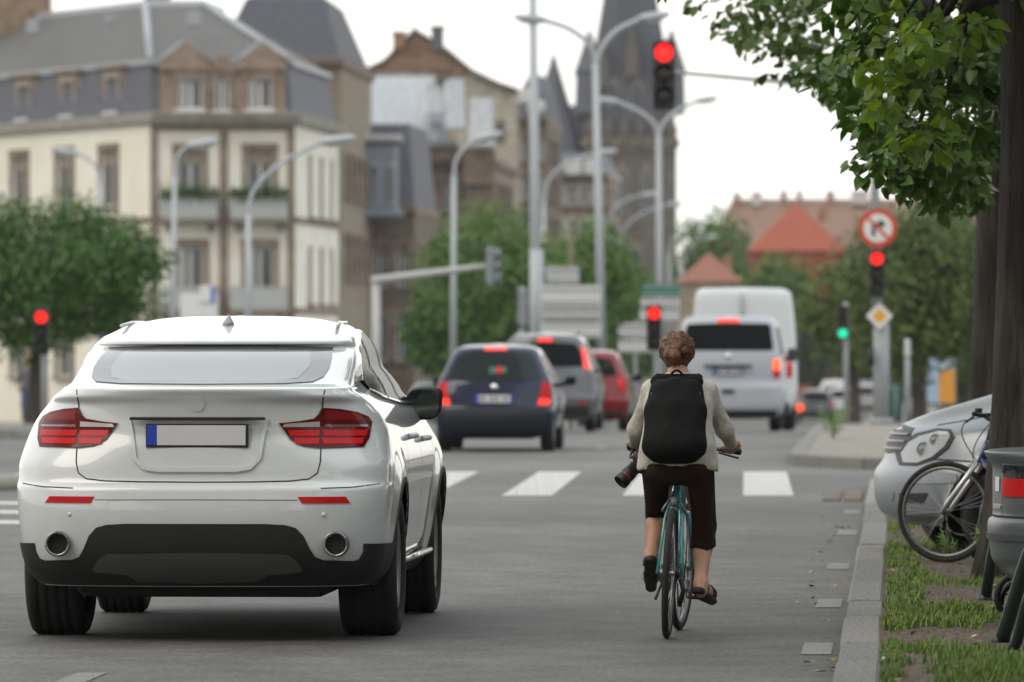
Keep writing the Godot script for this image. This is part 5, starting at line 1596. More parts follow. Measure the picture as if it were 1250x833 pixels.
func pedestrian() -> void:
	var d := 178.0
	var b := foot(34, d, 0.13)
	var t := thing("person", "person in grey top and blue jeans on the far left pavement", "person", b)
	var st := smooth()
	var bones := [[Vector3(-0.08, 0.92, 0), Vector3(0.08, 0.92, 0), 0.11, 0.11], [Vector3(0, 0.95, 0), Vector3(0, 1.3, 0), 0.13, 0.14], [Vector3(-0.12, 1.36, 0), Vector3(0.12, 1.36, 0), 0.08, 0.08], [Vector3(0, 1.36, 0), Vector3(0, 1.5, 0.01), 0.06, 0.055], [Vector3(0, 1.58, 0.01), Vector3(0, 1.64, 0.01), 0.09, 0.085], [Vector3(0, 1.54, 0.06), Vector3(0, 1.52, 0.075), 0.04, 0.03],
		[Vector3(-0.19, 1.36, 0), Vector3(-0.25, 1.1, 0.02), 0.055, 0.045], [Vector3(-0.25, 1.1, 0.02), Vector3(-0.23, 0.86, 0.1), 0.043, 0.03], [Vector3(0.19, 1.36, 0), Vector3(0.25, 1.1, 0.02), 0.055, 0.045], [Vector3(0.25, 1.1, 0.02), Vector3(0.22, 0.86, 0.1), 0.043, 0.03],
		[Vector3(-0.09, 0.9, 0), Vector3(-0.11, 0.5, 0.06), 0.09, 0.06], [Vector3(-0.11, 0.5, 0.06), Vector3(-0.11, 0.08, -0.04), 0.055, 0.04], [Vector3(0.09, 0.9, 0), Vector3(0.1, 0.5, -0.02), 0.09, 0.06], [Vector3(0.1, 0.5, -0.02), Vector3(0.1, 0.08, -0.12), 0.055, 0.04], [Vector3(-0.11, 0.05, -0.05), Vector3(-0.12, 0.04, 0.12), 0.045, 0.04], [Vector3(0.1, 0.05, -0.12), Vector3(0.11, 0.04, 0.05), 0.045, 0.04]]
	nets(st, bones, 0.02, 0.015)
	obj("body", st, mat("skin_far", Color(0.42, 0.235, 0.16), 0.6), t)
	st = smooth()
	var top := []
	for i in [1, 2, 6, 8]: top.append([bones[i][0], bones[i][1], bones[i][2] + 0.02, bones[i][3] + 0.02])
	nets(st, top, 0.02, 0.015)
	obj("shirt", st, mat("shirt_grey", Color(0.10, 0.10, 0.11), 0.9), t)
	st = smooth()
	var tr := []
	for i in [0, 10, 11, 12, 13]: tr.append([bones[i][0], bones[i][1], bones[i][2] + 0.018, bones[i][3] + 0.02])
	nets(st, tr, 0.02, 0.015)
	obj("jeans", st, mat("jeans_blue", Color(0.05, 0.075, 0.13), 0.9), t)
	st = smooth()
	nets(st, [[Vector3(0, 1.64, -0.01), Vector3(0, 1.66, 0.0), 0.098, 0.095]], 0.02, 0.01)
	obj("hair", st, mat("hair_far", Color(0.12, 0.06, 0.03), 0.7), t)

# ---------- the queue and the parked cars ----------
func traffic() -> void:
	var lamp_on := lit("brake_on", Color(1.0, 0.13, 0.08), 1.3)
	var lamp_off := mat("lamp_red", Color(0.46, 0.010, 0.011), 0.2, 0.0, {"spec": 0.3})
	var orange_on := lit("indicator_on", Color(1.0, 0.28, 0.04), 1.8)
	var turn := -AL
	# dark blue hatchback
	var h := hatch(1.44, 0.815, 3.77, 0.93, 0.36)
	plain_car("blue_hatchback", "dark blue small hatchback with brake lights on, nearest car of the queue", foot(602.5, 93.0), turn, {"levels": h, "wr": 0.29, "axles": [0.62, 3.09], "track": 0.71, "length": 3.77, "paint": mat("blue_paint", Color(0.005, 0.010, 0.038), 0.1, 0.0, {"spec": 0.5}), "lit": lamp_on,
		"bumper": [[0, 0.585], [0.70, 0.585], [0.735, 0.56], [0.735, 0.27], [0, 0.27]], "bumper_mat": mat("bumper_blue", Color(0.010, 0.012, 0.022), 0.5), "rear_window": [[0, 0.945], [0.60, 0.955], [0.64, 0.985], [0.53, 1.25], [0.46, 1.315], [0, 1.335]], "rear_glass": mat("hatch_glass", Color(0.012, 0.02, 0.022), 0.04, 0.0, {"spec": 0.35}),
		"side_windows": [[[0.62, 1.0], [0.85, 1.27], [1.45, 1.32], [1.45, 0.96]], [[1.5, 0.96], [1.5, 1.32], [2.1, 1.3], [2.75, 0.95]]],
		"lamps": [[[[0.60, 0.625], [0.755, 0.625], [0.775, 0.70], [0.62, 0.715]], lamp_on], [[[0.622, 0.722], [0.775, 0.708], [0.765, 0.90], [0.67, 0.94], [0.645, 0.88]], lamp_off]], "centre_lamp": [[-0.16, 1.352], [0.16, 1.352], [0.15, 1.392], [-0.15, 1.392]], "plate": 0.705, "badge": 0.86, "mirror": [0.93, 0.93, 2.5, 0.17, 0.13], "doors": [[[1.47, 0.95], [1.5, 0.55], [1.45, 0.3]]]})
	var st := flat()
	var gl := thing("window_sticker", "small red and green sign behind the blue hatchback's rear window", "sticker", foot(602.5, 93.0) + Vector3(0.06, 1.1, -0.28))
	box(st, Vector3(0, -0.02, 0.06), Vector3(0.24, 0.17, 0.008)); obj("card", st, mat("sticker_green", Color(0.05, 0.22, 0.2), 0.6), gl)
	st = smooth(); lathe(st, [[0.0, 0.006], [0.055, 0.0]], 16, Vector3(0.02, 0.02, 0.068), Basis(Vector3.RIGHT, Vector3.BACK, Vector3.DOWN)); obj("dot", st, mat("sticker_red", Color(0.7, 0.05, 0.04), 0.5, 0.0, {}), gl)
	# grey people carrier with tall lamps
	h = hatch(1.62, 0.87, 4.2, 1.02, 0.22)
	plain_car("grey_minivan", "grey estate car with roof rails and tall rear lamps behind the blue hatchback", foot(664, 116.0), turn, {"levels": h, "wr": 0.31, "axles": [0.75, 3.4], "track": 0.76, "length": 4.2, "paint": mat("grey_paint", Color(0.11, 0.115, 0.13), 0.12, 0.1, {"spec": 0.5}), "lit": lamp_on,
		"bumper": [[0, 0.42], [0.76, 0.42], [0.78, 0.27], [0, 0.27]], "rear_window": [[0, 1.06], [0.64, 1.07], [0.66, 1.12], [0.58, 1.36], [0.50, 1.44], [0, 1.46]], "side_windows": [[[0.6, 1.1], [0.7, 1.42], [1.6, 1.48], [1.6, 1.06]], [[1.66, 1.06], [1.66, 1.48], [2.3, 1.44], [3.0, 1.04]]],
		"lamps": [[[[0.68, 1.03], [0.775, 1.03], [0.69, 1.34], [0.62, 1.40]], lamp_on], [[[0.785, 1.0], [0.825, 0.97], [0.77, 1.18], [0.70, 1.33]], mat("lamp_clear", Color(0.45, 0.40, 0.40), 0.08, 0.3, {"coat": 1.0})], [[[0.60, 0.46], [0.74, 0.46], [0.74, 0.50], [0.60, 0.50]], lamp_off]], "centre_lamp": [[-0.13, 1.475], [0.13, 1.475], [0.12, 1.53], [-0.12, 1.53]], "plate": 0.8, "mirror": [0.98, 1.05, 2.8, 0.18, 0.16]})
	for s in [-1, 1]:
		var t := get_node("grey_minivan")
		bar("roof_rail", [Vector3(s * 0.50, 1.55, -0.75), Vector3(s * 0.50, 1.62, -0.9), Vector3(s * 0.50, 1.63, -2.2), Vector3(s * 0.50, 1.55, -2.4)], 0.018, mat("alloy", Color(0.2, 0.2, 0.2), 0.4, 0.8), t)
	# red hatchback
	h = hatch(1.47, 0.83, 3.9, 0.95, 0.4)
	plain_car("red_hatchback", "red hatchback with pale roof half hidden by the grey estate car", foot(713, 129.0), turn, {"levels": h, "wr": 0.3, "axles": [0.68, 3.2], "track": 0.72, "length": 3.9, "paint": mat("red_paint", Color(0.17, 0.009, 0.012), 0.1, 0.0, {"spec": 0.5}), "lit": lamp_off,
		"bumper": [[0, 0.36], [0.72, 0.36], [0.74, 0.27], [0, 0.27]], "rear_window": [[0, 0.97], [0.58, 0.985], [0.61, 1.03], [0.50, 1.28], [0, 1.34]], "side_windows": [[[0.62, 1.02], [0.85, 1.28], [1.5, 1.34], [1.5, 0.98]], [[1.55, 0.98], [1.55, 1.34], [2.1, 1.32], [2.8, 0.97]]],
		"lamps": [[[[0.64, 0.72], [0.79, 0.72], [0.775, 0.93], [0.66, 0.98]], lamp_off], [[[0.645, 0.83], [0.70, 0.83], [0.70, 0.90], [0.65, 0.90]], lamp_on]], "plate": 0.7, "mirror": [0.93, 0.95, 2.6, 0.17, 0.13]})
	# silver van
	var L := [[0.24, 0.86, 0.12, 0.2, 3.0, 4.7, 0.4, 2.5], [0.30, 0.91, 0.05, 0.22, 3.2, 4.8, 0.4, 2.5], [0.45, 0.945, 0.0, 0.24, 3.4, 4.89, 0.45, 2.5], [0.74, 0.952, 0.0, 0.24, 3.4, 4.85, 0.45, 2.5], [0.79, 0.952, 0.02, 0.24, 3.4, 4.8, 0.45, 2.5], [0.82, 0.952, 0.07, 0.22, 3.6, 4.76, 0.45, 2.5], [1.05, 0.95, 0.075, 0.22, 3.6, 4.5, 0.5, 2.4], [1.25, 0.935, 0.085, 0.22, 3.6, 4.0, 0.5, 2.4], [1.45, 0.90, 0.11, 0.22, 3.6, 3.75, 0.45, 2.4],
		[1.65, 0.865, 0.14, 0.22, 3.6, 3.5, 0.45, 2.4], [1.80, 0.835, 0.17, 0.22, 3.5, 3.3, 0.45, 2.4], [1.88, 0.79, 0.22, 0.22, 3.2, 3.15, 0.4, 2.4], [1.93, 0.70, 0.30, 0.22, 2.8, 3.0, 0.36, 2.3], [1.95, 0.02, 0.6, 0.03, 2.0, 2.8, 0.03, 2.0]]
	plain_car("silver_van", "silver passenger van with wide dark rear window and brake lights on", foot(889, 121.0), turn, {"cat": "van", "levels": L, "wr": 0.33, "axles": [0.97, 3.97], "track": 0.82, "tyre": 0.22, "length": 4.89, "paint": mat("silver_paint", Color(0.37, 0.395, 0.44), 0.32, 0.2, {"spec": 0.5}), "lit": lamp_on,
		"bumper": [[0, 0.36], [0.86, 0.36], [0.88, 0.25], [0, 0.25]], "rear_window": [[0, 1.365], [0.76, 1.365], [0.80, 1.39], [0.745, 1.79], [0.70, 1.815], [0, 1.825]], "side_windows": [[[0.35, 1.28], [0.4, 1.74], [1.5, 1.76], [1.5, 1.28]], [[1.6, 1.28], [1.6, 1.76], [2.6, 1.76], [2.6, 1.28]], [[2.7, 1.28], [2.7, 1.74], [3.1, 1.7], [3.6, 1.28]]],
		"lamps": [[[[0.80, 1.04], [0.92, 1.04], [0.915, 1.22], [0.81, 1.22]], orange_on], [[[0.81, 0.90], [0.925, 0.90], [0.92, 1.035], [0.80, 1.035]], lamp_off]], "centre_lamp": [[-0.2, 1.845], [0.2, 1.845], [0.19, 1.895], [-0.19, 1.895]], "plate": 1.02, "badge": 1.27, "mirror": [1.08, 1.28, 3.7, 0.2, 0.24], "doors": [[[1.55, 1.75], [1.55, 0.4]], [[2.65, 1.75], [2.65, 0.4]]]})
	var v := get_node("silver_van")
	st = flat(); box(st, Vector3(0, 1.105, 0.0), Vector3(0.86, 0.05, 0.06), 0.01); obj("plate_lamp_strip", st, mat("black_trim", Color(0.015, 0.015, 0.016), 0.5), v)
	st = flat(); box(st, Vector3(0, 0.68, 0.015), Vector3(0.22, 0.07, 0.02), 0.005); obj("tailgate_handle", st, mat("black_trim", Color(0.015, 0.015, 0.016), 0.5), v)
	# tall white van in front of it
	L = [[0.30, 0.90, 0.10, 0.1, 4.0, 5.3, 0.4, 2.5], [0.45, 0.97, 0.02, 0.12, 4.5, 5.45, 0.4, 2.5], [0.60, 0.99, 0.0, 0.12, 4.5, 5.48, 0.4, 2.5], [1.0, 0.995, 0.02, 0.12, 4.5, 5.3, 0.4, 2.5], [1.4, 0.99, 0.03, 0.12, 4.5, 4.7, 0.4, 2.5], [1.8, 0.965, 0.05, 0.12, 4.5, 4.3, 0.4, 2.5], [2.2, 0.93, 0.07, 0.12, 4.5, 3.9, 0.4, 2.5], [2.42, 0.90, 0.09, 0.12, 4.2, 3.7, 0.4, 2.5], [2.50, 0.85, 0.13, 0.14, 3.6, 3.5, 0.4, 2.4], [2.54, 0.72, 0.2, 0.16, 3.0, 3.4, 0.3, 2.4], [2.555, 0.02, 0.5, 0.03, 2.0, 3.0, 0.03, 2.0]]
	plain_car("white_van", "tall white panel van standing right in front of the silver van", foot(906, 131.0), turn, {"cat": "van", "levels": L, "wr": 0.34, "axles": [1.0, 4.3], "track": 0.87, "tyre": 0.22, "length": 5.5, "paint": mat("van_white", Color(0.52, 0.56, 0.59), 0.4, 0.0, {"spec": 0.5}), "lit": lamp_on,
		"bumper": [[0, 0.5], [0.9, 0.5], [0.92, 0.31], [0, 0.31]], "lamps": [[[[0.86, 1.22], [0.965, 1.22], [0.95, 1.42], [0.865, 1.42]], orange_on], [[[0.86, 0.95], [0.97, 0.95], [0.965, 1.2], [0.86, 1.2]], lamp_off]], "mirror": [1.14, 1.62, 4.2, 0.18, 0.32], "doors": [[[2.0, 2.4], [2.0, 0.5]], [[3.3, 2.3], [3.3, 0.5]]]})
	var wv := get_node("white_van")
	st = flat(); box(st, Vector3(0, 1.5, -0.02), Vector3(0.012, 1.9, 0.05)); obj("door_seam", st, mat("panel_gap", Color(0.01, 0.01, 0.01), 0.8), wv)
	# cars far down the avenue
	var far := [["dark_car", "dark blue car with one orange light, far down the avenue", 996, 300.0, Color(0.012, 0.016, 0.03), 1.47], ["silver_car", "silver car right of the dark one, far down the avenue", 1028, 312.0, Color(0.35, 0.36, 0.38), 1.47], ["grey_car", "grey car beyond the silver one, far down the avenue", 1056, 330.0, Color(0.2, 0.2, 0.21), 1.5], ["pale_car", "pale car nearly hidden behind the far silver car", 1018, 345.0, Color(0.5, 0.5, 0.5), 1.6], ["black_car", "black car beside the foot of the signal mast, far down the avenue", 1062, 362.0, Color(0.02, 0.02, 0.02), 1.45]]
	for q in far:
		h = hatch(q[5], 0.84, 4.1, 0.95, 0.35)
		var c := plain_car(q[0], q[1], foot(q[2], q[3]), turn, {"group": "cars far down the avenue", "sub": 2, "ns": 26, "levels": h, "wr": 0.31, "axles": [0.75, 3.3], "track": 0.74, "length": 4.1, "paint": paint("far_" + q[0], q[4], 0.35), "lit": lamp_off,
			"bumper": [[0, 0.40], [0.74, 0.40], [0.76, 0.27], [0, 0.27]], "rear_window": [[0, 0.98], [0.58, 0.99], [0.61, 1.04], [0.50, 1.28], [0, 1.33]], "side_windows": [[[0.62, 1.02], [0.85, 1.28], [2.1, 1.32], [2.8, 0.97]]], "lamps": [[[[0.64, 0.72], [0.79, 0.72], [0.775, 0.9], [0.66, 0.92]], lamp_off]]})
		if q[0] == "dark_car":
			st = smooth(); lathe(st, [[0.16, 0.0], [0.12, 0.04], [0.0, 0.06]], 16, Vector3(-0.70, 0.66, -0.03), Basis(Vector3.RIGHT, Vector3.BACK, Vector3.DOWN)); obj("tail_lamp", st, orange_on, c)
	# teal car glimpsed behind the white SUV's mirror
	h = hatch(1.42, 0.82, 4.0, 0.93, 0.4)
	plain_car("teal_car", "grey-green car far left of the blue hatchback", foot(527, 210.0), turn, {"sub": 2, "ns": 26, "levels": h, "wr": 0.31, "axles": [0.75, 3.3], "track": 0.74, "length": 4.0, "paint": paint("teal_car_paint", Color(0.12, 0.17, 0.17), 0.35), "lit": lamp_off, "rear_window": [[0, 0.98], [0.58, 0.99], [0.61, 1.04], [0.50, 1.26], [0, 1.31]], "lamps": [[[[0.64, 0.72], [0.79, 0.72], [0.775, 0.9], [0.66, 0.92]], lamp_off]]})
	for q in [["blue_hatchback", 1.03], ["grey_minivan", 1.05], ["red_hatchback", 1.06], ["silver_van", 1.06], ["white_van", 1.085]]: (get_node(q[0]) as Node3D).scale = Vector3(1.0, q[1], 1.0)
	parked_van()
	parked_grey()
func parked_van() -> void:      # silver van, nose towards the road, seen from its left front quarter
	var d := 47.2
	var L := [[0.24, 0.78, 0.1, 0.2, 3.0, 4.58, 0.6, 2.4], [0.32, 0.88, 0.05, 0.22, 3.2, 4.70, 0.7, 2.3], [0.48, 0.935, 0.0, 0.24, 3.4, 4.75, 0.75, 2.2], [0.60, 0.945, 0.0, 0.24, 3.4, 4.745, 0.75, 2.2], [0.68, 0.947, 0.01, 0.24, 3.4, 4.69, 0.75, 2.2], [0.78, 0.947, 0.02, 0.22, 3.6, 4.66, 0.78, 2.2], [0.90, 0.945, 0.05, 0.22, 3.6, 4.60, 0.8, 2.1], [0.98, 0.94, 0.06, 0.22, 3.6, 4.44, 0.85, 2.0], [1.04, 0.935, 0.065, 0.22, 3.6, 4.26, 0.9, 2.0], [1.13, 0.93, 0.07, 0.22, 3.6, 3.94, 0.75, 2.1], [1.22, 0.92, 0.075, 0.22, 3.6, 3.66, 0.55, 2.4], [1.45, 0.885, 0.10, 0.22, 3.6, 3.24, 0.5, 2.4],
		[1.65, 0.85, 0.13, 0.22, 3.6, 2.92, 0.5, 2.4], [1.78, 0.82, 0.16, 0.22, 3.5, 2.7, 0.5, 2.4], [1.86, 0.76, 0.22, 0.22, 3.2, 2.55, 0.45, 2.4], [1.90, 0.64, 0.30, 0.22, 2.8, 2.4, 0.36, 2.3], [1.915, 0.02, 0.6, 0.03, 2.0, 2.2, 0.03, 2.0]]
	var tab := dense(L, 4)
	# forward points to the road (picture left) and a little towards the camera
	var turn := PI / 2 + 0.11
	var nose := at(1071, 560, d)
	var fwd := Basis(Vector3.UP, turn) * Vector3(0, 0, -1)
	var pos := nose - fwd * 4.75
	pos.y = 0.035
	var t := thing("parked_van", "silver van parked nose to the kerb behind the blue bicycle", "van", pos, turn)
	var arches := [[0.85, 0.32, 0.375], [3.98, 0.32, 0.44]]
	var flare := [[0.85, 0.32, 0.37, 0.02], [3.98, 0.32, 0.44, 0.03]]
	var silver := mat("van_silver", Color(0.23, 0.25, 0.275), 0.28, 0.25, {"spec": 0.6})
	obj("body", shell(tab, arches, flare, 70, 24), silver, t)
	var fr := on_front(tab)
	var dark := mat("black_trim", Color(0.015, 0.015, 0.016), 0.5)
	for s in [-1, 1]:
		var sd := on_side(tab, flare, s)
		pa("side_window", pv([[2.45, 1.24], [2.5, 1.72], [2.75, 1.68], [3.35, 1.24]]), 0.1, sd, 0.005, 0.008, glass(), t)
		pa("side_window", pv([[0.4, 1.24], [0.45, 1.74], [2.35, 1.74], [2.35, 1.24]]), 0.15, sd, 0.005, 0.008, glass(), t)
		pa("headlamp_surround", pv([[4.66, 0.655], [4.66, 0.74], [4.62, 0.82], [4.55, 0.875], [4.43, 0.912], [4.355, 0.905], [4.345, 0.86], [4.39, 0.78], [4.48, 0.70], [4.58, 0.655]]), 0.02, sd, 0.014, 0.02, dark, t)
		var hl := pa("headlamp", pv([[4.64, 0.675], [4.64, 0.74], [4.60, 0.81], [4.54, 0.858], [4.43, 0.895], [4.375, 0.89], [4.37, 0.86], [4.41, 0.79], [4.49, 0.715], [4.57, 0.675]]), 0.02, sd, 0.024, 0.012, mat("headlamp_glass", Color(0.34, 0.36, 0.38), 0.08, 0.0, {"spec": 0.5}), t)
		var lw := side_x(tab, 4.42, 0.86, flare)
		for q in [[4.53, 0.77, 0.05], [4.46, 0.835, 0.04]]:
			var st0 := smooth()
			lathe(st0, [[q[2], 0.0], [q[2] * 0.9, 0.012], [q[2] * 0.75, 0.004], [q[2] * 0.4, 0.012], [0.0, 0.018]], 20, Vector3(s * (side_x(tab, q[0], q[1], flare) + 0.026), q[1], -q[0]), Basis(Vector3(0, 0, -s), Vector3(s, 0, -0.55).normalized(), Vector3.UP))
			obj("lamp_reflector", st0, mat("reflector_chrome", Color(0.5, 0.51, 0.52), 0.4, 0.6), hl)
		pa("indicator", pv([[4.43, 0.875], [4.38, 0.868], [4.38, 0.885], [4.43, 0.89]]), 0.03, sd, 0.028, 0.004, mat("lamp_clear", Color(0.45, 0.40, 0.40), 0.08, 0.3, {"coat": 1.0}), hl)
		pa("door_gap", strip([[3.38, 1.22], [3.42, 0.8], [3.36, 0.4]], 0.007), 0.06, sd, 0.002, 0.0, mat("panel_gap", Color(0.01, 0.01, 0.01), 0.8), t)
		pa("bonnet_gap", strip([[4.42, 0.93], [4.15, 0.985], [3.8, 1.06], [3.4, 1.14]], 0.007), 0.06, sd, 0.002, 0.0, mat("panel_gap", Color(0.01, 0.01, 0.01), 0.8), t)
		pa("bumper_strip", pv([[4.73, 0.52], [4.735, 0.575], [4.35, 0.60], [4.35, 0.545]]), 0.04, sd, 0.008, 0.01, silver, t)
		pa("bumper_gap", strip([[4.62, 0.70], [4.45, 0.70], [4.25, 0.69]], 0.008), 0.04, sd, 0.002, 0.0, mat("panel_gap", Color(0.01, 0.01, 0.01), 0.8), t)
		pa("fog_lamp_niche", pv([[4.70, 0.40], [4.70, 0.46], [4.52, 0.47], [4.55, 0.40]]), 0.04, sd, 0.003, 0.0, dark, t)
		door_mirror(t, Vector3(s * 1.06, 1.24, -3.35), s, 0.2, 0.2, silver)
		wheel(t, Vector3(s * 0.835, 0.325, -0.85), 0.325, 0.22, 0.22, s, 5)
		wheel(t, Vector3(s * 0.85, 0.325, -3.98), 0.325, 0.22, 0.22, s, 5)
	var grille := pa("grille", both_halves(pv([[0, 0.93], [0.34, 0.91], [0.40, 0.84], [0.36, 0.75], [0, 0.73]])), 0.05, fr, 0.006, 0.008, dark, t)
	for y in [0.77, 0.82, 0.87]: pa("grille_bar", pv([[-0.35, y - 0.008], [0.35, y - 0.008], [0.35, y + 0.008], [-0.35, y + 0.008]]), 0.05, fr, 0.014, 0.01, mat("grille_grey", Color(0.12, 0.12, 0.125), 0.3, 0.5), grille)
	pa("windscreen", both_halves(pv([[0, 1.20], [0.70, 1.26], [0.66, 1.68], [0, 1.78]])), 0.06, on_front(tab), 0.006, 0.0, glass(), t)
	var wiper := bar("wiper", [Vector3(-0.5, 1.20, -3.66), Vector3(0.1, 1.235, -3.70), Vector3(0.5, 1.30, -3.52)], 0.014, dark, t)
	var st := flat()
	box(st, Vector3(0, 0.36, -2.4), Vector3(1.25, 0.26, 4.1), 0.04)
	box(st, Vector3(0, 0.62, -2.4), Vector3(1.5, 0.4, 4.1), 0.04)
	obj("underbody", st, mat("underbody", Color(0.01, 0.01, 0.01), 0.9), t)
func parked_grey() -> void:      # tail of a grey saloon, parked with its boot towards the road
	var d := 34.6
	var L := [[0.22, 0.66, 0.22, 0.3, 2.8, 4.3, 0.4, 2.5], [0.27, 0.76, 0.15, 0.32, 2.8, 4.4, 0.4, 2.5], [0.36, 0.83, 0.06, 0.55, 2.2, 4.45, 0.4, 2.5], [0.45, 0.86, 0.04, 0.55, 2.2, 4.5, 0.45, 2.5], [0.54, 0.865, 0.028, 0.55, 2.2, 4.5, 0.45, 2.5], [0.60, 0.866, 0.035, 0.55, 2.2, 4.45, 0.45, 2.5], [0.615, 0.866, 0.055, 0.55, 2.2, 4.4, 0.45, 2.5], [0.75, 0.864, 0.055, 0.55, 2.2, 4.3, 0.5, 2.4], [0.88, 0.85, 0.055, 0.55, 2.2, 4.0, 0.5, 2.4], [0.95, 0.83, 0.02, 0.55, 2.2, 3.7, 0.5, 2.4], [0.978, 0.81, 0.012, 0.55, 2.2, 3.5, 0.5, 2.4], [0.99, 0.79, 0.09, 0.55, 2.2, 3.4, 0.5, 2.4], [1.01, 0.76, 0.45, 0.3, 3.0, 3.3, 0.5, 2.4], [1.2, 0.69, 0.85, 0.25, 2.8, 2.9, 0.4, 2.4], [1.36, 0.62, 1.25, 0.25, 2.6, 2.5, 0.4, 2.4], [1.41, 0.45, 1.5, 0.2, 2.4, 2.3, 0.3, 2.3], [1.43, 0.02, 1.8, 0.03, 2.0, 2.1, 0.03, 2.0]]
	var tab := dense(L, 4)
	var turn := -PI / 2 - 0.10      # boot towards the road, its corner facing the camera
	var tail := at(1215, 650, d)
	var fwd := Basis(Vector3.UP, turn) * Vector3(0, 0, -1)
	var right := Basis(Vector3.UP, turn) * Vector3(1, 0, 0)
	var pos := Vector3(tail.x - 0.01, 0.045, -35.4)
	pos.y = 0.07
	var t := thing("parked_grey_car", "grey saloon cut by the right edge, boot and red tail lamp showing", "car", pos, turn)
	t.scale = Vector3(1.0, 0.93, 1.0)
	var grey := mat("saloon_grey", Color(0.075, 0.088, 0.09), 0.35, 0.0, {"spec": 0.5})
	var flare := []
	obj("body", shell(tab, [[0.95, 0.31, 0.36], [3.55, 0.31, 0.36]], flare, 60, 24), grey, t)
	var rr := on_rear(tab)
	var lamp := mat("lamp_red", Color(0.46, 0.010, 0.011), 0.2, 0.0, {"spec": 0.3})
	for s in [-1, 1]:
		pa("tail_lamp", pv([[s * 0.46, 0.735], [s * 0.80, 0.735], [s * 0.80, 0.835], [s * 0.46, 0.835]]), 0.03, rr, 0.008, 0.01, lamp, t)
		pa("smoke_lamp", pv([[s * 0.46, 0.838], [s * 0.80, 0.838], [s * 0.79, 0.905], [s * 0.46, 0.91]]), 0.03, rr, 0.008, 0.01, mat("lamp_dark", Color(0.02, 0.02, 0.022), 0.1, 0.0, {"coat": 1.0}), t)
		pa("side_window", pv([[0.95, 1.05], [1.3, 1.3], [2.4, 1.33], [3.0, 1.05]]), 0.1, on_side(tab, flare, s), 0.005, 0.0, glass(), t)
		pa("tail_lamp", pv([[0.20, 0.735], [0.36, 0.735], [0.34, 0.835], [0.20, 0.835]]), 0.03, on_side(tab, flare, s), 0.008, 0.01, lamp, t)
		wheel(t, Vector3(s * 0.74, 0.31, -0.95), 0.31, 0.2, 0.2, s, 5)
		wheel(t, Vector3(s * 0.74, 0.31, -3.55), 0.31, 0.2, 0.2, s, 5)
	var gap := mat("panel_gap", Color(0.01, 0.01, 0.01), 0.8)
	pa("shut_line", strip([[-0.8, 0.622], [0, 0.622], [0.8, 0.622]], 0.012), 0.04, rr, 0.003, 0.0, gap, t)
	pa("shut_line", strip([[-0.45, 0.63], [-0.45, 0.93]], 0.006), 0.04, rr, 0.003, 0.0, gap, t)
	pa("shut_line", strip([[0.45, 0.63], [0.45, 0.93]], 0.006), 0.04, rr, 0.003, 0.0, gap, t)
	pa("bumper_rub_strip", pv([[-0.84, 0.49], [0.84, 0.49], [0.84, 0.525], [-0.84, 0.525]]), 0.04, rr, 0.008, 0.01, mat("rub_strip", Color(0.05, 0.055, 0.058), 0.6), t)
	pa("rear_window", both_halves(pv([[0, 1.03], [0.58, 1.04], [0.52, 1.33], [0, 1.36]])), 0.06, on_slope(tab), 0.005, 0.0, glass(), t)
	# embossed chrome script beside the lamp and a sticker, both too blurred to read
	pa("chrome_script", pv([[0.22, 0.665], [0.42, 0.665], [0.42, 0.69], [0.22, 0.69]]), 0.04, rr, 0.005, 0.004, mat("chrome", Color(0.75, 0.75, 0.75), 0.15, 1.0), t)
	pa("sticker", pv([[0.30, 0.76], [0.40, 0.76], [0.40, 0.84], [0.30, 0.84]]), 0.04, rr, 0.004, 0.0, mat("sticker_white", Color(0.6, 0.6, 0.6), 0.5), t)
	var st := flat()
	box(st, Vector3(0, 0.36, -2.2), Vector3(1.15, 0.3, 3.6), 0.04)
	obj("underbody", st, mat("underbody", Color(0.01, 0.01, 0.01), 0.9), t)

# ---------- vehicles ----------
# A body is a stack of plan-view slices: [height, half width, rear end, rear corner depth, rear squareness, front end, front corner depth, front squareness].
# Distances run forward from the rear bumper; the body looks along -z.
func dense(levels: Array, sub: int) -> Array:
	var out := []
	var n := levels.size()
	for i in n - 1:
		for s in (sub + 1 if i == n - 2 else sub):
			var t := float(s) / sub
			var row := []
			for c in 8:
				var p0: float = levels[maxi(i - 1, 0)][c]
				var p1: float = levels[i][c]
				var p2: float = levels[i + 1][c]
				var p3: float = levels[mini(i + 2, n - 1)][c]
				var y0: float = levels[maxi(i - 1, 0)][0]
				var y1: float = levels[i][0]
				var y2: float = levels[i + 1][0]
				var y3: float = levels[mini(i + 2, n - 1)][0]
				var dy := y2 - y1
				var m1 := 0.0 if (p1 - p0) * (p2 - p1) <= 0.0 else (p2 - p0) / maxf(y2 - y0, 1e-5)
				var m2 := 0.0 if (p2 - p1) * (p3 - p2) <= 0.0 else (p3 - p1) / maxf(y3 - y1, 1e-5)
				var sec := (p2 - p1) / maxf(dy, 1e-5)
				m1 = clampf(m1, -3.0 * absf(sec), 3.0 * absf(sec)); m2 = clampf(m2, -3.0 * absf(sec), 3.0 * absf(sec))
				if c == 0: row.append(lerpf(p1, p2, t))
				else:
					var t2 := t * t
					var t3 := t2 * t
					row.append((2 * t3 - 3 * t2 + 1) * p1 + (t3 - 2 * t2 + t) * m1 * dy + (-2 * t3 + 3 * t2) * p2 + (t3 - t2) * m2 * dy)
			out.append(row)
	return out
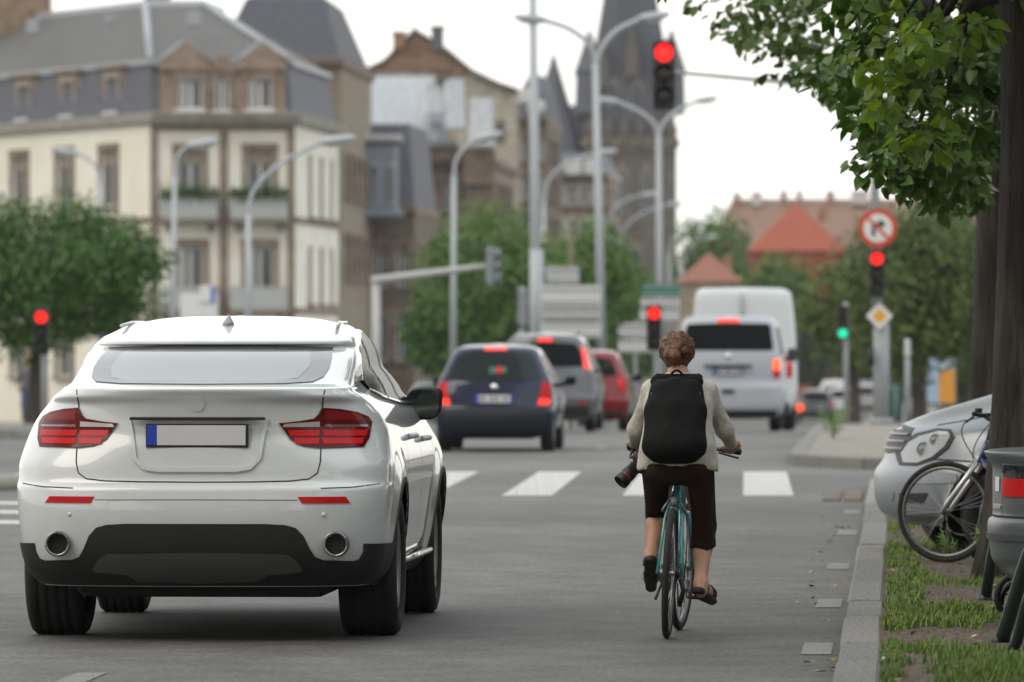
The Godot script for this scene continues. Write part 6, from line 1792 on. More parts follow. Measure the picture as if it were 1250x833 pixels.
func row_at(tab: Array, y: float) -> Array:
	var a := 0
	var b := tab.size() - 1
	if y <= tab[0][0]: return tab[0]
	if y >= tab[b][0]: return tab[b]
	while b - a > 1:
		var m := (a + b) >> 1
		if tab[m][0] <= y: a = m
		else: b = m
	var t: float = (y - tab[a][0]) / maxf(tab[b][0] - tab[a][0], 1e-6)
	var r := []
	for c in 8: r.append(lerpf(tab[a][c], tab[b][c], t))
	return r
func rear_d(tab: Array, x: float, y: float) -> float:
	var r := row_at(tab, y)
	var f := minf(absf(x) / maxf(r[1], 1e-4), 0.999)
	return r[2] + r[3] * (1.0 - pow(1.0 - pow(f, r[4]), 1.0 / r[4]))
func front_d(tab: Array, x: float, y: float) -> float:
	var r := row_at(tab, y)
	var f := minf(absf(x) / maxf(r[1], 1e-4), 0.999)
	return r[5] - r[6] * (1.0 - pow(1.0 - pow(f, r[7]), 1.0 / r[7]))
func side_x(tab: Array, d: float, y: float, flare: Array) -> float:
	var r := row_at(tab, y)
	var x: float = r[1]
	if d < r[2] + r[3]: x = r[1] * pow(1.0 - pow(clampf(1.0 - (d - r[2]) / r[3], 0.0, 1.0), r[4]), 1.0 / r[4])
	elif d > r[5] - r[6]: x = r[1] * pow(1.0 - pow(clampf(1.0 - (r[5] - d) / r[6], 0.0, 1.0), r[7]), 1.0 / r[7])
	return x + flare_at(flare, d, y)
func flare_at(flare: Array, d: float, y: float) -> float:
	var x := 0.0
	for f in flare:      # [centre d, centre y, radius, amount], or a ridge along the side [from d, to d, y, half height, amount]
		if f.size() == 5:
			x += f[4] * smoothstep(f[0], f[1], d) * smoothstep(f[3], 0.0, absf(y - f[2]))
			continue
		var q = Vector2(d - f[0], (y - f[1])).length() / f[2]
		if q < 1.6: x += f[3] * smoothstep(1.6, 1.0, q)
	return x
func on_rear(tab: Array) -> Callable:
	return func(p: Vector2, off: float) -> Vector3: return Vector3(p.x, p.y, -rear_d(tab, p.x, p.y) + off)
# like on_rear, but pushed out along the surface rather than straight back (for shallow glass and roofs)
func on_slope(tab: Array) -> Callable:
	return func(p: Vector2, off: float) -> Vector3:
		var e := 0.004
		var d0 := rear_d(tab, p.x, p.y)
		var n := Vector3((rear_d(tab, p.x + e, p.y) - rear_d(tab, p.x - e, p.y)) / (2 * e), (rear_d(tab, p.x, p.y + e) - rear_d(tab, p.x, p.y - e)) / (2 * e), 1.0).normalized()
		return Vector3(p.x, p.y, -d0) + n * off
func on_front(tab: Array) -> Callable:
	return func(p: Vector2, off: float) -> Vector3: return Vector3(p.x, p.y, -front_d(tab, p.x, p.y) - off)
func on_side(tab: Array, flare: Array, s: float) -> Callable:
	return func(p: Vector2, off: float) -> Vector3: return Vector3(s * (side_x(tab, p.x, p.y, flare) + off), p.y, -p.x)
func shell(tab: Array, arches: Array, flare: Array, ns := 60, na := 12) -> SurfaceTool:
	var st := smooth()
	var grid := []
	var dead := []
	for r in tab:
		var line := []
		var gone := []
		var cols := []
		for i in na + 1:
			var th := PI / 2 * i / na
			cols.append([r[1] * pow(sin(th), 2.0 / r[4]), r[2] + r[3] * (1.0 - pow(maxf(cos(th), 0.0), 2.0 / r[4]))])
		for i in range(1, ns): cols.append([r[1], lerpf(r[2] + r[3], r[5] - r[6], float(i) / ns)])
		for i in range(na, -1, -1):
			var th := PI / 2 * i / na
			cols.append([r[1] * pow(sin(th), 2.0 / r[7]), r[5] - r[6] * (1.0 - pow(maxf(cos(th), 0.0), 2.0 / r[7]))])
		for c in cols:
			var x: float = c[0]
			var d: float = c[1]
			var y: float = r[0]
			var drop := false
			if x > 0.6 * r[1] and r[1] > 0.4:
				x += flare_at(flare, d, y) * clampf((x / r[1] - 0.6) / 0.4, 0, 1)
				for a in arches:      # [centre d, centre y, radius]
					var v = Vector2(d - a[0], y - a[1])
					var l: float = v.length()
					if l < a[2]:
						if l > a[2] - 0.075:
							v = v / l * a[2]; d = a[0] + v.x; y = a[1] + v.y
						else: drop = true
			line.append(Vector3(x, y, -d)); gone.append(drop)
		grid.append(line); dead.append(gone)
	for i in tab.size() - 1:
		for j in grid[0].size() - 1:
			if dead[i][j] or dead[i + 1][j] or dead[i][j + 1] or dead[i + 1][j + 1]: continue
			var a: Vector3 = grid[i][j]
			var b: Vector3 = grid[i][j + 1]
			var c: Vector3 = grid[i + 1][j + 1]
			var d: Vector3 = grid[i + 1][j]
			quad(st, a, d, c, b)
			var fl := Vector3(-1, 1, 1)
			quad(st, a * fl, b * fl, c * fl, d * fl)
	return st
func wheel(parent: Node, where: Vector3, rad: float, width: float, rim: float, s: float, spokes := 5, tread := false) -> void:
	var w := Node3D.new()
	w.name = "wheel"; parent.add_child(w, true); w.position = where
	var b := Basis(Vector3(0, s, 0), Vector3(s, 0, 0), Vector3(0, 0, -1))     # lathe axis pointing outwards
	var h := width * 0.5
	var st := smooth()
	var prof := [[rim, -h * 0.8], [rim + 0.02, -h * 0.95], [rad - 0.05, -h], [rad - 0.018, -h * 0.93], [rad, -h * 0.78]]
	if tread:
		for q in [-0.5, -0.18, 0.18, 0.5]: prof.append_array([[rad, h * (q - 0.07)], [rad - 0.0035, h * (q - 0.05)], [rad - 0.0035, h * (q + 0.05)], [rad, h * (q + 0.07)]])
	prof.append_array([[rad, h * 0.78], [rad - 0.018, h * 0.93], [rad - 0.05, h], [rim + 0.02, h * 0.95], [rim, h * 0.8]])
	lathe(st, prof, 40, Vector3.ZERO, b)
	obj("tyre", st, mat("tyre", Color(0.012, 0.012, 0.0125), 0.85), w)
	st = smooth()
	lathe(st, [[rim * 0.98, -h * 0.7], [rim * 1.0, h * 0.84], [rim * 0.96, h * 0.86], [rim * 0.9, h * 0.62], [rim * 0.88, 0.0]], 32, Vector3.ZERO, b)
	lathe(st, [[0.0, h * 0.72], [rim * 0.16, h * 0.7], [rim * 0.2, h * 0.6], [rim * 0.2, h * 0.1]], 16, Vector3.ZERO, b)
	for k in spokes:
		var w2 := TAU * k / spokes
		for e in ([-0.09, 0.09] if spokes <= 5 else [0.0]):
			var dir := Vector3(cos(w2 + e), 0, sin(w2 + e))
			var p0: Vector3 = b * (dir * rim * 0.15 + Vector3(0, h * 0.55, 0))
			var p1: Vector3 = b * (Vector3(cos(w2 + e * 2.2), 0, sin(w2 + e * 2.2)) * rim * 0.94 + Vector3(0, h * 0.62, 0))
			tube(st, [p0, p1], [rim * 0.085, rim * 0.07], 6)
	obj("rim", st, mat("rim", Color(0.42, 0.43, 0.45), 0.32, 0.85), w)
	st = smooth()
	lathe(st, [[0.0, -h * 0.2], [rim * 0.86, -h * 0.2]], 24, Vector3.ZERO, b)
	obj("brake_disc", st, mat("brake_disc", Color(0.05, 0.05, 0.05), 0.6, 0.5), w)
func number_plate(parent: Node, c: Vector3, tilt: float, mark: bool) -> void:
	var st := flat()
	box(st, c, Vector3(0.53, 0.122, 0.012), 0.003)
	var p := obj("number_plate", st, mat("plate_frame", Color(0.015, 0.015, 0.018), 0.5), parent)
	st = flat()
	box(st, c + Vector3(0.022, 0.002, 0.0085), Vector3(0.458, 0.102, 0.004), 0.001)
	obj("plate_face", st, mat("plate_face", Color(0.58, 0.57, 0.62), 0.4), p)
	st = flat()
	box(st, c + Vector3(-0.233, 0.002, 0.0085), Vector3(0.05, 0.102, 0.004), 0.001)
	obj("blue_band", st, mat("plate_blue", Color(0.012, 0.05, 0.42), 0.4), p)
	if mark:
		st = flat()
		box(st, c + Vector3(0.245, 0.002, 0.0095), Vector3(0.034, 0.1, 0.004), 0.001)
		obj("blue_band", st, M["plate_blue"], p)
		st = flat()
		for k in 9:
			if k == 2 or k == 6: continue
			box(st, c + Vector3(-0.175 + k * 0.045, 0.002, 0.0105), Vector3(0.024, 0.06, 0.003))
		obj("characters", st, mat("plate_ink", Color(0.03, 0.03, 0.035), 0.6), p)
func door_mirror(parent: Node, c: Vector3, s: float, w: float, h: float, paint: Material) -> void:
	var st := smooth()
	var rings := []
	for q in [[0.0, 0.9], [-0.02, 1.0], [-0.07, 0.95], [-0.12, 0.7], [-0.145, 0.3]]:
		var ring := []
		for k in 20:
			var a := TAU * k / 20.0
			var e := 0.55
			ring.append(c + Vector3(s * (signf(cos(a)) * pow(absf(cos(a)), e) * w * 0.5 * q[1] + 0.02 * sin(a)), signf(sin(a)) * pow(absf(sin(a)), e) * h * 0.5 * q[1], q[0]))
		rings.append(ring)
	loft(st, rings, true, true)
	var m := obj("door_mirror", st, paint, parent)
	st = smooth()
	var arm := c + Vector3(-s * w * 0.3, -h * 0.28, -0.06)
	tube(st, [arm, arm + Vector3(-s * (w * 0.5 + 0.05), -0.015, 0.0)], [0.03, 0.04], 8)
	obj("stalk", st, mat("black_trim", Color(0.015, 0.015, 0.016), 0.5), m)
	st = flat()
	var poly := PackedVector2Array()
	for k in 20:
		var a := TAU * k / 20.0
		poly.append(Vector2(s * signf(cos(a)) * pow(absf(cos(a)), 0.55) * w * 0.42, signf(sin(a)) * pow(absf(sin(a)), 0.55) * h * 0.42))
	plate(st, poly, c + Vector3(0, 0, 0.006), Vector3.RIGHT, Vector3.UP, 0.004)
	obj("mirror_glass", st, mat("mirror_glass", Color(0.07, 0.075, 0.075), 0.02, 0.9), m)
func glass() -> Material:
	return mat("car_glass", Color(0.012, 0.014, 0.015), 0.15, 0.0, {"spec": 0.06})
func paint(key: String, c: Color, rough := 0.35, metal := 0.0) -> Material:
	return mat(key, c, rough, metal, {"coat": 1.0})

func pa(called: String, poly: PackedVector2Array, step: float, fn: Callable, off: float, skirt: float, m: Material, parent: Node) -> MeshInstance3D:
	var st := smooth()
	patch(st, poly, step, fn, off, skirt)
	return obj(called, st, m, parent)
func arch_band(c: float, y: float, r0: float, r1: float) -> PackedVector2Array:
	var band := []
	for k in 15: band.append([c - cos(PI * k / 14.0) * r0, y + sin(PI * k / 14.0) * r0])
	for k in range(14, -1, -1): band.append([c - cos(PI * k / 14.0) * r1, y + sin(PI * k / 14.0) * r1])
	return pv(band)
func white_suv() -> void:
	var pos := foot(238, 34.85)
	var t := thing("white_suv", "white coupe-shaped SUV with dark rear bumper seen from behind, driving beside the cyclist", "car", pos, -AL - 0.002)
	var L := [
		[0.285, 0.84, 0.17, 0.38, 2.9, 4.76, 0.5, 2.6], [0.34, 0.90, 0.11, 0.42, 3.0, 4.8, 0.55, 2.6], [0.44, 0.935, 0.045, 0.46, 3.0, 4.86, 0.6, 2.6],
		[0.56, 0.955, 0.012, 0.48, 3.0, 4.88, 0.6, 2.6], [0.68, 0.968, 0.0, 0.50, 3.0, 4.88, 0.62, 2.6], [0.775, 0.975, 0.012, 0.50, 3.0, 4.86, 0.62, 2.6], [0.805, 0.976, 0.028, 0.50, 3.0, 4.84, 0.62, 2.6],
		[0.822, 0.976, 0.062, 0.50, 3.0, 4.83, 0.62, 2.6], [0.90, 0.975, 0.078, 0.50, 2.9, 4.78, 0.64, 2.6], [1.00, 0.958, 0.092, 0.58, 2.6, 4.62, 0.66, 2.6], [1.10, 0.93, 0.112, 0.66, 2.4, 4.2, 0.6, 2.4],
		[1.17, 0.89, 0.108, 0.68, 2.4, 3.95, 0.5, 2.4], [1.225, 0.842, 0.098, 0.66, 2.4, 3.75, 0.5, 2.4], [1.27, 0.795, 0.082, 0.58, 2.6, 3.62, 0.5, 2.4], [1.297, 0.76, 0.072, 0.6, 2.6, 3.55, 0.5, 2.4], [1.309, 0.75, 0.085, 0.6, 2.6, 3.53, 0.5, 2.4],
		[1.318, 0.742, 0.16, 0.6, 2.6, 3.51, 0.5, 2.4], [1.335, 0.735, 0.30, 0.6, 2.6, 3.47, 0.5, 2.4], [1.41, 0.728, 0.62, 0.6, 2.6, 3.33, 0.5, 2.4], [1.475, 0.716, 0.90, 0.6, 2.6, 3.2, 0.5, 2.4], [1.523, 0.70, 1.14, 0.6, 2.6, 3.1, 0.5, 2.4],
		[1.528, 0.698, 1.138, 0.6, 2.6, 3.09, 0.5, 2.4], [1.534, 0.695, 1.118, 0.6, 2.6, 3.08, 0.5, 2.4], [1.544, 0.69, 1.118, 0.6, 2.6, 3.06, 0.5, 2.4], [1.578, 0.668, 1.26, 0.58, 2.5, 2.98, 0.5, 2.3], [1.61, 0.632, 1.50, 0.56, 2.4, 2.9, 0.45, 2.3],
		[1.637, 0.59, 1.70, 0.5, 2.4, 2.82, 0.4, 2.3], [1.655, 0.52, 1.90, 0.4, 2.3, 2.75, 0.35, 2.2], [1.675, 0.40, 2.08, 0.25, 2.2, 2.68, 0.25, 2.2], [1.686, 0.24, 2.22, 0.12, 2.0, 2.6, 0.12, 2.0], [1.69, 0.02, 2.36, 0.03, 2.0, 2.5, 0.03, 2.0]]
	var tab := dense(L, 5)
	var arches := [[1.08, 0.385, 0.42], [4.01, 0.385, 0.42]]
	var flare := [[1.08, 0.385, 0.42, 0.022], [4.01, 0.385, 0.42, 0.022], [1.1, 2.0, 1.325, 0.09, 0.05]]
	var white := paint("white_paint", Color(0.57, 0.595, 0.61), 0.3)
	var black := mat("bumper_plastic", Color(0.014, 0.014, 0.015), 0.6)
	var gap := mat("panel_gap", Color(0.01, 0.01, 0.01), 0.8)
	var body := obj("body", shell(tab, arches, flare, 90, 26), white, t)
	var rr := on_rear(tab)
	var rs := on_slope(tab)
	var st := smooth()
	patch(st, both_halves(pv([[0, 0.613], [0.36, 0.613], [0.46, 0.607], [0.515, 0.592], [0.555, 0.548], [0.585, 0.48], [0.61, 0.44], [0.65, 0.424], [0.80, 0.418], [0.835, 0.43], [0.85, 0.465], [0.853, 0.507], [0.865, 0.507], [0.865, 0.29], [0.80, 0.288], [0, 0.288]])), 0.03, rr, 0.007, 0.012)
	var bumper := obj("rear_bumper", st, black, t)
	st = smooth()
	patch(st, both_halves(pv([[0, 0.463], [0.46, 0.455], [0.505, 0.43], [0.545, 0.375], [0.53, 0.36], [0.36, 0.345], [0.31, 0.31], [0, 0.30]])), 0.04, rr, 0.02, 0.02)
	obj("diffuser", st, mat("diffuser_grey", Color(0.06, 0.06, 0.062), 0.55), bumper)
	for s in [-1, 1]:      # black cladding over the arches and sill
		var sd0 := on_side(tab, flare, s)
		pa("bumper_corner", pv([[0.20, 0.30], [0.72, 0.28], [0.655, 0.40], [0.66, 0.498], [0.20, 0.507]]), 0.04, sd0, 0.014, 0.016, black, t)
		pa("wheel_arch_trim", arch_band(1.08, 0.385, 0.423, 0.452), 0.06, sd0, 0.006, 0.01, black, t)
		pa("wheel_arch_trim", arch_band(4.01, 0.385, 0.423, 0.452), 0.06, sd0, 0.006, 0.01, black, t)
		pa("sill_trim", pv([[1.5, 0.27], [3.6, 0.27], [3.6, 0.36], [1.5, 0.36]]), 0.1, sd0, 0.01, 0.012, black, t)
		st = smooth()
		tube(st, [Vector3(s * 0.95, 0.375, -1.6), Vector3(s * 0.96, 0.375, -3.5)], 0.016, 6)
		obj("sill_strip", st, mat("chrome", Color(0.75, 0.75, 0.75), 0.15, 1.0), t)
	# tail lamps
	var lamp := pv([[0.417, 1.128], [0.52, 1.139], [0.592, 1.151], [0.612, 1.17], [0.632, 1.207], [0.72, 1.20], [0.80, 1.184], [0.852, 1.16], [0.872, 1.13], [0.866, 1.05], [0.845, 1.006], [0.62, 1.002], [0.54, 1.012], [0.477, 1.045]])
	for s in [-1, 1]:
		var pl := lamp if s == 1 else mirrored(lamp)
		st = smooth()
		patch(st, pl, 0.025, rr, 0.010, 0.014)
		var lm := obj("tail_lamp", st, mat("lamp_red_dark", Color(0.09, 0.003, 0.004), 0.12, 0.0, {"spec": 0.35}), t)
		for q in [[1.022, 1.052, 0.505, 0.62], [1.062, 1.092, 0.475, 0.62], [1.022, 1.052, 0.646, 0.835], [1.062, 1.092, 0.646, 0.85]]:
			pa("lamp_bar", pv([[s * q[2], q[0]], [s * q[3], q[0]], [s * (q[3] + 0.004), q[1]], [s * (q[2] - 0.012), q[1]]]), 0.03, rr, 0.0125, 0.002, mat("lamp_red", Color(0.46, 0.010, 0.011), 0.2, 0.0, {"spec": 0.3}), lm)
		var clear := mat("lamp_clear", Color(0.45, 0.40, 0.40), 0.08, 0.3, {"coat": 1.0})
		pa("clear_strip", pv([[s * 0.435, 1.108], [s * 0.622, 1.108], [s * 0.622, 1.136], [s * 0.445, 1.124]]), 0.03, rr, 0.0125, 0.002, clear, lm)
		pa("clear_strip", pv([[s * 0.646, 1.108], [s * 0.856, 1.108], [s * 0.852, 1.118], [s * 0.646, 1.12]]), 0.03, rr, 0.0125, 0.002, mat("lamp_smoke", Color(0.2, 0.09, 0.09), 0.08, 0.2, {"coat": 1.0}), lm)
		st = smooth()
		patch(st, pv([[s * 0.646, 1.145], [s * 0.84, 1.14], [s * 0.80, 1.175], [s * 0.65, 1.195]]), 0.03, rr, 0.0125, 0.002)
		obj("lamp_upper", st, mat("lamp_red_mid", Color(0.18, 0.006, 0.008), 0.15, 0.0, {"spec": 0.35}), lm)
		st = smooth()
		patch(st, pv([[s * 0.525, 0.752], [s * 0.765, 0.752], [s * 0.79, 0.718], [s * 0.545, 0.718]]), 0.03, rr, 0.005, 0.006)
		obj("reflector", st, M["lamp_red"], t)
		# exhaust tips
		st = smooth()
		var e := Vector3(s * 0.718, 0.508, -rear_d(tab, 0.66, 0.508) - 0.03)
		lathe(st, [[0.045, -0.1], [0.05, 0.055], [0.058, 0.068], [0.066, 0.062], [0.068, 0.0], [0.066, -0.1]], 28, e, Basis(Vector3.RIGHT, Vector3.BACK, Vector3.DOWN))
		obj("exhaust_tip", st, mat("dark_chrome", Color(0.28, 0.28, 0.29), 0.2, 0.9), t)
		st = smooth()
		lathe(st, [[0.0, 0.035], [0.05, 0.035]], 20, e, Basis(Vector3.RIGHT, Vector3.BACK, Vector3.DOWN))
		obj("exhaust_bore", st, gap, t)
		# parking sensor
		st = smooth()
		lathe(st, [[0.012, 0.0], [0.011, 0.004], [0.0, 0.005]], 14, Vector3(s * 0.655, 0.66, -rear_d(tab, 0.655, 0.66)), Basis(Vector3.RIGHT, Vector3.BACK, Vector3.DOWN))
		obj("parking_sensor", st, white, t)
	# shut lines: tailgate, bumper seam, fuel side
	for s in [-1, 1]:
		pa("shut_line", strip([[s * 0.632, 1.0], [s * 0.632, 0.93], [s * 0.618, 0.872], [s * 0.575, 0.842], [s * 0.48, 0.832], [s * 0.3, 0.828], [0, 0.826]], 0.006), 0.03, rr, 0.002, 0.0, gap, t)
		pa("shut_line", strip([[s * 0.632, 1.207], [s * 0.638, 1.26], [s * 0.645, 1.30]], 0.006), 0.03, rr, 0.002, 0.0, gap, t)
		pa("shut_line", strip([[s * 0.64, 0.795], [s * 0.80, 0.80], [s * 0.93, 0.815]], 0.005), 0.03, rr, 0.002, 0.0, gap, t)
	pa("shut_line", strip([[-0.52, 0.735], [0, 0.737], [0.52, 0.735]], 0.003), 0.04, rr, 0.0015, 0.0, gap, t)
	# number plate in its niche
	st = smooth()
	var niche := both_halves(pv([[0, 1.152], [0.352, 1.150], [0.335, 1.08], [0.315, 0.95], [0.27, 0.905], [0.20, 0.893], [0, 0.893]]))
	var rim2 := both_halves(pv([[0, 1.158], [0.362, 1.156], [0.348, 1.08], [0.327, 0.945], [0.278, 0.895], [0.20, 0.882], [0, 0.882]]))
	# rim raised round the niche: four bands
	for s in [-1, 1]:
		patch(st, strip([[s * 0.357, 1.15], [s * 0.341, 1.08], [s * 0.321, 0.948], [s * 0.274, 0.90], [s * 0.2, 0.888], [0, 0.888]], 0.02), 0.03, rr, 0.012, 0.012)
	obj("plate_niche", st, white, t)
	st = flat()
	box(st, Vector3(0, 1.152, -rear_d(tab, 0.1, 1.15) + 0.008), Vector3(0.70, 0.016, 0.034), 0.004)
	var handle := obj("tailgate_handle", st, black, t)
	number_plate(t, Vector3(0, 1.064, -rear_d(tab, 0.2, 1.06) + 0.016), 0.0, false)
	pa("emblem", disc(0.04, 24, Vector2(0, 1.228)), 0.02, rr, 0.004, 0.004, white, t)
	# glass
	st = smooth()
	patch(st, both_halves(pv([[0, 1.326], [0.42, 1.329], [0.565, 1.338], [0.607, 1.362], [0.622, 1.41], [0.615, 1.46], [0.598, 1.51], [0.30, 1.519], [0, 1.52]])), 0.03, rs, 0.004)
	var rg := obj("rear_window", st, mat("rear_glass", Color(0.07, 0.075, 0.085), 0.03, 0.0, {"spec": 0.5}), t)
	st = smooth()
	patch(st, both_halves(pv([[0, 1.340], [0.40, 1.343], [0.485, 1.356], [0.52, 1.41], [0.51, 1.47], [0.48, 1.502], [0, 1.509]])), 0.03, rs, 0.0052)
	obj("clear_glass", st, mat("rear_glass_clear", Color(0.16, 0.18, 0.19), 0.03, 0.0, {"spec": 0.5}), rg)
	st = smooth()
	patch(st, both_halves(pv([[0, 1.522], [0.30, 1.521], [0.595, 1.514], [0.605, 1.518], [0.30, 1.526], [0, 1.527]])), 0.03, rr, 0.012)
	obj("spoiler_gap", st, gap, t)
	for s in [-1, 1]:
		var sd := on_side(tab, flare, s)
		st = smooth()
		patch(st, pv([[1.30, 1.352], [1.36, 1.42], [1.52, 1.485], [1.85, 1.555], [2.3, 1.595], [2.78, 1.59], [3.08, 1.49], [3.4, 1.30], [3.55, 1.215], [2.6, 1.225], [1.75, 1.265], [1.42, 1.30]]), 0.05, sd, 0.016, 0.016)
		obj("side_window", st, glass(), t)
		var chrome := mat("chrome", Color(0.75, 0.75, 0.75), 0.15, 1.0)
		pa("window_trim", strip([[1.295, 1.345], [1.36, 1.43], [1.52, 1.497], [1.85, 1.566], [2.3, 1.607], [2.78, 1.602]], 0.016), 0.06, sd, 0.02, 0.02, chrome, t)
		pa("window_trim", strip([[1.42, 1.293], [1.75, 1.255], [2.6, 1.215], [3.5, 1.207]], 0.014), 0.06, sd, 0.02, 0.02, chrome, t)
		pa("door_pillar", strip([[1.9, 1.555], [1.98, 1.24]], 0.05), 0.05, sd, 0.019, 0.0, black, t)
		pa("door_pillar", strip([[2.62, 1.59], [2.66, 1.22]], 0.05), 0.05, sd, 0.019, 0.0, black, t)
		pa("door_gap", strip([[2.62, 1.2], [2.66, 0.9], [2.62, 0.40]], 0.006), 0.06, sd, 0.002, 0.0, gap, t)
		pa("door_gap", strip([[1.85, 1.25], [1.72, 1.0], [1.55, 0.78]], 0.006), 0.06, sd, 0.002, 0.0, gap, t)
		pa("door_gap", strip([[3.55, 1.2], [3.62, 0.9], [3.52, 0.40]], 0.006), 0.06, sd, 0.002, 0.0, gap, t)
		for q in [[1.98, 1.035], [2.9, 1.01]]:
			st = smooth()
			var x0 := side_x(tab, q[0], q[1], flare)
			tube(st, [Vector3(s * (x0 + 0.005), q[1], -q[0]), Vector3(s * (x0 + 0.032), q[1] + 0.003, -q[0] - 0.04), Vector3(s * (x0 + 0.032), q[1] + 0.003, -q[0] - 0.18), Vector3(s * (x0 + 0.005), q[1], -q[0] - 0.22)], 0.016, 8)
			obj("door_handle", st, white, t)
		door_mirror(t, Vector3(s * 0.945, 1.20, -3.2), s, 0.205, 0.185, black)
	# roof rails, aerial fin
	for s in [-1, 1]:
		st = smooth()
		tube(st, [Vector3(s * 0.585, 1.632, -1.75), Vector3(s * 0.565, 1.650, -2.1), Vector3(s * 0.56, 1.652, -2.6)], 0.010, 6)
		obj("roof_seam", st, white, t)
	st = smooth()
	var fin := [[0.0, 0.0, 0.034], [0.02, 0.02, 0.026], [0.06, 0.04, 0.013], [0.10, 0.058, 0.004]]
	var rings := []
	for q in fin:
		rings.append([Vector3(-q[2], 1.634 + q[1], -1.72 - q[0] * 0.4 + 0.03), Vector3(0, 1.634 + q[1], -1.72 + 0.06 - q[0] * 0.5), Vector3(q[2], 1.634 + q[1], -1.72 - q[0] * 0.4 + 0.03), Vector3(0, 1.634 + q[1] * 0.9, -1.9 + q[0] * 0.8)])
	loft(st, rings, true, true)
	obj("aerial_fin", st, mat("fin_grey", Color(0.30, 0.31, 0.32), 0.35), t)
	# underbody, axle, wheel wells
	st = flat()
	box(st, Vector3(0, 0.34, -2.44), Vector3(1.28, 0.24, 4.0), 0.04)
	box(st, Vector3(0, 0.29, -0.62), Vector3(1.3, 0.12, 0.7), 0.03)
	box(st, Vector3(0, 0.28, -1.08), Vector3(1.5, 0.07, 0.10), 0.02)
	box(st, Vector3(0, 0.62, -2.44), Vector3(1.5, 0.5, 4.2), 0.04)
	obj("underbody", st, mat("underbody", Color(0.01, 0.01, 0.01), 0.9), t)
	for s in [-1, 1]:
		wheel(t, Vector3(s * 0.825, 0.378, -1.08), 0.378, 0.31, 0.255, s, 5, true)
		wheel(t, Vector3(s * 0.83, 0.378, -4.01), 0.378, 0.28, 0.255, s, 5, true)

# ---------- plainer cars, seen from farther away ----------
func plain_car(called: String, label: String, pos: Vector3, turn: float, q: Dictionary) -> Node3D:
	var t := thing(called, label, q.get("cat", "car"), pos, turn, q.get("group", ""))
	var tab := dense(q.levels, q.get("sub", 4))
	var wr: float = q.wr
	var arches := []
	var flare := []
	for d in q.axles:
		arches.append([d, wr, wr + 0.05]); flare.append([d, wr, wr + 0.05, 0.012])
	obj("body", shell(tab, arches, flare, q.get("ns", 44), 12), q.paint, t)
	var rr := on_rear(tab)
	var st: SurfaceTool
	if q.has("roof"):      # pale reflection-free roof skin of another colour
		pass
	if q.has("bumper"):
		st = smooth(); patch(st, both_halves(pv(q.bumper)), 0.08, rr, 0.012, 0.02); obj("rear_bumper", st, q.get("bumper_mat", mat("bumper_grey", Color(0.02, 0.02, 0.022), 0.55)), t)
	if q.has("rear_window"):
		st = smooth(); patch(st, both_halves(pv(q.rear_window)), 0.06, on_slope(tab), 0.006, 0.008); obj("rear_window", st, q.get("rear_glass", glass()), t)
	for s in [-1, 1]:
		var sd := on_side(tab, flare, s)
		for w in q.get("side_windows", []):
			st = smooth(); patch(st, pv(w), 0.12, sd, 0.005, 0.008); obj("side_window", st, glass(), t)
		for w in q.get("lamps", []):
			var pl := pv(w[0])
			st = smooth(); patch(st, pl if s == 1 else mirrored(pl), 0.06, rr, 0.015, 0.02)
			if s == 1 or not w.size() > 2: obj("tail_lamp", st, w[1], t)
		if q.has("mirror"): door_mirror(t, Vector3(s * q.mirror[0], q.mirror[1], -q.mirror[2]), s, q.mirror[3], q.mirror[4], mat("black_trim", Color(0.015, 0.015, 0.016), 0.5))
		for d in q.axles: wheel(t, Vector3(s * q.track, wr, -d), wr, q.get("tyre", 0.19), wr * 0.64, s, 6)
		if q.get("doors", []).size():
			st = smooth()
			for g in q.doors: patch(st, strip(g, 0.008), 0.12, sd, 0.003)
			obj("door_gap", st, mat("panel_gap", Color(0.01, 0.01, 0.01), 0.8), t)
	if q.has("centre_lamp"):
		st = smooth(); patch(st, pv(q.centre_lamp), 0.06, rr, 0.02, 0.03); obj("brake_lamp", st, q.lit, t)
	if q.has("plate"): number_plate(t, Vector3(0, q.plate, -rear_d(tab, 0.2, q.plate) + 0.03), 0.0, true)
	if q.has("badge"):
		st = smooth(); lathe(st, [[0.05, 0.0], [0.048, 0.01], [0.0, 0.016]], 20, Vector3(0, q.badge, -rear_d(tab, 0, q.badge) + 0.008), Basis(Vector3.RIGHT, Vector3.BACK, Vector3.DOWN)); obj("badge", st, mat("chrome", Color(0.75, 0.75, 0.75), 0.15, 1.0), t)
	st = flat()
	var len_: float = q.length
	box(st, Vector3(0, wr + 0.02, -len_ * 0.5), Vector3(q.track * 1.5, 0.28, len_ * 0.86), 0.03)
	obj("underbody", st, mat("underbody", Color(0.01, 0.01, 0.01), 0.9), t)
	t.set_meta("tab_", 0)
	return t
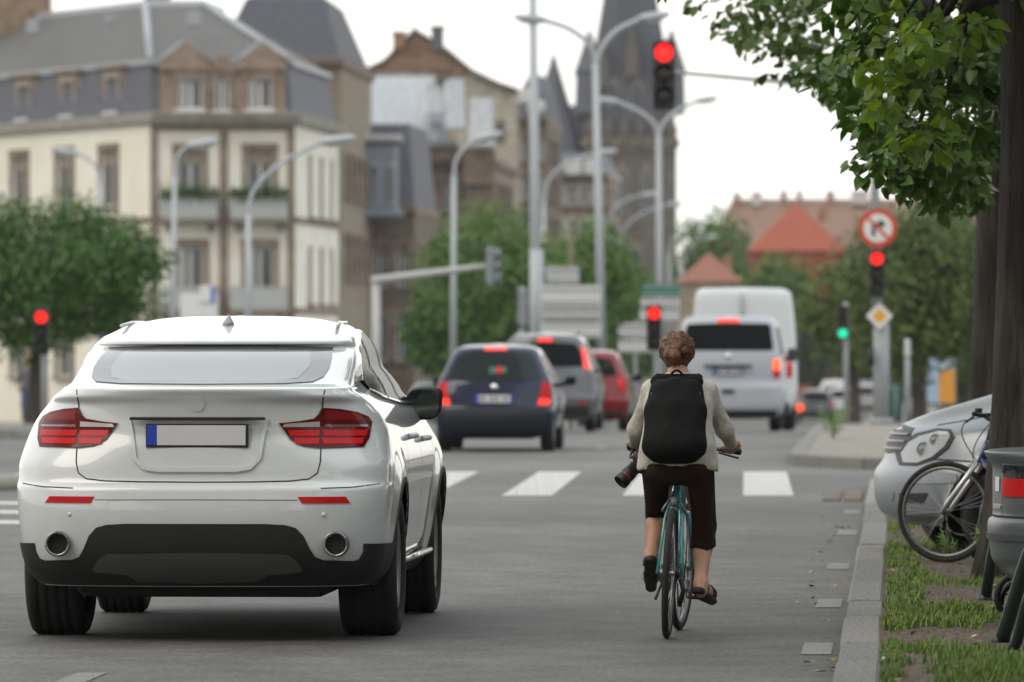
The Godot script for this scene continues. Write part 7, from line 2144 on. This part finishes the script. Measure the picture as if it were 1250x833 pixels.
func hatch(h: float, w: float, l: float, glass_y: float, rake: float, hood := 0.88) -> Array:      # generic hatchback levels
	return [[0.20, w * 0.84, 0.14, 0.25, 2.8, l - 0.2, 0.4, 2.4], [0.28, w * 0.94, 0.06, 0.28, 3.0, l - 0.05, 0.4, 2.5], [0.42, w * 0.985, 0.015, 0.3, 3.0, l, 0.45, 2.5], [0.55, w, 0.0, 0.3, 3.0, l, 0.45, 2.5], [0.60, w, 0.03, 0.3, 3.0, l - 0.02, 0.45, 2.5], [0.72, w, 0.06, 0.28, 3.0, l - 0.12, 0.5, 2.4],
		[glass_y - 0.08, w * 0.985, 0.10, 0.26, 2.9, l - 0.75, 0.5, 2.4], [glass_y, w * 0.955, 0.13, 0.25, 2.8, l - 0.95, 0.45, 2.4], [lerpf(glass_y, h, 0.3), w * 0.865, 0.13 + rake * 0.35, 0.24, 2.7, l - 1.22, 0.4, 2.4], [lerpf(glass_y, h, 0.6), w * 0.775, 0.13 + rake * 0.68, 0.24, 2.7, l - 1.5, 0.4, 2.4], [lerpf(glass_y, h, 0.82), w * 0.70, 0.13 + rake * 0.95, 0.24, 2.6, l - 1.72, 0.4, 2.4],
		[lerpf(glass_y, h, 0.9), w * 0.62, 0.13 + rake * 1.15, 0.24, 2.5, l - 1.85, 0.36, 2.3], [lerpf(glass_y, h, 0.965), w * 0.48, 0.13 + rake * 1.6 + 0.1, 0.2, 2.3, l - 2.0, 0.3, 2.2], [h, 0.02, 0.13 + rake * 2.2 + 0.4, 0.03, 2.0, l - 2.2, 0.03, 2.0]]

# ---------- bicycles and the rider ----------
# bike frame of reference: origin where the rear tyre meets the ground, forward along -z
func bike_wheel(parent: Node, c: Vector3, r: float, steer: float) -> void:
	var w := Node3D.new()
	w.name = "wheel"; parent.add_child(w, true); w.position = c; w.rotation.y = steer
	var b := Basis(Vector3(0, 1, 0), Vector3(1, 0, 0), Vector3(0, 0, -1))
	var st := smooth()
	var prof := []
	for k in 11: prof.append([r - 0.019 + 0.019 * cos(TAU * k / 10.0), 0.0185 * sin(TAU * k / 10.0)])
	lathe(st, prof, 44, Vector3.ZERO, b)
	obj("tyre", st, mat("bike_tyre", Color(0.014, 0.014, 0.014), 0.85), w)
	st = smooth()
	lathe(st, [[r - 0.034, 0.012], [r - 0.056, 0.008], [r - 0.056, -0.008], [r - 0.034, -0.012], [r - 0.034, 0.012]], 40, Vector3.ZERO, b)
	obj("rim", st, mat("alloy", Color(0.2, 0.2, 0.2), 0.4, 0.8), w)
	st = smooth()
	lathe(st, [[0.0, 0.055], [0.02, 0.05], [0.022, 0.03], [0.013, 0.02], [0.013, -0.02], [0.022, -0.03], [0.02, -0.05], [0.0, -0.055]], 12, Vector3.ZERO, b)
	obj("hub", st, M["alloy"], w)
	for k in 28:
		var a := TAU * k / 28.0
		var a2 := a + (0.28 if k % 4 < 2 else -0.28)
		var side := 0.028 if k % 2 == 0 else -0.028
		st = flat()
		tube(st, [Vector3(side, sin(a) * 0.02, cos(a) * 0.02), Vector3(0, sin(a2) * (r - 0.055), cos(a2) * (r - 0.055))], 0.0016, 3, false)
		obj("spoke", st, mat("spoke_steel", Color(0.35, 0.35, 0.36), 0.4, 0.9), w)
func bar(called: String, pts: Array, r, m: Material, parent: Node, n := 8) -> MeshInstance3D:
	var st := smooth()
	tube(st, pts, r, n)
	return obj(called, st, m, parent)
func ridden_bicycle(pos: Vector3, turn: float, lean: float) -> void:
	var t := thing("bicycle", "teal touring bicycle ridden by the person with the black backpack", "bicycle", pos, turn)
	t.rotation.z = lean
	var r := 0.342
	var teal := paint("teal_frame", Color(0.05, 0.25, 0.27), 0.35)
	var dark := mat("bike_black", Color(0.014, 0.014, 0.014), 0.6)
	var steel := mat("bike_steel", Color(0.13, 0.13, 0.135), 0.4, 0.8)
	var ra := Vector3(0, r, 0)                      # rear axle
	var bb := Vector3(0, 0.285, -0.44)              # bottom bracket
	var seat := Vector3(0, 0.80, -0.245)            # top of the seat tube
	var head0 := Vector3(0, 0.66, -0.83)
	var head1 := Vector3(0, 0.84, -0.775)
	var fa := Vector3(0, r, -1.05)
	bike_wheel(t, ra, r, 0.0)
	bike_wheel(t, fa, r, -0.10)
	bar("seat_tube", [bb, seat], 0.016, teal, t)
	bar("top_tube", [seat + Vector3(0, -0.03, 0), head1 + Vector3(0, -0.02, 0)], 0.015, teal, t)
	bar("down_tube", [bb, head0], 0.018, teal, t)
	bar("head_tube", [head0, head1], 0.02, teal, t)
	for s in [-1, 1]:
		bar("chain_stay", [bb + Vector3(s * 0.03, 0, 0), Vector3(s * 0.05, r - 0.02, -0.25), ra + Vector3(s * 0.065, 0, 0)], 0.009, teal, t)
		bar("seat_stay", [seat + Vector3(s * 0.012, -0.04, 0.01), Vector3(s * 0.045, 0.62, -0.12), ra + Vector3(s * 0.065, 0, 0)], 0.0085, teal, t)
		bar("fork_blade", [head0 + Vector3(s * 0.035, -0.02, 0), Vector3(s * 0.05, 0.5, -0.9), fa + Vector3(s * 0.055, 0, 0)], 0.011, teal, t)
	bar("seat_post", [seat, seat + Vector3(0, 0.1, 0.035)], 0.013, steel, t)
	var st := smooth()
	nets(st, [[Vector3(-0.055, 0.915, -0.15), Vector3(0.055, 0.915, -0.15), 0.035, 0.035], [Vector3(-0.04, 0.918, -0.18), Vector3(0.04, 0.918, -0.18), 0.032, 0.032], [Vector3(0, 0.915, -0.18), Vector3(0, 0.915, -0.38), 0.035, 0.02]], 0.011, 0.012)
	obj("saddle", st, dark, t)
	bar("stem", [head1, head1 + Vector3(0, 0.11, 0.02), Vector3(0, 0.965, -0.83)], 0.014, steel, t)
	bar("handlebar", [Vector3(-0.29, 0.975, -0.76), Vector3(-0.16, 0.985, -0.83), Vector3(0, 0.965, -0.84), Vector3(0.16, 0.985, -0.83), Vector3(0.29, 0.975, -0.76)], 0.012, steel, t)
	for s in [-1, 1]:
		bar("grip", [Vector3(s * 0.30, 0.975, -0.755), Vector3(s * 0.20, 0.983, -0.81)], 0.017, dark, t)
		bar("brake_lever", [Vector3(s * 0.18, 0.965, -0.83), Vector3(s * 0.29, 0.94, -0.835)], 0.006, steel, t)
		bar("crank_arm", [bb + Vector3(s * 0.07, 0, 0), bb + Vector3(s * 0.085, -s * 0.075, s * 0.148)], [0.013, 0.010], steel, t)
		st = flat()
		box(st, bb + Vector3(s * 0.135, -s * 0.075, s * 0.148), Vector3(0.09, 0.018, 0.07), 0.006)
		obj("pedal", st, dark, t)
	st = smooth()
	var b := Basis(Vector3(0, 1, 0), Vector3(1, 0, 0), Vector3(0, 0, -1))
	lathe(st, [[0.05, 0.042], [0.092, 0.042], [0.094, 0.045], [0.092, 0.048], [0.05, 0.048], [0.05, 0.042]], 36, bb, b)
	obj("chainring", st, steel, t)
	st = smooth()
	for k in 6: lathe(st, [[0.02, 0.028 + k * 0.005], [0.055 - k * 0.006, 0.028 + k * 0.005], [0.055 - k * 0.006, 0.030 + k * 0.005]], 24, ra, b)
	obj("cassette", st, steel, t)
	bar("chain", [bb + Vector3(0.045, 0.093, 0), ra + Vector3(0.045, 0.05, 0)], 0.004, dark, t, 4)
	bar("chain", [bb + Vector3(0.045, -0.093, 0), ra + Vector3(0.05, -0.16, -0.03), ra + Vector3(0.045, -0.05, 0.02)], 0.004, dark, t, 4)
	bar("derailleur", [ra + Vector3(0.06, -0.03, -0.01), ra + Vector3(0.075, -0.09, -0.01), ra + Vector3(0.055, -0.17, -0.05)], 0.013, dark, t)
	bar("rear_light", [Vector3(0, 0.69, -0.10), Vector3(0, 0.73, -0.115)], 0.02, mat("bike_lamp", Color(0.12, 0.12, 0.13), 0.3), t)
	bar("kickstand", [Vector3(-0.05, 0.30, -0.33), Vector3(-0.075, 0.20, -0.12)], 0.008, dark, t)
	# mudguard bridge and brake
	bar("rear_brake", [Vector3(-0.06, 0.66, -0.09), Vector3(-0.03, 0.715, -0.13), Vector3(0.03, 0.715, -0.13), Vector3(0.06, 0.66, -0.09)], 0.009, steel, t)
	bar("brake_cable", bez(Vector3(0.05, 0.69, -0.10), Vector3(0.09, 0.62, -0.08), Vector3(0.08, 0.45, -0.05), Vector3(0.075, 0.3, -0.02), 8), 0.0035, dark, t, 5)

func hand(bones: Array, w: Vector3, fwd: Vector3, side: float) -> void:      # a hand closed round a grip: palm, four curled fingers and a thumb
	var r := fwd.cross(Vector3.UP).normalized() * side                        # towards the little finger
	var palm := w + fwd * 0.045 + Vector3(0, 0.006, 0)
	bones.append([w, palm, 0.024, 0.026])
	for k in 4:
		var l: float = [0.92, 1.0, 0.95, 0.78][k]
		var a := palm + r * (-0.024 + 0.0175 * k) + Vector3(0, 0.004, 0)
		var p1 := a + fwd * 0.036 * l + Vector3(0, 0.0, 0)
		var p2 := p1 + fwd * 0.012 * l + Vector3(0, -0.028 * l, 0)
		var p3 := p2 - fwd * 0.016 * l + Vector3(0, -0.012 * l, 0)
		bones.append_array([[a, p1, 0.0105, 0.0098], [p1, p2, 0.0098, 0.009], [p2, p3, 0.009, 0.0082]])
	var t0 := w + fwd * 0.02 - r * 0.022
	var t1 := t0 + fwd * 0.03 - r * 0.012 + Vector3(0, -0.012, 0)
	var t2 := t1 + fwd * 0.018 + r * 0.006 + Vector3(0, -0.014, 0)
	bones.append_array([[t0, t1, 0.013, 0.011], [t1, t2, 0.011, 0.0095]])
func cyclist(pos: Vector3, turn: float) -> void:
	var t := thing("person", "person in cream cardigan and brown cropped trousers riding the teal bicycle", "person", pos, turn)
	var skin := mat("skin", Color(0.42, 0.235, 0.16), 0.55, 0.0, {})
	skin.subsurf_scatter_enabled = true; skin.subsurf_scatter_strength = 0.1
	var hip := Vector3(0.045, 0.90, -0.20)
	var chest := Vector3(0.04, 1.18, -0.33)
	var neck := Vector3(0.035, 1.37, -0.42)
	var headc := Vector3(0.026, 1.485, -0.47)
	var sl := Vector3(-0.098, 1.288, -0.40)
	var sr := Vector3(0.182, 1.285, -0.40)
	var el := Vector3(-0.19, 1.085, -0.50)
	var er := Vector3(0.275, 1.085, -0.49)
	var wl := Vector3(-0.215, 1.005, -0.70)
	var wr := Vector3(0.30, 1.0, -0.69)
	var hl := Vector3(-0.045, 0.90, -0.21)
	var hr := Vector3(0.135, 0.90, -0.21)
	var kl := Vector3(-0.085, 0.655, -0.60)
	var kr := Vector3(0.165, 0.575, -0.50)
	var al := Vector3(-0.11, 0.415, -0.40)
	var ar := Vector3(0.162, 0.275, -0.27)
	var tl := Vector3(-0.118, 0.30, -0.56)          # ball of the left foot
	var tr := Vector3(0.19, 0.225, -0.42)
	var bones := [[hip + Vector3(-0.06, 0, 0), hip + Vector3(0.06, 0, 0), 0.10, 0.10], [hip, chest, 0.105, 0.11], [chest + Vector3(-0.05, 0, 0), chest + Vector3(0.05, 0, 0), 0.105, 0.105], [chest + Vector3(0, 0.1, -0.05), neck, 0.08, 0.05],
		[neck, headc + Vector3(0, -0.03, 0), 0.048, 0.05], [headc + Vector3(0, 0.015, 0.012), headc + Vector3(0, 0.02, -0.03), 0.078, 0.072], [headc + Vector3(0, -0.05, -0.04), headc + Vector3(0, -0.075, -0.065), 0.055, 0.03],
		[headc + Vector3(0, -0.012, -0.10), headc + Vector3(0, -0.035, -0.118), 0.011, 0.014], [headc + Vector3(-0.078, -0.02, 0.0), headc + Vector3(-0.082, 0.012, 0.012), 0.012, 0.016], [headc + Vector3(0.078, -0.02, 0.0), headc + Vector3(0.082, 0.012, 0.012), 0.012, 0.016],
		[neck + Vector3(-0.02, -0.03, 0.01), sl, 0.055, 0.052], [neck + Vector3(0.02, -0.03, 0.01), sr, 0.055, 0.052], [sl, el, 0.047, 0.038], [el, wl, 0.038, 0.024], [sr, er, 0.047, 0.038], [er, wr, 0.038, 0.024],
		[hl, kl, 0.085, 0.055], [kl, al.lerp(kl, 0.65), 0.052, 0.05], [al.lerp(kl, 0.65), al, 0.05, 0.031], [hr, kr, 0.085, 0.055], [kr, ar.lerp(kr, 0.65), 0.052, 0.051], [ar.lerp(kr, 0.65), ar, 0.051, 0.031],
		[al + Vector3(0, -0.012, 0.025), al, 0.03, 0.033], [al, tl, 0.033, 0.03], [al + Vector3(0, -0.03, 0.02), tl, 0.024, 0.028], [tl, tl + Vector3(-0.004, -0.035, -0.06), 0.03, 0.018], [ar + Vector3(0, -0.03, 0.03), ar, 0.03, 0.033], [ar, tr, 0.034, 0.03], [ar + Vector3(0, -0.045, 0.02), tr, 0.026, 0.028], [tr, tr + Vector3(0.02, -0.012, -0.06), 0.03, 0.017]]
	hand(bones, wl, Vector3(-0.05, -0.10, -1).normalized(), -1.0)
	hand(bones, wr, Vector3(0.02, -0.10, -1).normalized(), 1.0)
	var st := smooth()
	nets(st, bones, 0.0085, 0.008)
	obj("body", st, skin, t)
	# face (turned away, up the road)
	for s in [-1, 1]:
		st = smooth()
		lathe(st, [[0.0, 0.012], [0.008, 0.009], [0.012, 0.0], [0.008, -0.009], [0.0, -0.012]], 12, headc + Vector3(s * 0.032, 0.0, -0.088))
		obj("eye", st, mat("eye_white", Color(0.7, 0.7, 0.7), 0.2), t)
	bar("mouth", [headc + Vector3(-0.02, -0.068, -0.098), headc + Vector3(0, -0.066, -0.104), headc + Vector3(0.02, -0.068, -0.098)], 0.006, mat("lips", Color(0.35, 0.12, 0.1), 0.5), t)
	# hair pinned up in a loose knot
	st = smooth()
	var hb := [[headc + Vector3(0, 0.034, 0.012), headc + Vector3(0, 0.045, -0.03), 0.087, 0.08], [headc + Vector3(-0.028, -0.002, 0.022), headc + Vector3(0.028, -0.002, 0.022), 0.060, 0.060], [headc + Vector3(-0.034, -0.006, 0.112), headc + Vector3(-0.008, -0.012, 0.118), 0.033, 0.034], [headc + Vector3(-0.03, 0.022, 0.104), headc + Vector3(0.0, 0.026, 0.106), 0.026, 0.024], [headc + Vector3(-0.02, -0.045, 0.085), headc + Vector3(0.012, -0.04, 0.082), 0.022, 0.02], [headc + Vector3(-0.03, -0.045, 0.04), headc + Vector3(0.03, -0.045, 0.04), 0.034, 0.034], [headc + Vector3(-0.07, 0.02, 0.03), headc + Vector3(-0.088, -0.015, 0.025), 0.02, 0.008], [headc + Vector3(0.072, 0.03, 0.02), headc + Vector3(0.09, 0.0, 0.02), 0.02, 0.007]]
	var rh := RandomNumberGenerator.new()
	rh.seed = 12
	for k in 40:      # locks pinned up unevenly
		var a := rh.randf_range(0.1, PI - 0.1)
		var e := rh.randf_range(-0.35, 1.1)
		var n := Vector3(cos(a) * cos(e), sin(e), sin(a) * cos(e))
		var p := headc + Vector3(0, 0.03, 0.012) + n * rh.randf_range(0.076, 0.088)
		var q := headc + Vector3(-0.005, 0.0, 0.085) + n * 0.03
		hb.append([p, p.lerp(q, rh.randf_range(0.35, 0.6)), rh.randf_range(0.010, 0.017), rh.randf_range(0.007, 0.013)])
	nets(st, hb, 0.0055, 0.003)
	var hm := mat("hair", Color(0.25, 0.105, 0.038), 0.45, 0.0, {"tex": grain("hair_grain", 0.02, 0.45, 1.0, 3, 128, 0.1, 8, 6.0), "scale": 9.0, "relief": relief("hair_relief", 0.05, 3, 256, 16.0, 6.0), "deep": 1.2})
	var hair := obj("hair", st, hm, t)
	var rg := RandomNumberGenerator.new()
	rg.seed = 5
	for k in 26:      # loose strands
		var a := rg.randf() * TAU
		var e := rg.randf_range(-0.5, 1.2)
		var n := Vector3(cos(a) * cos(e), sin(e), absf(sin(a)) * cos(e)).normalized()
		var p0 := headc + Vector3(0, 0.03, 0.02) + n * 0.083
		var side := n.cross(Vector3(rg.randf_range(-1, 1), rg.randf_range(-1, 1), rg.randf_range(-1, 1))).normalized()
		st = smooth()
		tube(st, [p0, p0 + n * rg.randf_range(0.0, 0.006) + side * 0.025, p0 + n * rg.randf_range(-0.012, 0.004) + side * 0.05], [0.003, 0.0026, 0.001], 5)
		obj("strand", st, hm, hair)
	# cardigan
	var wool := mat("cardigan_wool", Color(0.56, 0.54, 0.47), 0.95, 0.0, {"rim": 0.3, "tex": grain("wool", 0.12, 0.82, 1.0, 3, 128, 0.0, 4), "scale": 3.0, "relief": relief("wool_folds", 0.014, 4, 256, 14.0, 1.8), "deep": 1.1})
	var cb := [[hip + Vector3(-0.075, 0.08, 0.02), hip + Vector3(0.075, 0.08, 0.02), 0.118, 0.118], [hip + Vector3(0, 0.05, 0), chest, 0.125, 0.125], [hip + Vector3(-0.145, -0.01, 0.0), chest + Vector3(-0.06, 0, 0), 0.07, 0.11], [hip + Vector3(0.145, -0.01, 0.0), chest + Vector3(0.06, 0, 0), 0.07, 0.11], [chest + Vector3(-0.06, 0.02, 0), chest + Vector3(0.06, 0.02, 0), 0.118, 0.118], [chest + Vector3(0, 0.1, -0.05), neck + Vector3(0, -0.03, 0.0), 0.095, 0.06],
		[neck + Vector3(-0.02, -0.035, 0.01), sl, 0.055, 0.056], [neck + Vector3(0.02, -0.035, 0.01), sr, 0.055, 0.056], [sl, el, 0.054, 0.045], [el, wl.lerp(el, 0.06), 0.045, 0.033], [sr, er, 0.054, 0.045], [er, wr.lerp(er, 0.06), 0.045, 0.033]]
	var fold := func(p: Vector3) -> float: return maxf(0.865 + 0.012 * sin(p.x * 38.0) - p.y + (0.02 if absf(p.x - 0.045) < 0.1 else 0.0), -1.0)
	st = smooth()
	nets(st, cb, 0.011, 0.014, fold)
	obj("cardigan", st, wool, t)
	# trousers, cropped below the knee
	var cloth := mat("brown_trousers", Color(0.043, 0.027, 0.020), 0.95, 0.0, {"spec": 0.2, "tex": grain("twill", 0.2, 0.75, 1.0, 3, 128, 0.0, 6), "scale": 3.0, "relief": relief("twill_folds", 0.012, 3, 256, 12.0, 2.0), "deep": 0.9})
	var hemr := ar.lerp(kr, 0.62)
	var heml := al.lerp(kl, 0.82)
	var tb := [[hip + Vector3(-0.07, 0.0, 0.01), hip + Vector3(0.07, 0.0, 0.01), 0.108, 0.108], [hip + Vector3(-0.07, 0.08, 0.0), hip + Vector3(0.07, 0.08, 0), 0.10, 0.10], [hl + Vector3(-0.02, -0.03, 0), kl + Vector3(-0.004, 0, 0), 0.080, 0.058], [hr + Vector3(0.022, -0.03, 0), kr + Vector3(0.004, 0, 0), 0.080, 0.062], [kl, heml, 0.058, 0.056], [kr, hemr, 0.062, 0.067], [hr + Vector3(0.028, -0.08, 0.0), hemr + Vector3(0.002, 0.03, 0.0), 0.052, 0.060], [hl + Vector3(-0.026, -0.08, 0.0), heml + Vector3(-0.004, 0.03, 0), 0.050, 0.050]]
	var hem := func(p: Vector3) -> float: return (0.545 - p.y + 0.10 * (p.z + 0.5)) if p.x < 0.03 else (0.455 - p.y + 0.008 * sin(p.x * 60.0))
	st = smooth()
	nets(st, tb, 0.0105, 0.008, hem)
	obj("trousers", st, cloth, t)
	# sandals: sole, straps
	var lea := mat("sandal_leather", Color(0.014, 0.012, 0.011), 0.6)
	for q in [[al, tl, -0.004], [ar, tr, 0.02]]:
		var a: Vector3 = q[0]
		var f: Vector3 = q[1]
		var toe := f + Vector3(q[2], -0.03, -0.065) if q[2] < 0 else f + Vector3(q[2], -0.014, -0.065)
		var fw := (toe - a).normalized()
		var up := (Vector3.UP - fw * fw.y).normalized()
		var heel := a - fw * 0.035 - up * 0.045
		st = smooth()
		nets(st, [[heel, heel.lerp(toe - up * 0.026, 0.5), 0.036, 0.034], [heel.lerp(toe - up * 0.026, 0.5), toe - up * 0.022, 0.036, 0.034]], 0.009, 0.008, func(p: Vector3) -> float: return maxf((p - heel).dot(up) - 0.016, -(p - heel).dot(up) - 0.02))
		var shoe := obj("sandal", st, lea, t)
		for k in [0.18, 0.62, 0.78]:
			var c := a.lerp(f, k) if k < 0.5 else a.lerp(toe, k)
			var ring := []
			var sx := fw.cross(up)
			for j in 13:
				var w := TAU * j / 12.0
				ring.append(c - up * 0.008 + sx * cos(w) * 0.036 + (up * 0.9 - fw * 0.3).normalized() * sin(w) * 0.037)
			st = smooth()
			tube(st, ring, 0.0065, 6)
			obj("strap", st, lea, shoe)
func backpack(pos: Vector3, turn: float) -> void:
	var t := thing("backpack", "large plain black backpack worn by the cyclist", "backpack", pos, turn)
	var m := mat("backpack_nylon", Color(0.0085, 0.0085, 0.009), 0.85, 0.0, {"spec": 0.3, "tex": grain("nylon", 0.15, 0.7, 1.0, 3, 128, 0.0, 9), "scale": 2.2, "relief": relief("nylon_folds", 0.010, 2, 256, 12.0, 2.2), "deep": 0.8})
	var b := []
	for s in [-1, 1]:
		b.append([Vector3(0.035 + s * 0.088, 1.30, -0.265), Vector3(0.035 + s * 0.097, 1.18, -0.17), 0.05, 0.06])
		b.append([Vector3(0.035 + s * 0.097, 1.18, -0.17), Vector3(0.035 + s * 0.095, 1.005, -0.08), 0.06, 0.065])
		b.append([Vector3(0.035 + s * 0.095, 1.005, -0.08), Vector3(0.035 + s * 0.08, 0.985, -0.07), 0.065, 0.05])
		b.append([Vector3(0.035 + s * 0.06, 1.28, -0.22), Vector3(0.035 + s * 0.06, 1.0, -0.06), 0.06, 0.085])
	b.append([Vector3(0.035, 1.31, -0.24), Vector3(0.035, 1.18, -0.14), 0.055, 0.075])
	b.append([Vector3(0.035, 1.18, -0.14), Vector3(0.035, 1.0, -0.045), 0.075, 0.085])
	var st := smooth()
	nets(st, b, 0.011, 0.014)
	obj("bag", st, m, t)
	st = smooth()
	nets(st, [[Vector3(-0.06, 1.355, -0.30), Vector3(0.13, 1.355, -0.30), 0.022, 0.022], [Vector3(-0.075, 1.335, -0.29), Vector3(0.145, 1.335, -0.29), 0.03, 0.03]], 0.009, 0.01)
	obj("top_collar", st, m, t)
	bar("carry_loop", bez(Vector3(0.0, 1.355, -0.29), Vector3(0.01, 1.41, -0.27), Vector3(0.06, 1.41, -0.27), Vector3(0.07, 1.355, -0.29)), 0.007, m, t)
	for s in [-1, 1]:
		bar("shoulder_strap", bez(Vector3(0.035 + s * 0.09, 1.34, -0.30), Vector3(0.035 + s * 0.12, 1.42, -0.42), Vector3(0.035 + s * 0.13, 1.30, -0.56), Vector3(0.035 + s * 0.14, 1.12, -0.44), 10), 0.016, m, t)
		bar("side_strap", [Vector3(0.035 + s * 0.14, 1.12, -0.44), Vector3(0.035 + s * 0.165, 1.06, -0.28), Vector3(0.035 + s * 0.15, 0.97, -0.13)], 0.010, m, t)
		bar("zip", [Vector3(0.035 + s * 0.125, 1.28, -0.185), Vector3(0.035 + s * 0.145, 1.1, -0.085), Vector3(0.035 + s * 0.13, 0.98, -0.03)], 0.005, mat("zip_grey", Color(0.06, 0.06, 0.06), 0.5), t)
	bar("seam", [Vector3(-0.08, 1.27, -0.17), Vector3(0.035, 1.285, -0.155), Vector3(0.15, 1.27, -0.17)], 0.004, M["zip_grey"], t)
func hand_camera(pos: Vector3, turn: float) -> void:
	var t := thing("camera_on_strap", "black camera with long red-ringed lens hanging from the rider's hand", "camera", pos, turn)
	var black := mat("camera_black", Color(0.012, 0.012, 0.013), 0.5)
	var a := Vector3(-0.20, 0.885, -0.55)
	var dir := Vector3(-0.58, -0.62, 0.42).normalized()
	var bs := Basis(Quaternion(Vector3.UP, dir))
	var st := smooth()
	nets(st, [[a + Vector3(0.02, 0.05, 0), a + Vector3(0.10, 0.02, -0.01), 0.038, 0.036], [a + Vector3(0.03, 0.0, 0.01), a + Vector3(0.11, -0.03, 0), 0.036, 0.034]], 0.01, 0.01)
	obj("camera_body", st, black, t)
	st = smooth()
	lathe(st, [[0.0, 0.0], [0.036, 0.0], [0.036, 0.04], [0.039, 0.042], [0.039, 0.07], [0.037, 0.072], [0.037, 0.088], [0.041, 0.094], [0.041, 0.126], [0.036, 0.128], [0.034, 0.11], [0.0, 0.11]], 28, a, bs)
	obj("lens", st, black, t)
	st = smooth()
	lathe(st, [[0.0375, 0.078], [0.0385, 0.079], [0.0385, 0.084], [0.0375, 0.085]], 28, a, bs)
	obj("red_ring", st, mat("red_ring", Color(0.35, 0.02, 0.02), 0.4), t)
	bar("strap", bez(Vector3(-0.205, 0.985, -0.735), Vector3(-0.25, 0.94, -0.6), Vector3(-0.235, 0.92, -0.55), a + Vector3(0.0, 0.06, 0), 8), 0.007, black, t, 6)
	bar("strap", bez(Vector3(-0.20, 0.985, -0.735), Vector3(-0.17, 1.10, -0.5), Vector3(-0.12, 1.06, -0.5), a + Vector3(0.1, 0.05, 0), 8), 0.006, black, t, 6)
